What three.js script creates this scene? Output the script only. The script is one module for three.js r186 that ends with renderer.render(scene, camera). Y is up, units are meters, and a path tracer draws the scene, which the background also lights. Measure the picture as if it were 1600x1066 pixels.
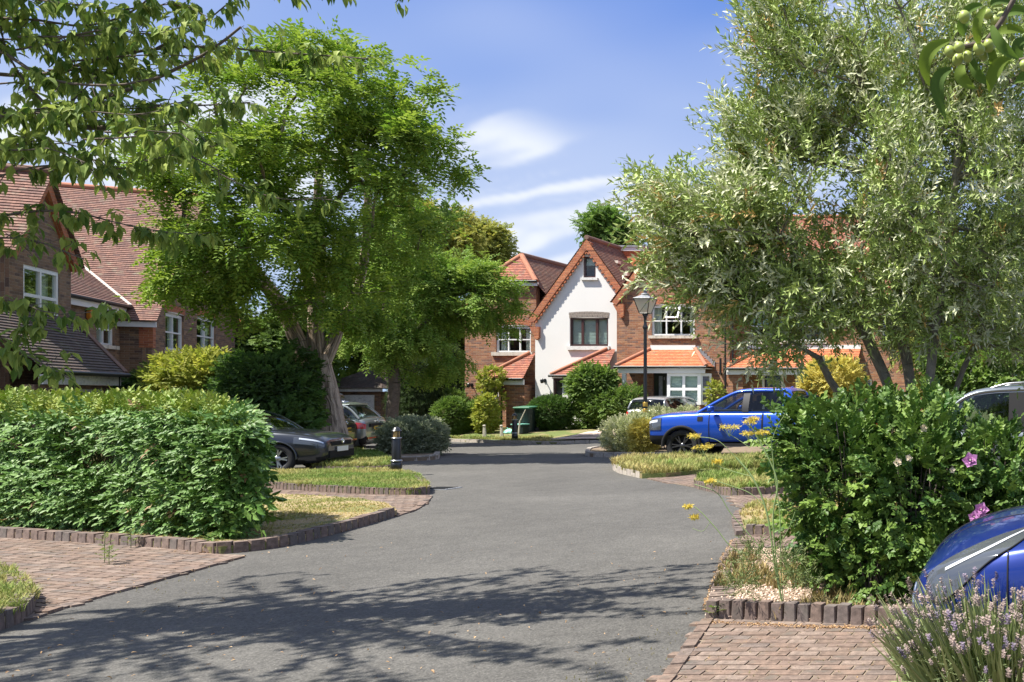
import * as THREE from 'three';
import { mergeGeometries, mergeVertices, toCreasedNormals } from 'three/addons/utils/BufferGeometryUtils.js';
import { RoundedBoxGeometry } from 'three/addons/geometries/RoundedBoxGeometry.js';
import { Brush, Evaluator, SUBTRACTION } from 'three-bvh-csg';

// ---------------------------------------------------------------- camera, sky, sun, exposure
const scene = new THREE.Scene();
const EYE = 1.74, F = 1400, CX = 1680, CY = 616;            // eye height; focal length and centre of the shifted lens, in photo pixels
const camera = new THREE.PerspectiveCamera(2 * Math.atan(CY / F) * 180 / Math.PI, 2 * CX / (2 * CY), 0.1, 2000);
camera.setViewOffset(2 * CX, 2 * CY, 0, 0, 1600, 1066);
camera.position.set(0, EYE, 0);
camera.lookAt(0, EYE, -10);
camera.updateProjectionMatrix();

const V = (x, y, z) => new THREE.Vector3(x, y, z);
const lerp = (a, b, t) => a + (b - a) * t;
const clamp = (x, a = 0, b = 1) => Math.min(b, Math.max(a, x));
const smooth = (a, b, x) => { const t = clamp((x - a) / (b - a)); return t * t * (3 - 2 * t); };
function rng(seed) { let a = seed >>> 0; return () => { a = (a + 0x6D2B79F5) | 0; let t = Math.imul(a ^ (a >>> 15), 1 | a); t = (t + Math.imul(t ^ (t >>> 7), 61 | t)) ^ t; return ((t ^ (t >>> 14)) >>> 0) / 4294967296; }; }
const hash2 = (x, y, s = 0) => { let h = Math.imul(x | 0, 374761393) + Math.imul(y | 0, 668265263) + Math.imul(s | 0, 2147483647 ^ 0x5bd1e995); h = Math.imul(h ^ (h >>> 13), 1274126177); h ^= h >>> 16; return (h >>> 0) / 4294967296; };
function vnoise(x, y, per = 0, s = 0) {                      // value noise, repeating every `per` cells when per > 0
  const xi = Math.floor(x), yi = Math.floor(y), fx = x - xi, fy = y - yi;
  const w = n => per ? ((n % per) + per) % per : n;
  const u = fx * fx * (3 - 2 * fx), v = fy * fy * (3 - 2 * fy);
  const a = hash2(w(xi), w(yi), s), b = hash2(w(xi + 1), w(yi), s), c = hash2(w(xi), w(yi + 1), s), d = hash2(w(xi + 1), w(yi + 1), s);
  return lerp(lerp(a, b, u), lerp(c, d, u), v);
}
function fbm(x, y, oct, per = 0, s = 0) { let a = 0.5, t = 0, n = 0; for (let i = 0; i < oct; i++) { t += a * vnoise(x, y, per, s + i); n += a; x *= 2; y *= 2; per *= 2; a *= 0.5; } return t / n; }

const SUN = V(-0.48, 1, 0.32).normalize();
{
  const W = 2048, H = 1024, data = new Float32Array(W * H * 4);
  for (let j = 0; j < H; j++) {
    const el = ((j + 0.5) / H - 0.5) * Math.PI, sy = Math.sin(el), cy = Math.cos(el);
    for (let i = 0; i < W; i++) {
      const az = ((i + 0.5) / W - 0.5) * 2 * Math.PI, dx = Math.cos(az) * cy, dz = Math.sin(az) * cy;
      const e = Math.max(0, sy), t = Math.pow(clamp(e / 0.40), 0.8);
      let r = lerp(0.24, 0.034, t), g = lerp(0.32, 0.11, t), b = lerp(0.45, 0.36, t);
      if (sy > 0.01) {
        const k = 1 / (sy + 0.12), px = dx * k, pz = dz * k;   // a high thin layer of cirrus
        const a = 0.35, qx = px * Math.cos(a) + pz * Math.sin(a), qz = -px * Math.sin(a) + pz * Math.cos(a);
        const wx = fbm(qx * 1.1 + 3, qz * 1.1 + 7, 4, 0, 11) - 0.5, wz = fbm(qx * 1.1 + 13, qz * 1.1 + 1, 4, 0, 17) - 0.5;
        const streak = fbm(qx * 1.6 + wx * 2.6 + 5, qz * 9.5 + wz * 5.5, 6, 0, 23);
        const patch = fbm(qx * 1.25 + 31, qz * 1.25 + 9, 4, 0, 29);
        const veil = fbm(qx * 0.6 + 2, qz * 0.9 + 5, 4, 0, 37);
        let c = smooth(0.38, 0.7, streak) * smooth(0.3, 0.6, patch) * 0.6 + smooth(0.25, 0.7, veil) * 0.4;
        c = clamp(c * smooth(0.0, 0.12, sy));
        r = lerp(r, 0.42, c); g = lerp(g, 0.445, c); b = lerp(b, 0.49, c);
      }
      const o = (j * W + i) * 4; data[o] = r; data[o + 1] = g; data[o + 2] = b; data[o + 3] = 1;
    }
  }
  const sky = new THREE.DataTexture(data, W, H, THREE.RGBAFormat, THREE.FloatType);
  sky.mapping = THREE.EquirectangularReflectionMapping; sky.magFilter = THREE.LinearFilter; sky.needsUpdate = true;
  scene.background = sky; scene.environment = sky;
}
const sun = new THREE.DirectionalLight(new THREE.Color().setRGB(1, 0.95, 0.86), 5);
sun.position.copy(SUN).multiplyScalar(80).add(V(-16, 0, -20)); sun.target.position.set(-16, 0, -20);
sun.castShadow = true; sun.shadow.mapSize.set(4096, 4096); sun.shadow.bias = -0.0005;
Object.assign(sun.shadow.camera, { left: -45, right: 45, top: 45, bottom: -45, near: 1, far: 200 });
scene.add(sun, sun.target);

const renderer = new THREE.WebGLRenderer({ antialias: true });
renderer.setSize(1024, 682);
renderer.toneMapping = THREE.LinearToneMapping;
renderer.toneMappingExposure = 2.15;
renderer.shadowMap.enabled = true;

// ---------------------------------------------------------------- layout: where a point of the photograph lies
const G = (px, py, h = 0) => { const z = F * (EYE - h) / (py - CY); return V((px - CX) * z / F, h, -z); };          // on the ground
const A = (px, py, z) => V((px - CX) * z / F, EYE - (py - CY) * z / F, -z);                                           // at a depth
function onPlane(px, py, p, n) { const d = V((px - CX) / F, (CY - py) / F, -1), o = V(0, EYE, 0); return o.clone().addScaledVector(d, p.clone().sub(o).dot(n) / d.dot(n)); }

// ---------------------------------------------------------------- names and labels
const used = {};
function numbered(name) { const n = used[name] = (used[name] ?? -1) + 1; return n ? `${name}_${String(n).padStart(3, '0')}` : name; }
function shadows(o) { o.castShadow = o.receiveShadow = true; return o; }
function tag(o, label, category, group, kind) { if (label) o.userData.label = label; if (category) o.userData.category = category; if (group) o.userData.group = group; if (kind) o.userData.kind = kind; return o; }
function thing(name, label, category, pos, turn = 0, group) { const o = new THREE.Group(); o.name = numbered(name); if (pos) o.position.copy(pos); o.rotation.y = turn; scene.add(o); return tag(o, label, category, group); }
function part(name, geo, mat, parent, label) { if (mat.map && geo.type === 'BoxGeometry') geo = uvBox(geo); const m = shadows(new THREE.Mesh(geo, mat)); m.name = name; parent.add(m); if (label) m.userData.label = label; return m; }
function struct(name, geo, mat, label, kind = 'structure', category) { const m = shadows(new THREE.Mesh(geo, mat)); m.name = numbered(name); scene.add(m); return tag(m, label, category, null, kind); }
function merge(list) { const g = mergeGeometries(list.map(x => { x = x.index ? x.toNonIndexed() : x; for (const k of Object.keys(x.attributes)) if (!['position', 'normal', 'uv'].includes(k)) x.deleteAttribute(k); return x; })); return g; }
function box(w, h, d, x = 0, y = 0, z = 0) { return new THREE.BoxGeometry(w, h, d).translate(x, y, z); }
function box6(x0, x1, y0, y1, z0, z1) { return new THREE.BoxGeometry(x1 - x0, y1 - y0, z1 - z0).translate((x0 + x1) / 2, (y0 + y1) / 2, (z0 + z1) / 2); }
function uvBox(g, k = 1) {                                     // uv in metres from the face's direction
  g = g.index ? g.toNonIndexed() : g; g.computeVertexNormals();
  const p = g.attributes.position, n = g.attributes.normal, uv = new Float32Array(p.count * 2);
  for (let i = 0; i < p.count; i++) { const ax = Math.abs(n.getX(i)), ay = Math.abs(n.getY(i)), az = Math.abs(n.getZ(i)); const q = ay >= ax && ay >= az ? [p.getX(i), p.getZ(i)] : ax > az ? [p.getZ(i), p.getY(i)] : [p.getX(i), p.getY(i)]; uv[2 * i] = q[0] * k; uv[2 * i + 1] = q[1] * k; }
  g.setAttribute('uv', new THREE.BufferAttribute(uv, 2)); return g;
}
function bar(a, b, r0, r1 = r0, seg = 6) {                     // a tapered round bar between two points
  const d = b.clone().sub(a), l = d.length(); const g = new THREE.CylinderGeometry(r1, r0, l, seg, 1); g.translate(0, l / 2, 0);
  g.applyQuaternion(new THREE.Quaternion().setFromUnitVectors(V(0, 1, 0), d.normalize())); return g.translate(a.x, a.y, a.z);
}
function beam(a, b, w, h, up = V(0, 1, 0)) {                   // a square bar between two points
  const d = b.clone().sub(a), l = d.length(); d.normalize(); const s = V().crossVectors(up, d).normalize(), u = V().crossVectors(d, s);
  return new THREE.BoxGeometry(w, h, l).translate(0, 0, l / 2).applyMatrix4(new THREE.Matrix4().makeBasis(s, u, d).setPosition(a));
}
function tube(pts, r, seg = 12, rs = 6) { return new THREE.TubeGeometry(new THREE.CatmullRomCurve3(pts), seg, r, rs); }
function lathe(pts, seg = 20) { return new THREE.LatheGeometry(pts.map(p => new THREE.Vector2(p[0], p[1])), seg); }

// ---------------------------------------------------------------- textures
const toS = v => 255 * clamp(v <= 0.0031308 ? v * 12.92 : 1.055 * Math.pow(v, 1 / 2.4) - 0.055);
function texture(w, h, metres, fn, srgb = true) {              // fn(u, v) -> linear colour [r, g, b] or a number
  const d = new Uint8Array(w * h * 4);
  for (let j = 0; j < h; j++) for (let i = 0; i < w; i++) { const c = fn((i + 0.5) / w, (j + 0.5) / h), o = (j * w + i) * 4; if (typeof c === 'number') { d[o] = d[o + 1] = d[o + 2] = 255 * clamp(c); } else for (let k = 0; k < 3; k++) d[o + k] = srgb ? toS(c[k]) : 255 * clamp(c[k]); d[o + 3] = 255; }
  const t = new THREE.DataTexture(d, w, h, THREE.RGBAFormat); t.wrapS = t.wrapT = THREE.RepeatWrapping; t.magFilter = THREE.LinearFilter; t.minFilter = THREE.LinearMipmapLinearFilter; t.generateMipmaps = true;
  if (srgb) t.colorSpace = THREE.SRGBColorSpace;
  const m = Array.isArray(metres) ? metres : [metres, metres]; t.repeat.set(1 / m[0], 1 / m[1]); t.needsUpdate = true; return t;
}
const mul = (c, k) => [c[0] * k, c[1] * k, c[2] * k];
const mixc = (a, b, t) => [lerp(a[0], b[0], t), lerp(a[1], b[1], t), lerp(a[2], b[2], t)];
const rgb = (r, g, b) => new THREE.Color().setRGB(r, g, b);
function std(o) { const { color, ...r } = o; const m = new THREE.MeshStandardMaterial({ roughness: 0.9, metalness: 0, ...r }); if (color) m.color.setRGB(...color); return m; }
function phys(o) { const { color, ...r } = o; const m = new THREE.MeshPhysicalMaterial({ roughness: 0.5, metalness: 0, ...r }); if (color) m.color.setRGB(...color); return m; }

function brickTexture(pal, mortar, seed) {                     // 8 bricks by 24 courses, stretcher bond, 1.8 m square
  const n = 24, per = 8; const height = [], W = 1024;
  const cell = (u, v) => { const y = v * n, row = Math.floor(y) % n, fy = y - Math.floor(y); let x = u * per + (row % 2 ? 0.5 : 0); const col = Math.floor(x) % per, fx = x - Math.floor(x); return [col, row, fx, fy]; };
  const map = texture(W, W, 1.8, (u, v) => { const [c, r, fx, fy] = cell(u, v); const e = fbm(u * 64, v * 64, 3, 64, seed), g = fbm(u * 180, v * 180, 2, 180, seed + 5);
    const m = Math.min(fx, 1 - fx) * 0.225, m2 = Math.min(fy, 1 - fy) * 0.075, edge = Math.min(m, m2) - 0.0035 - (e - 0.5) * 0.003;
    if (edge < 0) return mul(mortar, 0.75 + 0.5 * e);
    const a = hash2(c, r, seed), b = hash2(c, r, seed + 3); let k = mixc(pal[Math.floor(a * pal.length)], pal[Math.floor(b * pal.length)], 0.35 * e); return mul(k, (0.7 + 0.35 * b) * (0.7 + 0.6 * g)); });
  const bump = texture(512, 512, 1.8, (u, v) => { const [c, r, fx, fy] = cell(u, v); const m = Math.min(Math.min(fx, 1 - fx) * 0.225, Math.min(fy, 1 - fy) * 0.075); return smooth(0.002, 0.008, m) * (0.8 + 0.2 * hash2(c, r, 9)) ; }, false);
  return std({ map, bumpMap: bump, bumpScale: 0.008, roughness: 0.93 });
}
function tileTexture(pal, seed) {                              // plain clay tiles: 10 tiles of 165 mm by 16 courses of 100 mm
  return std({ map: texture(660, 640, [1.65, 1.6], (u, v) => { const y = v * 16, row = Math.floor(y), x = u * 10 + (row % 2 ? 0.5 : 0) , c = Math.floor(x) % 10, fx = x - Math.floor(x), e = fbm(u * 40, v * 40, 3, 40, seed), l = fbm(u * 9, v * 9, 3, 9, seed + 8);
    if (Math.min(fx, 1 - fx) < 0.02) return mul(pal[0], 0.25);
    const a = hash2(c, row, seed); let k = mixc(pal[Math.floor(a * pal.length)], pal[Math.floor(hash2(c, row, seed + 2) * pal.length)], 0.4);
    k = mul(k, 0.65 + 0.7 * e); if (l > 0.62) k = mixc(k, [0.24, 0.23, 0.17], (l - 0.62) * 2.2); return k; }), roughness: 0.9 });
}
// ---------------------------------------------------------------- materials
const M = {};
M.asphalt = (() => {
  const map = texture(2048, 2048, 9, (u, v) => { const f = hash2(Math.floor(u * 2048), Math.floor(v * 2048), 1), s = vnoise(u * 900, v * 900, 900, 2), m = fbm(u * 60, v * 60, 3, 60, 3), c = fbm(u * 6, v * 6, 5, 6, 4), w = fbm(u * 14 + 3, v * 3, 4, 0, 6);
    const gr = vnoise(u * 560, v * 560, 560, 12); let k = 0.084 * (0.5 + 0.5 * s + 0.4 * gr) * (0.84 + 0.3 * m) * (0.72 + 0.56 * c); if (f > 0.985) k += 0.14; if (f < 0.05) k *= 0.5; return [k * 1.05, k, k * 0.9]; });
  const bump = texture(1024, 1024, 3, (u, v) => 0.6 * vnoise(u * 300, v * 300, 300, 7) + 0.4 * vnoise(u * 130, v * 130, 130, 8), false);
  return std({ map, bumpMap: bump, bumpScale: 0.006, roughness: 0.95 });
})();
const stone = (base, seed, size = 0.5, amp = 0.5) => texture(256, 256, size, (u, v) => { const a = fbm(u * 12, v * 12, 4, 12, seed), b = vnoise(u * 90, v * 90, 90, seed + 1), s = fbm(u * 5, v * 5, 3, 5, seed + 9); let k = mul(base, 1 - amp / 2 + amp * a); k = mul(k, 0.8 + 0.4 * b); return s > 0.6 ? mixc(k, [0.09, 0.09, 0.075], (s - 0.6) * 2) : k; });
const paverTones = [[0.17, 0.12, 0.094], [0.15, 0.11, 0.088], [0.18, 0.125, 0.095], [0.145, 0.112, 0.094], [0.2, 0.15, 0.12], [0.16, 0.113, 0.086]];
M.pavers = paverTones.map((c, i) => std({ map: stone(c, 20 + i * 7, 0.45, 1.0), roughness: 0.95 }));
M.kerbs = [[0.16, 0.115, 0.095], [0.14, 0.105, 0.09], [0.18, 0.13, 0.105], [0.135, 0.108, 0.096]].map((c, i) => std({ map: stone(c, 60 + i * 7, 0.4, 1.1), roughness: 0.95 }));
M.kerbPale = [[0.38, 0.34, 0.29], [0.35, 0.31, 0.27]].map((c, i) => std({ map: stone(c, 90 + i * 7, 0.5, 0.6), roughness: 0.95 }));
M.slabs = [[0.52, 0.4, 0.33], [0.56, 0.44, 0.36], [0.48, 0.38, 0.32]].map((c, i) => std({ map: stone(c, 110 + i * 7, 0.9, 0.4), roughness: 0.92 }));
M.soil = std({ map: texture(512, 512, 2, (u, v) => { const a = fbm(u * 20, v * 20, 5, 20, 130), s = hash2(Math.floor(u * 512), Math.floor(v * 512), 5); let k = mixc([0.12, 0.085, 0.055], [0.24, 0.18, 0.12], a); return mul(k, 0.7 + 0.6 * s); }) });
M.joint = std({ map: texture(512, 512, 1, (u, v) => { const a = fbm(u * 30, v * 30, 4, 30, 131), s = hash2(Math.floor(u * 512), Math.floor(v * 512), 6); return mul(mixc([0.14, 0.105, 0.075], [0.28, 0.22, 0.16], a), 0.7 + 0.6 * s); }) });
const turf = (dry, green, bias, seed) => std({ map: texture(1024, 1024, 4, (u, v) => { const a = fbm(u * 10, v * 10, 5, 10, seed), b = vnoise(u * 260, v * 260, 260, seed + 7), s = hash2(Math.floor(u * 1024), Math.floor(v * 1024), seed); const t = smooth(bias - 0.14, bias + 0.14, a); return mul(mixc(dry, green, t), (0.55 + 0.6 * b) * (0.75 + 0.5 * s)); }) });
M.turfDry = turf([0.33, 0.25, 0.13], [0.16, 0.17, 0.05], 0.6, 140);
M.turfGreen = turf([0.27, 0.22, 0.1], [0.13, 0.165, 0.04], 0.42, 150);
M.terrain = turf([0.2, 0.17, 0.08], [0.07, 0.1, 0.03], 0.4, 160);
M.brick = brickTexture([[0.36, 0.15, 0.075], [0.30, 0.13, 0.075], [0.42, 0.2, 0.10], [0.25, 0.12, 0.08], [0.36, 0.19, 0.11], [0.17, 0.095, 0.075]], [0.33, 0.27, 0.2], 200);
M.brickBrown = brickTexture([[0.27, 0.155, 0.09], [0.22, 0.125, 0.08], [0.31, 0.19, 0.11], [0.18, 0.11, 0.075], [0.25, 0.16, 0.1], [0.14, 0.09, 0.07]], [0.29, 0.24, 0.18], 230);
M.brickOrange = brickTexture([[0.47, 0.15, 0.065], [0.43, 0.14, 0.065], [0.52, 0.19, 0.085], [0.38, 0.12, 0.065]], [0.4, 0.27, 0.18], 260);
M.brickGrey = brickTexture([[0.34, 0.28, 0.24], [0.28, 0.24, 0.21], [0.38, 0.32, 0.27], [0.24, 0.2, 0.18]], [0.4, 0.36, 0.31], 290);
M.tileRed = tileTexture([[0.34, 0.12, 0.075], [0.28, 0.105, 0.075], [0.38, 0.15, 0.09], [0.24, 0.1, 0.075]], 310);
M.tileRose = tileTexture([[0.225, 0.12, 0.092], [0.19, 0.1, 0.08], [0.255, 0.14, 0.105], [0.16, 0.092, 0.078]], 320);
M.tileOrange = tileTexture([[0.52, 0.17, 0.075], [0.47, 0.15, 0.07], [0.56, 0.2, 0.09]], 330);
M.tileBrown = tileTexture([[0.2, 0.105, 0.075], [0.165, 0.09, 0.07], [0.24, 0.125, 0.085], [0.135, 0.085, 0.07]], 350);
M.tileDark = tileTexture([[0.1, 0.075, 0.065], [0.085, 0.065, 0.06], [0.125, 0.085, 0.07]], 370);
M.ridge = std({ map: stone([0.38, 0.16, 0.095], 390, 0.6, 0.7) });
M.ridgeBrown = std({ map: stone([0.2, 0.12, 0.09], 394, 0.6, 0.7) });
M.render = std({ map: texture(512, 512, 3, (u, v) => { const a = fbm(u * 4, v * 4, 4, 4, 400), b = vnoise(u * 200, v * 200, 200, 401); return mul([0.78, 0.765, 0.735], 0.93 + 0.06 * a + 0.03 * b); }), roughness: 0.92 });
M.white = phys({ color: [0.78, 0.78, 0.77], roughness: 0.4, clearcoat: 0.2, clearcoatRoughness: 0.4 });
M.whiteWood = std({ map: stone([0.7, 0.69, 0.66], 404, 0.7, 0.25), roughness: 0.6 });
M.darkFrame = phys({ color: [0.07, 0.032, 0.03], roughness: 0.35, clearcoat: 0.3 });
M.sill = std({ map: stone([0.55, 0.5, 0.42], 408, 0.6, 0.35) });
M.lead = std({ map: stone([0.24, 0.25, 0.27], 412, 0.6, 0.4), roughness: 0.6 });
M.mortar = std({ map: stone([0.62, 0.57, 0.5], 416, 0.3, 0.5) });
M.glass = phys({ color: [0.9, 0.95, 0.94], roughness: 0.02, transmission: 1, thickness: 0, ior: 1.5 });
M.curtain = std({ color: [0.62, 0.6, 0.55], roughness: 0.95 });
M.blind = std({ color: [0.55, 0.6, 0.56], roughness: 0.8 });
M.room = std({ color: [0.35, 0.32, 0.28], roughness: 0.95 });
M.blackPlastic = phys({ color: [0.012, 0.012, 0.013], roughness: 0.45 });
M.blackPaint = phys({ color: [0.012, 0.013, 0.014], roughness: 0.32, clearcoat: 0.4, clearcoatRoughness: 0.3 });
M.gold = phys({ color: [0.62, 0.4, 0.09], roughness: 0.35, metalness: 0.6 });
M.doorBlack = phys({ color: [0.015, 0.017, 0.02], roughness: 0.3, clearcoat: 0.5 });
M.doorGreen = phys({ color: [0.16, 0.27, 0.24], roughness: 0.45 });
M.amber = phys({ color: [0.85, 0.6, 0.25], roughness: 0.3, transmission: 0.5, thickness: 0 });
M.lampGlass = phys({ color: [0.9, 0.87, 0.72], roughness: 0.55, transmission: 0.6, thickness: 0 });
M.binGreen = phys({ color: [0.01, 0.02, 0.02], roughness: 0.5 });
M.binLid = phys({ color: [0.05, 0.16, 0.09], roughness: 0.5 });
M.teal = phys({ color: [0.25, 0.6, 0.5], roughness: 0.6 });
M.orangeBox = phys({ color: [0.75, 0.28, 0.03], roughness: 0.4 });
M.bark = std({ map: texture(512, 512, [0.9, 1.8], (u, v) => { const w = fbm(u * 4, v * 4, 3, 4, 420), r = fbm(u * 14 + w * 2.5, v * 3, 4, 0, 421), f = vnoise(u * 90, v * 60, 0, 425); return mul(mixc([0.13, 0.095, 0.065], [0.46, 0.36, 0.27], smooth(0.3, 0.65, r)), 0.8 + 0.35 * f); }),
  bumpMap: texture(512, 512, [0.9, 1.8], (u, v) => { const w = fbm(u * 4, v * 4, 3, 4, 420); return smooth(0.3, 0.65, fbm(u * 14 + w * 2.5, v * 3, 4, 0, 421)); }, false), bumpScale: 0.04, roughness: 0.95 });
M.barkDark = std({ map: stone([0.12, 0.095, 0.075], 430, 0.5, 0.9), roughness: 0.95 });
M.barkGrey = std({ map: stone([0.2, 0.175, 0.14], 436, 0.5, 0.9), roughness: 0.95 });
M.postWood = std({ map: stone([0.5, 0.46, 0.38], 440, 0.4, 0.5), roughness: 0.9 });
const leafMat = (c, tr = 0.42, rough = 0.55) => phys({ color: c, roughness: rough, transmission: 0, side: THREE.DoubleSide });
function leaves(c, thru = 0.4) { return phys({ color: c, roughness: 0.85, transmission: thru, thickness: 0, side: THREE.DoubleSide, specularIntensity: 0.4 }); }
// ---------------------------------------------------------------- building kit
function clipBand(poly, v0, v1) {                              // poly: [u, v] points; keep v0 <= v <= v1
  for (const [lim, sgn] of [[v0, 1], [v1, -1]]) { const out = []; for (let i = 0; i < poly.length; i++) { const a = poly[i], b = poly[(i + 1) % poly.length], da = (a[1] - lim) * sgn, db = (b[1] - lim) * sgn; if (da >= 0) out.push(a); if (da * db < 0) { const t = da / (da - db); out.push([lerp(a[0], b[0], t), lerp(a[1], b[1], t)]); } } poly = out; if (poly.length < 3) return []; }
  return poly;
}
function tiled(pts, gauge = 0.1, lift = 0.022) {               // a sloping face laid in overlapping courses; pts: convex outline
  const n = V(0, 0, 0); for (let i = 1; i < pts.length - 1; i++) n.add(V().crossVectors(pts[i].clone().sub(pts[0]), pts[i + 1].clone().sub(pts[0]))); n.normalize(); if (n.y < -1e-6) n.negate();
  let u = V(0, 1, 0).cross(n); if (u.length() < 1e-4) u = V(1, 0, 0); u.normalize(); const v = n.clone().cross(u).normalize(); if (v.y < 0) { v.negate(); u.negate(); }
  const o = pts[0], q = pts.map(p => { const d = p.clone().sub(o); return [d.dot(u), d.dot(v)]; }); const lo = Math.min(...q.map(p => p[1])), hi = Math.max(...q.map(p => p[1])), off = hash2(Math.round(lo * 100), Math.round(hi * 100), 3) * 1.65;
  const pos = [], uv = []; const put = (p, h) => { const w = o.clone().addScaledVector(u, p[0]).addScaledVector(v, p[1]).addScaledVector(n, h); pos.push(w.x, w.y, w.z); uv.push(p[0] + off, p[1] - lo); };
  const N = Math.ceil((hi - lo) / gauge - 1e-6);
  for (let k = 0; k < N; k++) { const v0 = lo + k * gauge, v1 = Math.min(hi, v0 + gauge), c = clipBand(q, v0, v1); if (c.length < 3) continue; const H = p => 0.004 + lift * (1 - (p[1] - v0) / gauge);
    const area = c.reduce((s, p, i) => { const r = c[(i + 1) % c.length]; return s + p[0] * r[1] - r[0] * p[1]; }, 0); if (area < 0) c.reverse();
    for (let i = 1; i < c.length - 1; i++) for (const p of [c[0], c[i], c[i + 1]]) put(p, H(p));
    const low = c.filter(p => Math.abs(p[1] - v0) < 1e-5); if (low.length >= 2) { const a = Math.min(...low.map(p => p[0])), b = Math.max(...low.map(p => p[0])); const P = [a, v0], R = [b, v0]; for (const [p, h] of [[P, -0.01], [R, -0.01], [R, lift + 0.004], [P, -0.01], [R, lift + 0.004], [P, lift + 0.004]]) put(p, h); } }
  const g = new THREE.BufferGeometry(); g.setAttribute('position', new THREE.Float32BufferAttribute(pos, 3)); g.setAttribute('uv', new THREE.Float32BufferAttribute(uv, 2)); g.computeVertexNormals(); return g;
}
function shapeOf(p, holes = []) { const s = new THREE.Shape(p.map(a => new THREE.Vector2(a[0], a[1]))); for (const h of holes) s.holes.push(new THREE.Path(h.map(a => new THREE.Vector2(a[0], a[1])))); return s; }
const rect = (x0, x1, y0, y1) => [[x0, y0], [x1, y0], [x1, y1], [x0, y1]];
function slab(p, holes, depth, z = 0) { return new THREE.ExtrudeGeometry(shapeOf(p, holes), { depth, bevelEnabled: false }).translate(0, 0, z - depth); }   // its front lies at z
function arched(x0, x1, y0, y1, rise, n = 8) { const p = [[x0, y0], [x1, y0], [x1, y1 - rise]]; for (let i = 1; i < n; i++) { const t = i / n; p.push([lerp(x1, x0, t), y1 - rise + 4 * rise * t * (1 - t)]); } p.push([x0, y1 - rise]); return p; }
function win(parent, x0, x1, y0, y1, z, o = {}) {              // a framed window, set back 6 cm in its wall
  const { cols = [1, 1], rows = [1, 1], mat = M.white, fw = 0.07, bw = 0.05, rise = 0, back = 0.06, blind, curtain, name = 'window' } = o;
  const sum = a => a.reduce((s, x) => s + x, 0), W = x1 - x0 - 2 * fw - bw * (cols.length - 1), H = y1 - y0 - 2 * fw - rise - bw * (rows.length - 1), holes = [], cells = [];
  let x = x0 + fw; for (const c of cols) { const w = W * c / sum(cols); let y = y0 + fw; for (const r of rows) { const h = H * r / sum(rows); holes.push(rect(x, x + w, y, y + h)); cells.push([x, x + w, y, y + h]); y += h + bw; } x += w + bw; }
  const f = part(name, slab(rise ? arched(x0, x1, y0, y1, rise) : rect(x0, x1, y0, y1), holes, 0.07, z - back), mat, parent);
  for (const [a, b, c, d] of cells) part('pane', box6(a - 0.005, b + 0.005, c - 0.005, d + 0.005, z - back - 0.042, z - back - 0.036), M.glass, f);
  if (blind) part('blind', pleats(x0 + fw * 0.6, x1 - fw * 0.6, lerp(y1, y0, blind), y1 - fw * 0.5, z - back - 0.13, 0.012, 0.06, true), M.blind, f);
  if (curtain) for (const s of [0, 1]) { const w = (x1 - x0) * curtain; part('curtain', pleats(s ? x1 - fw * 0.5 - w : x0 + fw * 0.5, s ? x1 - fw * 0.5 : x0 + fw * 0.5 + w, y0, y1 - fw * 0.5, z - back - 0.2, 0.03, 0.12), M.curtain, f); }
  return f;
}
function pleats(x0, x1, y0, y1, z, amp, pitch, across = false) {
  const n = Math.max(4, Math.round((across ? y1 - y0 : x1 - x0) / pitch * 4)), g = new THREE.PlaneGeometry(x1 - x0, y1 - y0, across ? 1 : n, across ? n : 1).translate((x0 + x1) / 2, (y0 + y1) / 2, z), p = g.attributes.position;
  for (let i = 0; i < p.count; i++) { const t = (across ? p.getY(i) : p.getX(i)) / pitch * Math.PI * 2; p.setZ(i, z + amp * Math.sin(t)); } g.computeVertexNormals(); return g;
}
function soldierArch(parent, x0, x1, y, h, z, mat, rise = 0.06, pitch = 0.075) {   // bricks stood on end over an opening, each its own piece
  const n = Math.round((x1 - x0) / pitch), w = (x1 - x0) / n, g = [0, 1, 2].map(k => uvBox(box(w - 0.008, h, 0.1).translate(k * 0.41, k * 0.3, 0)).translate(-k * 0.41, -k * 0.3, 0));
  const a = part('brick_arch', box6(x0, x1, y, y + h * 0.6, z - 0.05, z + 0.002), M.mortar, parent);
  for (let i = 0; i < n; i++) { const t = (i + 0.5) / n, b = part('brick', g[i % 3], mat, a); b.position.set(lerp(x0, x1, t), y + h / 2 + 4 * rise * t * (1 - t), z - 0.04); b.rotation.z = (0.5 - t) * 0.35 * rise / 0.06; }
  return a;
}
function gutter(parent, a, b) { const d = b.clone().sub(a), l = d.length(); return part('gutter', new THREE.CylinderGeometry(0.055, 0.055, l, 10).applyQuaternion(new THREE.Quaternion().setFromUnitVectors(V(0, 1, 0), d.clone().normalize())).translate((a.x + b.x) / 2, (a.y + b.y) / 2, (a.z + b.z) / 2), M.blackPlastic, parent); }
function ridgeRun(parent, a, b, mat = M.ridge, r = 0.1) { return part('ridge', bar(a, b, r, r, 10), mat, parent); }
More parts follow.
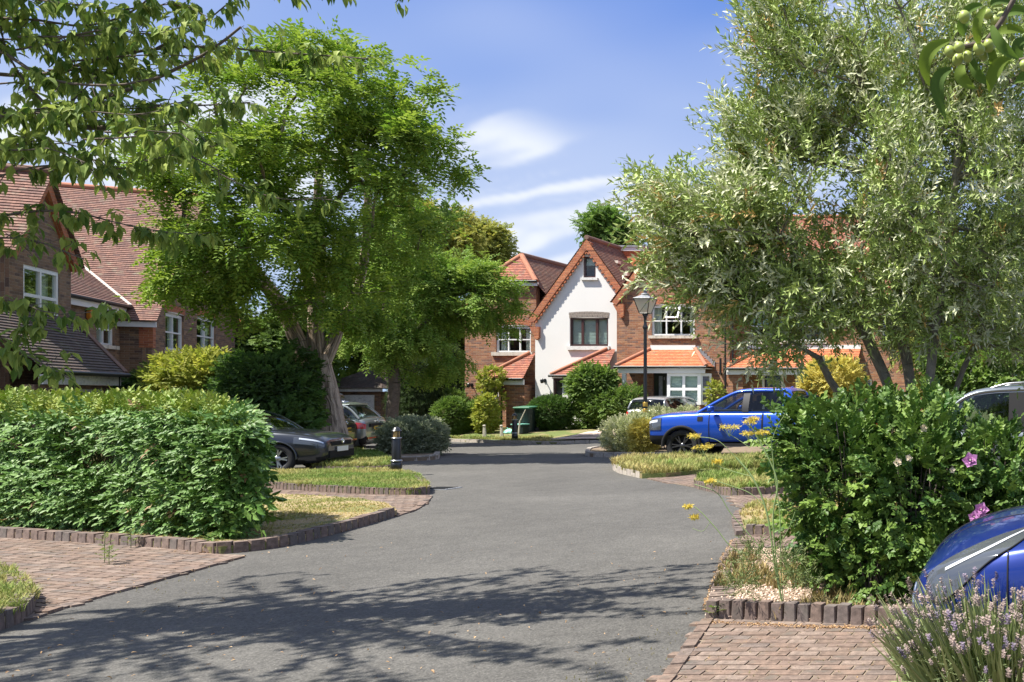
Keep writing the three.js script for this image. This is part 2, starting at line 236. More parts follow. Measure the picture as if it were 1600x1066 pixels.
function verge(parent, a, b, depth, width, mat, z, dentils = true) {               // corbelled brick band under a sloping roof edge; a (low) to b (high) in the wall's plane
  if (b.x < a.x) depth -= 0.005; const d = V(b.x - a.x, b.y - a.y, 0), l = d.length(); d.normalize(); const nrm = d.x > 0 ? V(d.y, -d.x, 0) : V(-d.y, d.x, 0);    // points down and inward
  const p = [a, b, b.clone().addScaledVector(nrm, width), a.clone().addScaledVector(nrm, width)].map(q => [q.x, q.y]);
  const v = part('verge', slab(p, [], depth + 0.05, z + depth), mat, parent);
  if (dentils) { const n = Math.floor(l / 0.19), g = uvBox(box(0.1, 0.11, 0.07)); for (let i = 0; i < n; i++) { const q = a.clone().addScaledVector(d, (i + 0.5) * l / n).addScaledVector(nrm, width + 0.035); const m = part('dentil', g, M.brickOrange, v); m.position.set(q.x, q.y, z + depth - 0.05); m.rotation.z = Math.atan2(d.y, d.x); } }
  return v;
}
function downpipe(parent, x, y0, y1, z) { return part('downpipe', new THREE.CylinderGeometry(0.04, 0.04, y1 - y0, 8).translate(x, (y0 + y1) / 2, z), M.blackPlastic, parent); }
function wallLamp(parent, x, y, z) { const l = part('wall_lamp', merge([box6(x - 0.04, x + 0.04, y - 0.08, y + 0.08, z, z + 0.03), bar(V(x, y + 0.03, z + 0.02), V(x, y + 0.06, z + 0.22), 0.018)]), M.blackPaint, parent); part('lantern', lathe([[0, -0.12], [0.06, -0.1], [0.08, 0.02], [0.02, 0.09], [0, 0.1]], 8).translate(x, y, z + 0.22), M.blackPaint, l); return l; }
const base = 0.3;                                              // the far houses stand on ground a little above the road

// ---------------------------------------------------------------- the far row of houses
const LX = z => px => (px - CX) * z / F, LY = z => py => EYE + (CY - py) * z / F;
function shell(h, x0, x1, y1, z0, zb, mat) {                   // side and rear walls and a floor behind a facade at z0
  part('side_wall', box6(x0, x0 + 0.25, base - 0.35, y1, zb, z0 - 0.252), mat, h); part('side_wall', box6(x1 - 0.25, x1, base - 0.35, y1, zb, z0 - 0.252), mat, h);
  part('rear_wall', box6(x0 + 0.252, x1 - 0.252, base - 0.35, y1, zb, zb + 0.25), mat, h);
  part('floor', box6(x0 + 0.252, x1 - 0.252, base + 2.35, base + 2.55, zb + 0.252, z0 - 0.6), M.room, h); part('floor', box6(x0 + 0.252, x1 - 0.252, base - 0.3, base - 0.05, zb + 0.252, z0 - 0.26), M.room, h);
}
function shift(h, dx, dz) { h.position.x += dx; h.position.z += dz; for (const c of h.children) { c.position.x -= dx; c.position.z -= dz; } }   // puts the group's origin at the house's base
// white gabled house
{
  const Z = 38.3, X = LX(Z), Y = LY(Z), z = -Z, h = thing('white_house', 'white rendered house with steep dentilled brick gable and dark brown windows', 'house');
  const xl = X(836), xr = X(966.5), xa = X(919), ya = Y(379), ye = Y(499), slope = (ya - ye) / (xa - X(831)), yat = x => ya - slope * Math.abs(x - xa);
  const w1 = [X(890), X(950), Y(541), Y(496.5)], w2 = [X(911), X(930.5), Y(434), Y(401)], dr = [X(864), X(894), base - 0.05, Y(591)];
  part('wall', slab([[xl, base - 0.4], [xr, base - 0.4], [xr, yat(xr)], [xa, ya], [xl, yat(xl)]], [w1, w2, dr].map(r => rect(...r)), 0.25, z), M.render, h);
  win(h, ...w1, z, { cols: [1, 1.35, 1], rows: [1], mat: M.darkFrame, fw: 0.075, bw: 0.1, blind: 0.95 });
  win(h, ...w2, z, { cols: [1], rows: [1], mat: M.darkFrame, fw: 0.07, blind: 0.4 });
  soldierArch(h, X(889), X(951.5), Y(497), 0.23, z + 0.005, M.brickGrey, 0.05);
  part('window_sill', box6(X(887), X(953), Y(547), Y(541), z - 0.1, z + 0.1), M.whiteWood, h); part('window_sill', box6(X(908.5), X(934.5), Y(438), Y(434), z - 0.1, z + 0.1), M.whiteWood, h);
  shell(h, xl, xr, ye - 0.3, z, z - 9, M.render);
  const L = V(X(829), yat(X(829)), z + 0.16), T = V(xa, ya + 0.12, z + 0.16), xe = 2 * xa - X(829), R = V(xe, L.y, z + 0.16), B = -9.3, up = 0.09;
  part('roof', tiled([V(xa, ya + up + 0.05, z + 0.16), V(xa, ya + up + 0.05, z + B), V(L.x, L.y + up, z + B), V(L.x, L.y + up, z + 0.16)]), M.tileBrown, h);
  const rr = part('roof', tiled([V(xa, ya + up + 0.05, z + 0.16), V(xa, ya + up + 0.05, z + B), V(R.x, R.y + up, z + B), V(R.x, R.y + up, z + 0.16)]), M.tileBrown, h);
  ridgeRun(h, V(xa, ya + 0.2, z + 0.16), V(xa, ya + 0.2, z + B), M.ridgeBrown);
  verge(h, V(L.x, L.y + 0.06, 0), V(xa, ya + 0.1, 0), 0.15, 0.24, M.brickOrange, z); verge(h, V(X(975), yat(X(975)) + 0.06, 0), V(xa, ya + 0.1, 0), 0.15, 0.24, M.brickOrange, z); part('apex_block', slab([[xa - 0.34, ya - 0.36], [xa + 0.34, ya - 0.36], [xa, ya + 0.12]], [], 0.2, z + 0.154), M.brickOrange, h);
  part('corbel', slab([[L.x + 0.02, L.y - 0.25], [L.x + 0.42, L.y - 0.25], [L.x + 0.42, L.y - 0.72], [L.x + 0.3, L.y - 0.82]], [], 0.2, z + 0.14), M.brickOrange, h);
  // flat-topped dormer on the right slope
  const dz = -41, dx0 = (961 - CX) * 41 / F, dx1 = (1003 - CX) * 41 / F, dy0 = EYE + (CY - 409) * 41 / F, dy1 = EYE + (CY - 392.5) * 41 / F;
  const d = part('dormer', uvBox(box6(dx0 - 0.6, dx1, dy0 - 0.8, dy1, dz - 3, dz)), M.tileOrange, h); part('dormer_fascia', box6(dx0 - 0.7, dx1 + 0.08, dy1 + 0.002, dy1 + 0.17, dz - 3.1, dz + 0.08), M.white, d); part('dormer_roof', box6(dx0 - 0.75, dx1 + 0.13, dy1 + 0.174, dy1 + 0.25, dz - 3.15, dz + 0.13), M.lead, d);
  for (const k of [0.32, 0.52]) part('vent_tile', box6(xa + k * 2 - 0.08, xa + k * 2 + 0.1, ya + 0.14 - slope * k * 2, ya + 0.26 - slope * k * 2, z - 1.3, z - 1.05), M.mortar, rr);
  // hooded porch
  const e = 0.95, ey = Y(587), ty = Y(546);
  part('porch_roof', tiled([V(X(880), ey, z + e), V(X(962), ey, z + e), V(X(962), ty, z + 0.02), V(X(950), ty, z + 0.02)]), M.tileRed, h);
  part('porch_roof', tiled([V(X(880), ey, z + e), V(X(950), ty, z + 0.02), V(X(880), ey, z + 0.02)]), M.tileRed, h);
  ridgeRun(h, V(X(880), ey + 0.03, z + e), V(X(950), ty + 0.04, z + 0.05), M.ridge, 0.075);
  gutter(h, V(X(878), ey - 0.03, z + e + 0.03), V(X(963), ey - 0.03, z + e + 0.03));
  part('porch_wall', box6(X(895), X(962), base - 0.4, ey - 0.06, z + 0.02, z + e - 0.15), M.render, h);
  const df = part('door', slab(rect(...dr), [rect(dr[0] + 0.08, lerp(dr[0], dr[1], 0.5) - 0.03, base + 0.25, dr[3] - 0.12), rect(lerp(dr[0], dr[1], 0.5) + 0.06, dr[1] - 0.1, base + 0.95, dr[3] - 0.12)], 0.08, z - 0.06), M.darkFrame, h, 'dark brown glazed entrance door');
  part('pane', box6(dr[0] + 0.06, dr[1] - 0.06, base + 0.2, dr[3] - 0.08, z - 0.115, z - 0.108), M.glass, df);
  soldierArch(h, X(862), X(884), Y(591), 0.2, z + 0.006, M.brickGrey, 0.03);
  wallLamp(h, X(851.5), Y(595), z);
  shift(h, xa, z);
}
// brick house to its left, half-hipped
{
  const Z = 38.7, X = LX(Z), Y = LY(Z), z = -Z, h = thing('brick_house', 'brown brick house with half-hipped gable left of the white house', 'house', null, 0, 'terraced brick houses');
  const xl = X(726), xc = X(797), xr = X(837.5), yh = Y(441), hw = xc - X(756), sl = 1.13, ye = yh - sl * (xc - hw - xl), yat = x => Math.min(yh, yh - sl * (Math.abs(x - xc) - hw));
  const w1 = [X(774.5), X(829), Y(550.5), Y(509)], w2 = [X(750), X(779), Y(640), Y(605)], dr = [X(804.5), X(822), base - 0.05, Y(601)];
  part('wall', slab([[xl, base - 0.4], [xr, base - 0.4], [xr, yat(xr)], [xc + hw, yh], [xc - hw, yh], [xl, yat(xl)]], [w1, w2, dr].map(r => rect(...r)), 0.25, z), M.brick, h);
  win(h, ...w1, z, { cols: [1, 1.1, 1], rows: [1, 1], rise: 0.05, curtain: 0.2 }); win(h, ...w2, z, { cols: [1, 1], rows: [1, 1] });
  soldierArch(h, X(773), X(830.5), Y(509.5), 0.23, z + 0.004, M.brickOrange, 0.06); part('window_sill', box6(X(769), X(833), Y(556), Y(550.5), z - 0.1, z + 0.09), M.sill, h);
  shell(h, xl, xr, ye, z, z - 9, M.brick);
  const ap = V(xc, yh + sl * hw, z - 0.8), apB = V(xc, ap.y, z - 9.2), o = 0.14, B = z - 9.2, xe = xc - xl + 0.15, ey = ap.y - sl * xe;
  const hl = V(xc - hw - 0.06, yh + 0.02, z + o), hr = V(xc + hw + 0.06, yh + 0.02, z + o);
  part('hip_roof', tiled([hl, hr, ap]), M.tileRed, h);
  part('roof', tiled([ap, apB, V(xc + xe, ey, B), V(xc + xe, ey, z + o), hr]), M.tileBrown, h, 'dark brown tiled roof slope'); part('roof', tiled([ap, apB, V(xc - xe, ey, B), V(xc - xe, ey, z + o), hl]), M.tileRed, h);
  ridgeRun(h, hl, ap, M.ridge, 0.11); ridgeRun(h, hr, ap, M.ridge, 0.11); ridgeRun(h, ap.clone().add(V(0, 0.03, 0)), apB, M.ridgeBrown, 0.11);
  part('fascia', box6(hl.x, hr.x + 0.05, yh - 0.17, yh - 0.01, z + 0.01, z + o - 0.02), M.white, h); gutter(h, V(hl.x, yh + 0.02, z + o + 0.05), V(hr.x + 0.06, yh + 0.02, z + o + 0.05));
  verge(h, V(xl - 0.05, yat(xl) - 0.03, 0), V(xc - hw, yh - 0.05, 0), 0.1, 0.2, M.brickOrange, z, false); verge(h, V(xr, yat(xr) + 0.02, 0), V(xc + hw + 0.02, yh - 0.03, 0), 0.1, 0.2, M.brickOrange, z, false);
  const e = 0.9, py = Y(592), ty = Y(552);
  part('porch_roof', tiled([V(X(771), py, z + e), V(X(837), py, z + e), V(X(837), ty, z + 0.02), V(X(829), ty, z + 0.02)]), M.tileRed, h); part('porch_roof', tiled([V(X(771), py, z + e), V(X(829), ty, z + 0.02), V(X(771), py, z + 0.02)]), M.tileRed, h);
  ridgeRun(h, V(X(771), py + 0.03, z + e), V(X(829), ty + 0.04, z + 0.05), M.ridge, 0.075);
  part('porch_fascia', box6(X(783), X(836.5), py - 0.27, py - 0.05, z + e - 0.12, z + e - 0.05), M.white, h); gutter(h, V(X(770), py - 0.03, z + e + 0.03), V(X(837), py - 0.03, z + e + 0.03));
  part('porch_wall', box6(X(808), X(836), base - 0.4, py - 0.275, z + 0.02, z + e - 0.14), M.brick, h); downpipe(h, X(803.5), base - 0.3, py - 0.05, z + e - 0.02);
  part('door', box6(dr[0], dr[1], dr[2], dr[3], z - 0.2, z - 0.14), M.doorBlack, h);
  part('porch_post', box6(X(784), X(788), base - 0.3, py - 0.275, z + e - 0.2, z + e - 0.1), M.whiteWood, h);
  part('garden_wall', box6(X(772), X(801), base - 0.4, Y(651), z + e + 0.35, z + e + 0.58), M.brickOrange, h);
  wallLamp(h, X(737), Y(602), z);
  shift(h, xc, z);
}
// brick house to its right, with the orange canopy and the bay
{
  const Z = 37.8, X = LX(Z), Y = LY(Z), z = -Z, h = thing('brick_house', 'red brick house with orange tiled canopy over black door and white bay window', 'house', null, 0, 'terraced brick houses');
  const xl = X(963.5), xr = X(1140), xa = (xl + xr) / 2, ye = Y(474), sl = 1.36, ya = ye + sl * (xa - xl + 0.12), yat = x => ya - sl * Math.abs(x - xa);
  const w1 = [X(1018), X(1085), Y(524.5), Y(476.5)], dr = [X(1020), X(1046), base - 0.05, Y(581)];
  part('wall', slab([[xl, base - 0.4], [xr, base - 0.4], [xr, yat(xr)], [xa, ya], [xl, yat(xl)]], [w1, dr].map(r => rect(...r)), 0.25, z), M.brick, h);
  const w = win(h, ...w1, z, { cols: [1, 1.15, 1], rows: [1, 1], rise: 0.05, curtain: 0.15 });
  part('open_vent', slab(rect(-0.3, 0.3, -0.5, 0), [rect(-0.23, 0.23, -0.44, -0.06)], 0.05).rotateX(-0.42).translate(lerp(w1[0], w1[1], 0.5), w1[3] - 0.1, z + 0.0), M.white, w);
  soldierArch(h, X(1016.5), X(1086.5), Y(477), 0.23, z + 0.004, M.brickOrange, 0.06); part('window_sill', box6(X(1014), X(1089.5), Y(529), Y(524.5), z - 0.1, z + 0.1), M.sill, h);
  shell(h, xl, xr, ye - 0.2, z, z - 9, M.brick);
  for (const s of [-1, 1]) part('roof', tiled([V(xa, ya + 0.14, z + 0.16), V(xa, ya + 0.14, z - 9.2), V(xa + s * (xa - xl + 0.2), ya + 0.14 - sl * (xa - xl + 0.2), z - 9.2), V(xa + s * (xa - xl + 0.2), ya + 0.14 - sl * (xa - xl + 0.2), z + 0.16)]), M.tileRed, h);
  ridgeRun(h, V(xa, ya + 0.2, z + 0.16), V(xa, ya + 0.2, z - 9.2));
  for (const s of [-1, 1]) verge(h, V(xa + s * (xa - xl + 0.14), yat(xl - 0.14) + 0.06, 0), V(xa, ya + 0.08, 0), 0.14, 0.22, M.brickOrange, z, s > 0);
  part('corbel', slab([[xl - 0.12, yat(xl) - 0.2], [xl + 0.34, yat(xl) - 0.2], [xl + 0.34, yat(xl) - 0.7], [xl + 0.22, yat(xl) - 0.8]], [], 0.2, z + 0.12), M.brickOrange, h);
  // canopy
  const e = 0.85, ey = Y(573.5) , ty = Y(546), c0 = X(978), c1 = X(1116), t0 = X(1017), t1 = X(1087);
  part('canopy_roof', tiled([V(c0, ey, z + e), V(c1, ey, z + e), V(t1, ty, z + 0.02), V(t0, ty, z + 0.02)]), M.tileOrange, h); part('canopy_roof', tiled([V(c0, ey, z + e), V(t0, ty, z + 0.02), V(c0, ey, z + 0.02)]), M.tileOrange, h); part('canopy_roof', tiled([V(c1, ey, z + e), V(t1, ty, z + 0.02), V(c1, ey, z + 0.02)]), M.tileOrange, h);
  ridgeRun(h, V(c0, ey + 0.03, z + e), V(t0, ty + 0.03, z + 0.05), M.ridge, 0.085); ridgeRun(h, V(c1, ey + 0.03, z + e), V(t1, ty + 0.03, z + 0.05), M.ridge, 0.085);
  part('flashing', box6(t0, t1, ty - 0.02, ty + 0.17, z + 0.006, z + 0.06), M.white, h);
  for (let i = 0; i < 7; i++) part('lead_step', box6(lerp(t1, c1, i / 7), lerp(t1, c1, (i + 1) / 7) + 0.03, lerp(ty, ey, (i + 1) / 7) - 0.02, lerp(ty, ey, i / 7) + 0.14, z + 0.006, z + 0.016 + i * 0.003), M.lead, h);
  gutter(h, V(c0 - 0.05, ey - 0.03, z + e + 0.04), V(c1 + 0.03, ey - 0.03, z + e + 0.04)); part('fascia', box6(X(980), X(1113), ey - 0.28, ey - 0.06, z + e - 0.12, z + e - 0.06), M.white, h);
  part('soffit', box6(X(980), X(1113), ey - 0.1, ey - 0.07, z + 0.01, z + e - 0.125), M.white, h);
  part('porch_post', box6(X(986), X(991), base - 0.3, ey - 0.285, z + e - 0.2, z + e - 0.08), M.white, h);
  const d = part('door', slab(rect(...dr), [rect(dr[0] + 0.19, dr[0] + 0.36, base + 0.2, dr[3] - 0.18)], 0.06, z - 0.1), M.doorBlack, h, 'black front door with narrow pale panel'); part('door_panel', box6(dr[0] + 0.19, dr[0] + 0.36, base + 0.2, dr[3] - 0.18, z - 0.15, z - 0.14), M.lead, d); part('side_light', box6(dr[1] - 0.19, dr[1] - 0.02, base + 0.1, dr[3] - 0.18, z - 0.098, z - 0.09), M.lead, d); part('knocker', box6(dr[0] + 0.42, dr[0] + 0.46, dr[3] - 0.35, dr[3] - 0.22, z - 0.1, z - 0.08), M.lead, d);
  // bay
  const bz = z + e - 0.14, b0 = X(1054) + 0.3, b1 = X(1105), by0 = Y(632.5), by1 = ey - 0.285;
  part('bay_base', slab(rect(b0 - 0.3, b1, base - 0.4, by0), [], 0.68, bz - 0.02), M.brickOrange, h);
  win(h, b0 - 0.3, b1, by0, by1, bz + 0.06, { cols: [1, 1], rows: [1, 1], fw: 0.12, bw: 0.11, blind: 0.96 });
  part('bay_return', slab(rect(-0.02, 0.5, by0, by1), [rect(0.08, 0.4, by0 + 0.14, (by0 + by1) / 2 - 0.05), rect(0.08, 0.4, (by0 + by1) / 2 + 0.05, by1 - 0.12)], 0.06).rotateY(1.0).translate(b1 + 0.03, 0, bz), M.white, h);
  part('bay_glass', box6(0.05, 0.45, by0 + 0.1, by1 - 0.1, -0.04, -0.035).rotateY(1.0).translate(b1 + 0.03, 0, bz), M.glass, h);
  part('flue', merge([bar(V(X(1127), Y(585), z + 0.1), V(X(1127), Y(560), z + 0.1), 0.045), bar(V(X(1127), Y(584), z), V(X(1127), Y(584), z + 0.16), 0.05)]), M.blackPlastic, h);
  downpipe(h, X(1145.5), base - 0.3, ye, z + 0.06);
  shift(h, xa, z);
}
// brick house at the right end, behind the olive tree
{
  const Z = 38.4, X = LX(Z), Y = LY(Z), z = -Z, h = thing('brick_house', 'red brick house behind the olive tree with fanlight door and long tiled canopy', 'house', null, 0, 'terraced brick houses');
  const xl = X(1142.5), xr = X(1470), ye = Y(462);
  const w1 = [X(1172), X(1288), Y(533), Y(487)], w3 = [X(1378), X(1412), Y(533), Y(500)], dr = [X(1194.5), X(1221), base - 0.05, Y(587)], w2 = [X(1242), X(1292), Y(645), Y(585)], w4 = [X(1340), X(1362), Y(645), Y(592)];
  part('wall', slab(rect(xl, xr, base - 0.4, ye), [w1, w2, w3, w4, dr].map(r => rect(...r)), 0.25, z), M.brick, h);
  win(h, ...w1, z, { cols: [1, 1, 1, 1], rows: [1, 1], blind: 0.6 }); win(h, ...w3, z, { cols: [1, 1], rows: [1, 1] }); win(h, ...w2, z, { cols: [1, 1], rows: [1, 1], blind: 0.9 }); win(h, ...w4, z, { cols: [1], rows: [1, 1] });
  for (const w of [w1, w3]) { part('window_sill', box6(w[0] - 0.12, w[1] + 0.12, w[2] - 0.12, w[2], z - 0.1, z + 0.1), M.sill, h); soldierArch(h, w[0] - 0.04, w[1] + 0.04, w[3], 0.23, z + 0.004, M.brickOrange, 0.02); }
  shell(h, xl, xr, ye, z, z - 9, M.brick);
  part('roof', tiled([V(xl - 0.1, ye - 0.05, z + 0.35), V(xr + 0.1, ye - 0.05, z + 0.35), V(xr + 0.1, ye + 4.2, z - 4.4), V(xl - 0.1, ye + 4.2, z - 4.4)]), M.tileRed, h); part('roof', tiled([V(xl - 0.1, ye - 0.05, z - 9.2), V(xr + 0.1, ye - 0.05, z - 9.2), V(xr + 0.1, ye + 4.2, z - 4.4), V(xl - 0.1, ye + 4.2, z - 4.4)]), M.tileRed, h);
  for (const s of [xl + 0.12, xr - 0.12]) part('gable_wall', slab([[-9, ye], [0, ye], [-4.4, ye + 4.05]], [], 0.24).rotateY(-Math.PI / 2).scale(1, 1, 1).applyMatrix4(new THREE.Matrix4().makeScale(1, 1, 1)).translate(s - 0.12, 0, z), M.brick, h);
  ridgeRun(h, V(xl - 0.1, ye + 4.25, z - 4.4), V(xr + 0.1, ye + 4.25, z - 4.4)); gutter(h, V(xl - 0.1, ye - 0.05, z + 0.4), V(xr, ye - 0.05, z + 0.4)); part('eaves_fascia', box6(xl, xr, ye - 0.25, ye - 0.08, z + 0.25, z + 0.31), M.white, h);
  const e = 0.85, ey = Y(576), ty = Y(545), c0 = X(1146), c1 = X(1345);
  part('canopy_roof', tiled([V(c0, ey, z + e), V(c1, ey, z + e), V(c1, ty, z + 0.02), V(c0, ty, z + 0.02)]), M.tileOrange, h); part('flashing', box6(c0, c1, ty - 0.02, ty + 0.16, z + 0.006, z + 0.05), M.white, h);
  gutter(h, V(c0 - 0.05, ey - 0.03, z + e + 0.04), V(c1, ey - 0.03, z + e + 0.04)); part('fascia', box6(c0, c1, ey - 0.28, ey - 0.06, z + e - 0.12, z + e - 0.06), M.white, h);
  part('canopy_wall', box6(X(1148), X(1170), base - 0.4, ey - 0.285, z + 0.01, z + e - 0.15), M.brick, h); downpipe(h, X(1146), base - 0.3, ye - 0.1, z + e + 0.06);
  const fr = part('door_frame', slab([[dr[0] - 0.09, dr[2]], [dr[1] + 0.09, dr[2]], [dr[1] + 0.09, dr[3] + 0.09], [dr[0] - 0.09, dr[3] + 0.09]], [rect(dr[0], dr[1], dr[2] + 0.01, dr[3])], 0.05, z + 0.03), M.white, h); void fr;
  const d = part('door', box6(dr[0], dr[1], dr[2], dr[3], z - 0.12, z - 0.06), M.doorBlack, h, 'black front door with arched fanlight'); const sh = new THREE.Shape(); sh.absarc(0, 0, 0.26, 0, Math.PI); part('fanlight', new THREE.ExtrudeGeometry(sh, { depth: 0.01, bevelEnabled: false }).translate((dr[0] + dr[1]) / 2, dr[3] - 0.38, z - 0.058), M.lead, d); part('knocker', box((0.05), 0.12, 0.03, (dr[0] + dr[1]) / 2, dr[3] - 0.75, z - 0.045), M.lead, d);
  shift(h, (xl + xr) / 2, z);
}
// ---------------------------------------------------------------- houses along the left of the road: they face across it
{
  const n = V(0.866, 0, -0.5), P0 = V(-27.3, 0, -23), turn = Math.PI * 2 / 3;
  const inv = new THREE.Matrix4().makeRotationY(turn).setPosition(P0).invert();
  const on = (px, py, out = 0) => onPlane(px, py, P0.clone().addScaledVector(n, out), n).applyMatrix4(inv);   // a photo point on the facade, in the house's own axes: x away along the road, z out from the wall
  const h = thing('terrace_house', 'brown brick house behind the hedge with white casement windows and dark porch roof', 'house', P0, turn, 'houses along the left of the road');
  const ye = on(170, 477).y, xEnd = on(214, 500).x, x0 = -9, wall = M.brickBrown;
  const q = (a, b, c, d, out) => { const p = on(a, b, out), r = on(c, d, out); return [p.x, r.x, Math.min(p.y, r.y), Math.max(p.y, r.y)]; };
  // main wall
  const w2 = q(150, 487, 179, 541, 0), g1 = q(75, 640, 155, 596, 0);
  part('wall', slab(rect(x0, xEnd, -0.2, ye), [rect(...w2)], 0.25, 0), wall, h);
  win(h, ...w2, 0, { cols: [1, 1], rows: [1, 1], curtain: 0.3 }); part('window_sill', box6(w2[0] - 0.1, w2[1] + 0.1, w2[2] - 0.11, w2[2], -0.1, 0.08), M.sill, h);
  part('fascia', box6(x0, xEnd, ye - 0.22, ye - 0.03, 0.1, 0.16), M.white, h); gutter(h, V(x0, ye + 0.02, 0.24), V(xEnd, ye + 0.02, 0.24)); downpipe(h, xEnd - 0.25, 0, ye, 0.12);
  const rz = -4.3, ry = ye + 4.0;
  part('roof', tiled([V(x0 - 0.1, ye, 0.26), V(xEnd + 1.5, ye, 0.26), V(xEnd + 1.5, ry, rz), V(x0 - 0.1, ry, rz)]), M.tileRose, h); part('roof', tiled([V(x0 - 0.1, ye, rz * 2), V(xEnd + 1.5, ye, rz * 2), V(xEnd + 1.5, ry, rz), V(x0 - 0.1, ry, rz)]), M.tileRose, h);
  part('gable_wall', slab([[-8.3, -0.2], [0, -0.2], [0, ye], [rz, ry - 0.1], [-8.3, ye]], [], 0.24).rotateY(-Math.PI / 2).translate(x0 + 0.26, 0, -0.26), wall, h); part('rear_wall', box6(x0 + 0.3, xEnd, -0.2, ye, -8.6, -8.4), wall, h);
  // projecting bay with its own gable and the tall white window
  const o = 0.9, b = q(8, 540, 100, 540, o), wb = q(36, 506, 92, 426, o), bt = wb[3] + 0.35, bc = (wb[0] + wb[1]) / 2, hw = (b[1] - b[0]) / 2 + 0.1;
  const bx0 = bc - hw, bx1 = bc + hw, by = bt + 1.25 * hw;
  part('bay_wall', slab([[bx0, -0.2], [bx1, -0.2], [bx1, bt], [bc, by], [bx0, bt]], [rect(...wb)], 0.25, o), wall, h); part('bay_side', box6(bx1 - 0.25, bx1, -0.2, bt, 0.01, o - 0.252), wall, h); part('bay_side', box6(bx0, bx0 + 0.25, -0.2, bt, 0.01, o - 0.252), wall, h);
  win(h, ...wb, o, { cols: [1, 1], rows: [1, 1], fw: 0.1, bw: 0.08, back: 0.02, curtain: 0.18 });
  for (const s of [-1, 1]) { part('bay_roof', tiled([V(bc, by + 0.12, o + 0.2), V(bc, by + 0.12, -3.5), V(bc + s * (hw + 0.2), bt - 0.13, -3.5), V(bc + s * (hw + 0.2), bt - 0.13, o + 0.2)]), M.tileRose, h); verge(h, V(bc + s * (hw + 0.15), bt - 0.12, 0), V(bc, by + 0.06, 0), 0.12, 0.22, M.brickOrange, o, false); }
  ridgeRun(h, V(bc, by + 0.18, o + 0.2), V(bc, by + 0.18, -3.5), M.ridgeBrown);
  // dark porch roof, garage-like front below it
  const po = 2.3, pe = on(110, 581, po), pf = on(196, 581, po), pt = on(70, 505, o), ptr = on(100, 497, o);
  const ey = pe.y, ly = Math.max(pt.y, ptr.y);
  part('porch_roof', tiled([V(pe.x - 1.2, ey, po), V(pf.x, ey, po), V(ptr.x + 0.25, ly, o + 0.02), V(pe.x - 1.2, ly, o + 0.02)]), M.tileDark, h, 'dark weathered porch roof'); part('porch_roof', tiled([V(pf.x, ey, po), V(ptr.x + 0.25, ly, o + 0.02), V(pf.x, ey, 0.05)]), M.tileDark, h);
  part('hip_tiles', beam(V(pf.x, ey + 0.06, po), V(ptr.x + 0.25, ly + 0.05, o + 0.05), 0.09, 0.04), M.ridgeBrown, h);
  gutter(h, V(pe.x - 1.2, ey - 0.03, po + 0.05), V(pf.x + 0.03, ey - 0.03, po + 0.05)); part('porch_fascia', box6(pe.x - 1.1, pf.x - 0.1, ey - 0.3, ey - 0.08, po - 0.14, po - 0.06), M.whiteWood, h);
  const gw = q(78, 650, 156, 594, po - 0.3);
  part('porch_wall', slab(rect(pe.x - 1.1, pf.x - 0.15, -0.2, ey - 0.31), [rect(gw[0], gw[1], 0.9, Math.min(gw[3], ey - 0.4))], 0.2, po - 0.2), wall, h);
  win(h, gw[0], gw[1], 0.9, Math.min(gw[3], ey - 0.4), po - 0.2, { cols: [1, 1, 1, 1], rows: [1], fw: 0.07, bw: 0.07, blind: 0.95 }); downpipe(h, pf.x - 0.2, 0, ey, po - 0.08);
  const so = 1.1, s0 = on(178, 603, so), s1 = on(220, 603, so), st = on(200, 562, 0);
  part('canopy_roof', tiled([V(s0.x - 0.2, s0.y, so), V(s1.x, s0.y, so), V(s1.x, st.y, 0.02), V(s0.x - 0.2, st.y, 0.02)]), M.tileDark, h); part('canopy_fascia', box6(s0.x, s1.x, s0.y - 0.22, s0.y - 0.05, so - 0.12, so - 0.05), M.whiteWood, h);
  part('door', box6(s0.x + 0.2, s1.x - 0.3, 0, s0.y - 0.25, 0.006, 0.06), M.doorGreen, h, 'pale green panelled door');
  // big cross roof of the next house, its slope towards us
  const h2 = thing('terrace_house', 'brown brick house with tall red tiled roof beside the golden shrub', 'house', P0, turn, 'houses along the left of the road');
  const fo = 0.75, c0 = on(237, 500, fo).x, e2 = on(226, 488, fo).y, span = 8.6, r2 = e2 + 4.6, xm = c0 + span / 2;
  const wA = q(258, 546, 287, 493, fo), wB = q(307, 553, 337, 499, fo);
  part('wall', slab([[c0, -0.2], [c0 + span, -0.2], [c0 + span, e2], [xm, r2 - 0.1], [c0, e2]], [rect(...wA), rect(...wB)], 0.25, fo), wall, h2); part('side_wall', box6(c0, c0 + 0.25, -0.2, e2, -0.4, fo - 0.252), wall, h2); part('side_wall', box6(c0 + span - 0.25, c0 + span, -0.2, e2, -9, fo - 0.252), wall, h2); part('rear_wall', box6(c0, c0 + span, -0.2, e2, -9.4, -9.1), wall, h2);
  for (const w of [wA, wB]) { win(h2, ...w, fo, { cols: [1, 1], rows: [1, 1], rise: 0.06, curtain: 0.3 }); part('window_sill', box6(w[0] - 0.1, w[1] + 0.1, w[2] - 0.12, w[2] - 0.002, fo - 0.1, fo + 0.08), M.sill, h2); soldierArch(h2, w[0] - 0.05, w[1] + 0.05, w[3] - 0.01, 0.22, fo + 0.004, M.brickOrange, 0.05); }
  part('roof', tiled([V(c0 - 0.3, e2 - 0.25, fo + 0.2), V(c0 - 0.3, e2 - 0.25, -10), V(xm, r2, -10), V(xm, r2, fo + 0.2)]), M.tileRose, h2); part('roof', tiled([V(c0 + span + 0.3, e2 - 0.25, fo + 0.2), V(c0 + span + 0.3, e2 - 0.25, -10), V(xm, r2, -10), V(xm, r2, fo + 0.2)]), M.tileRose, h2);
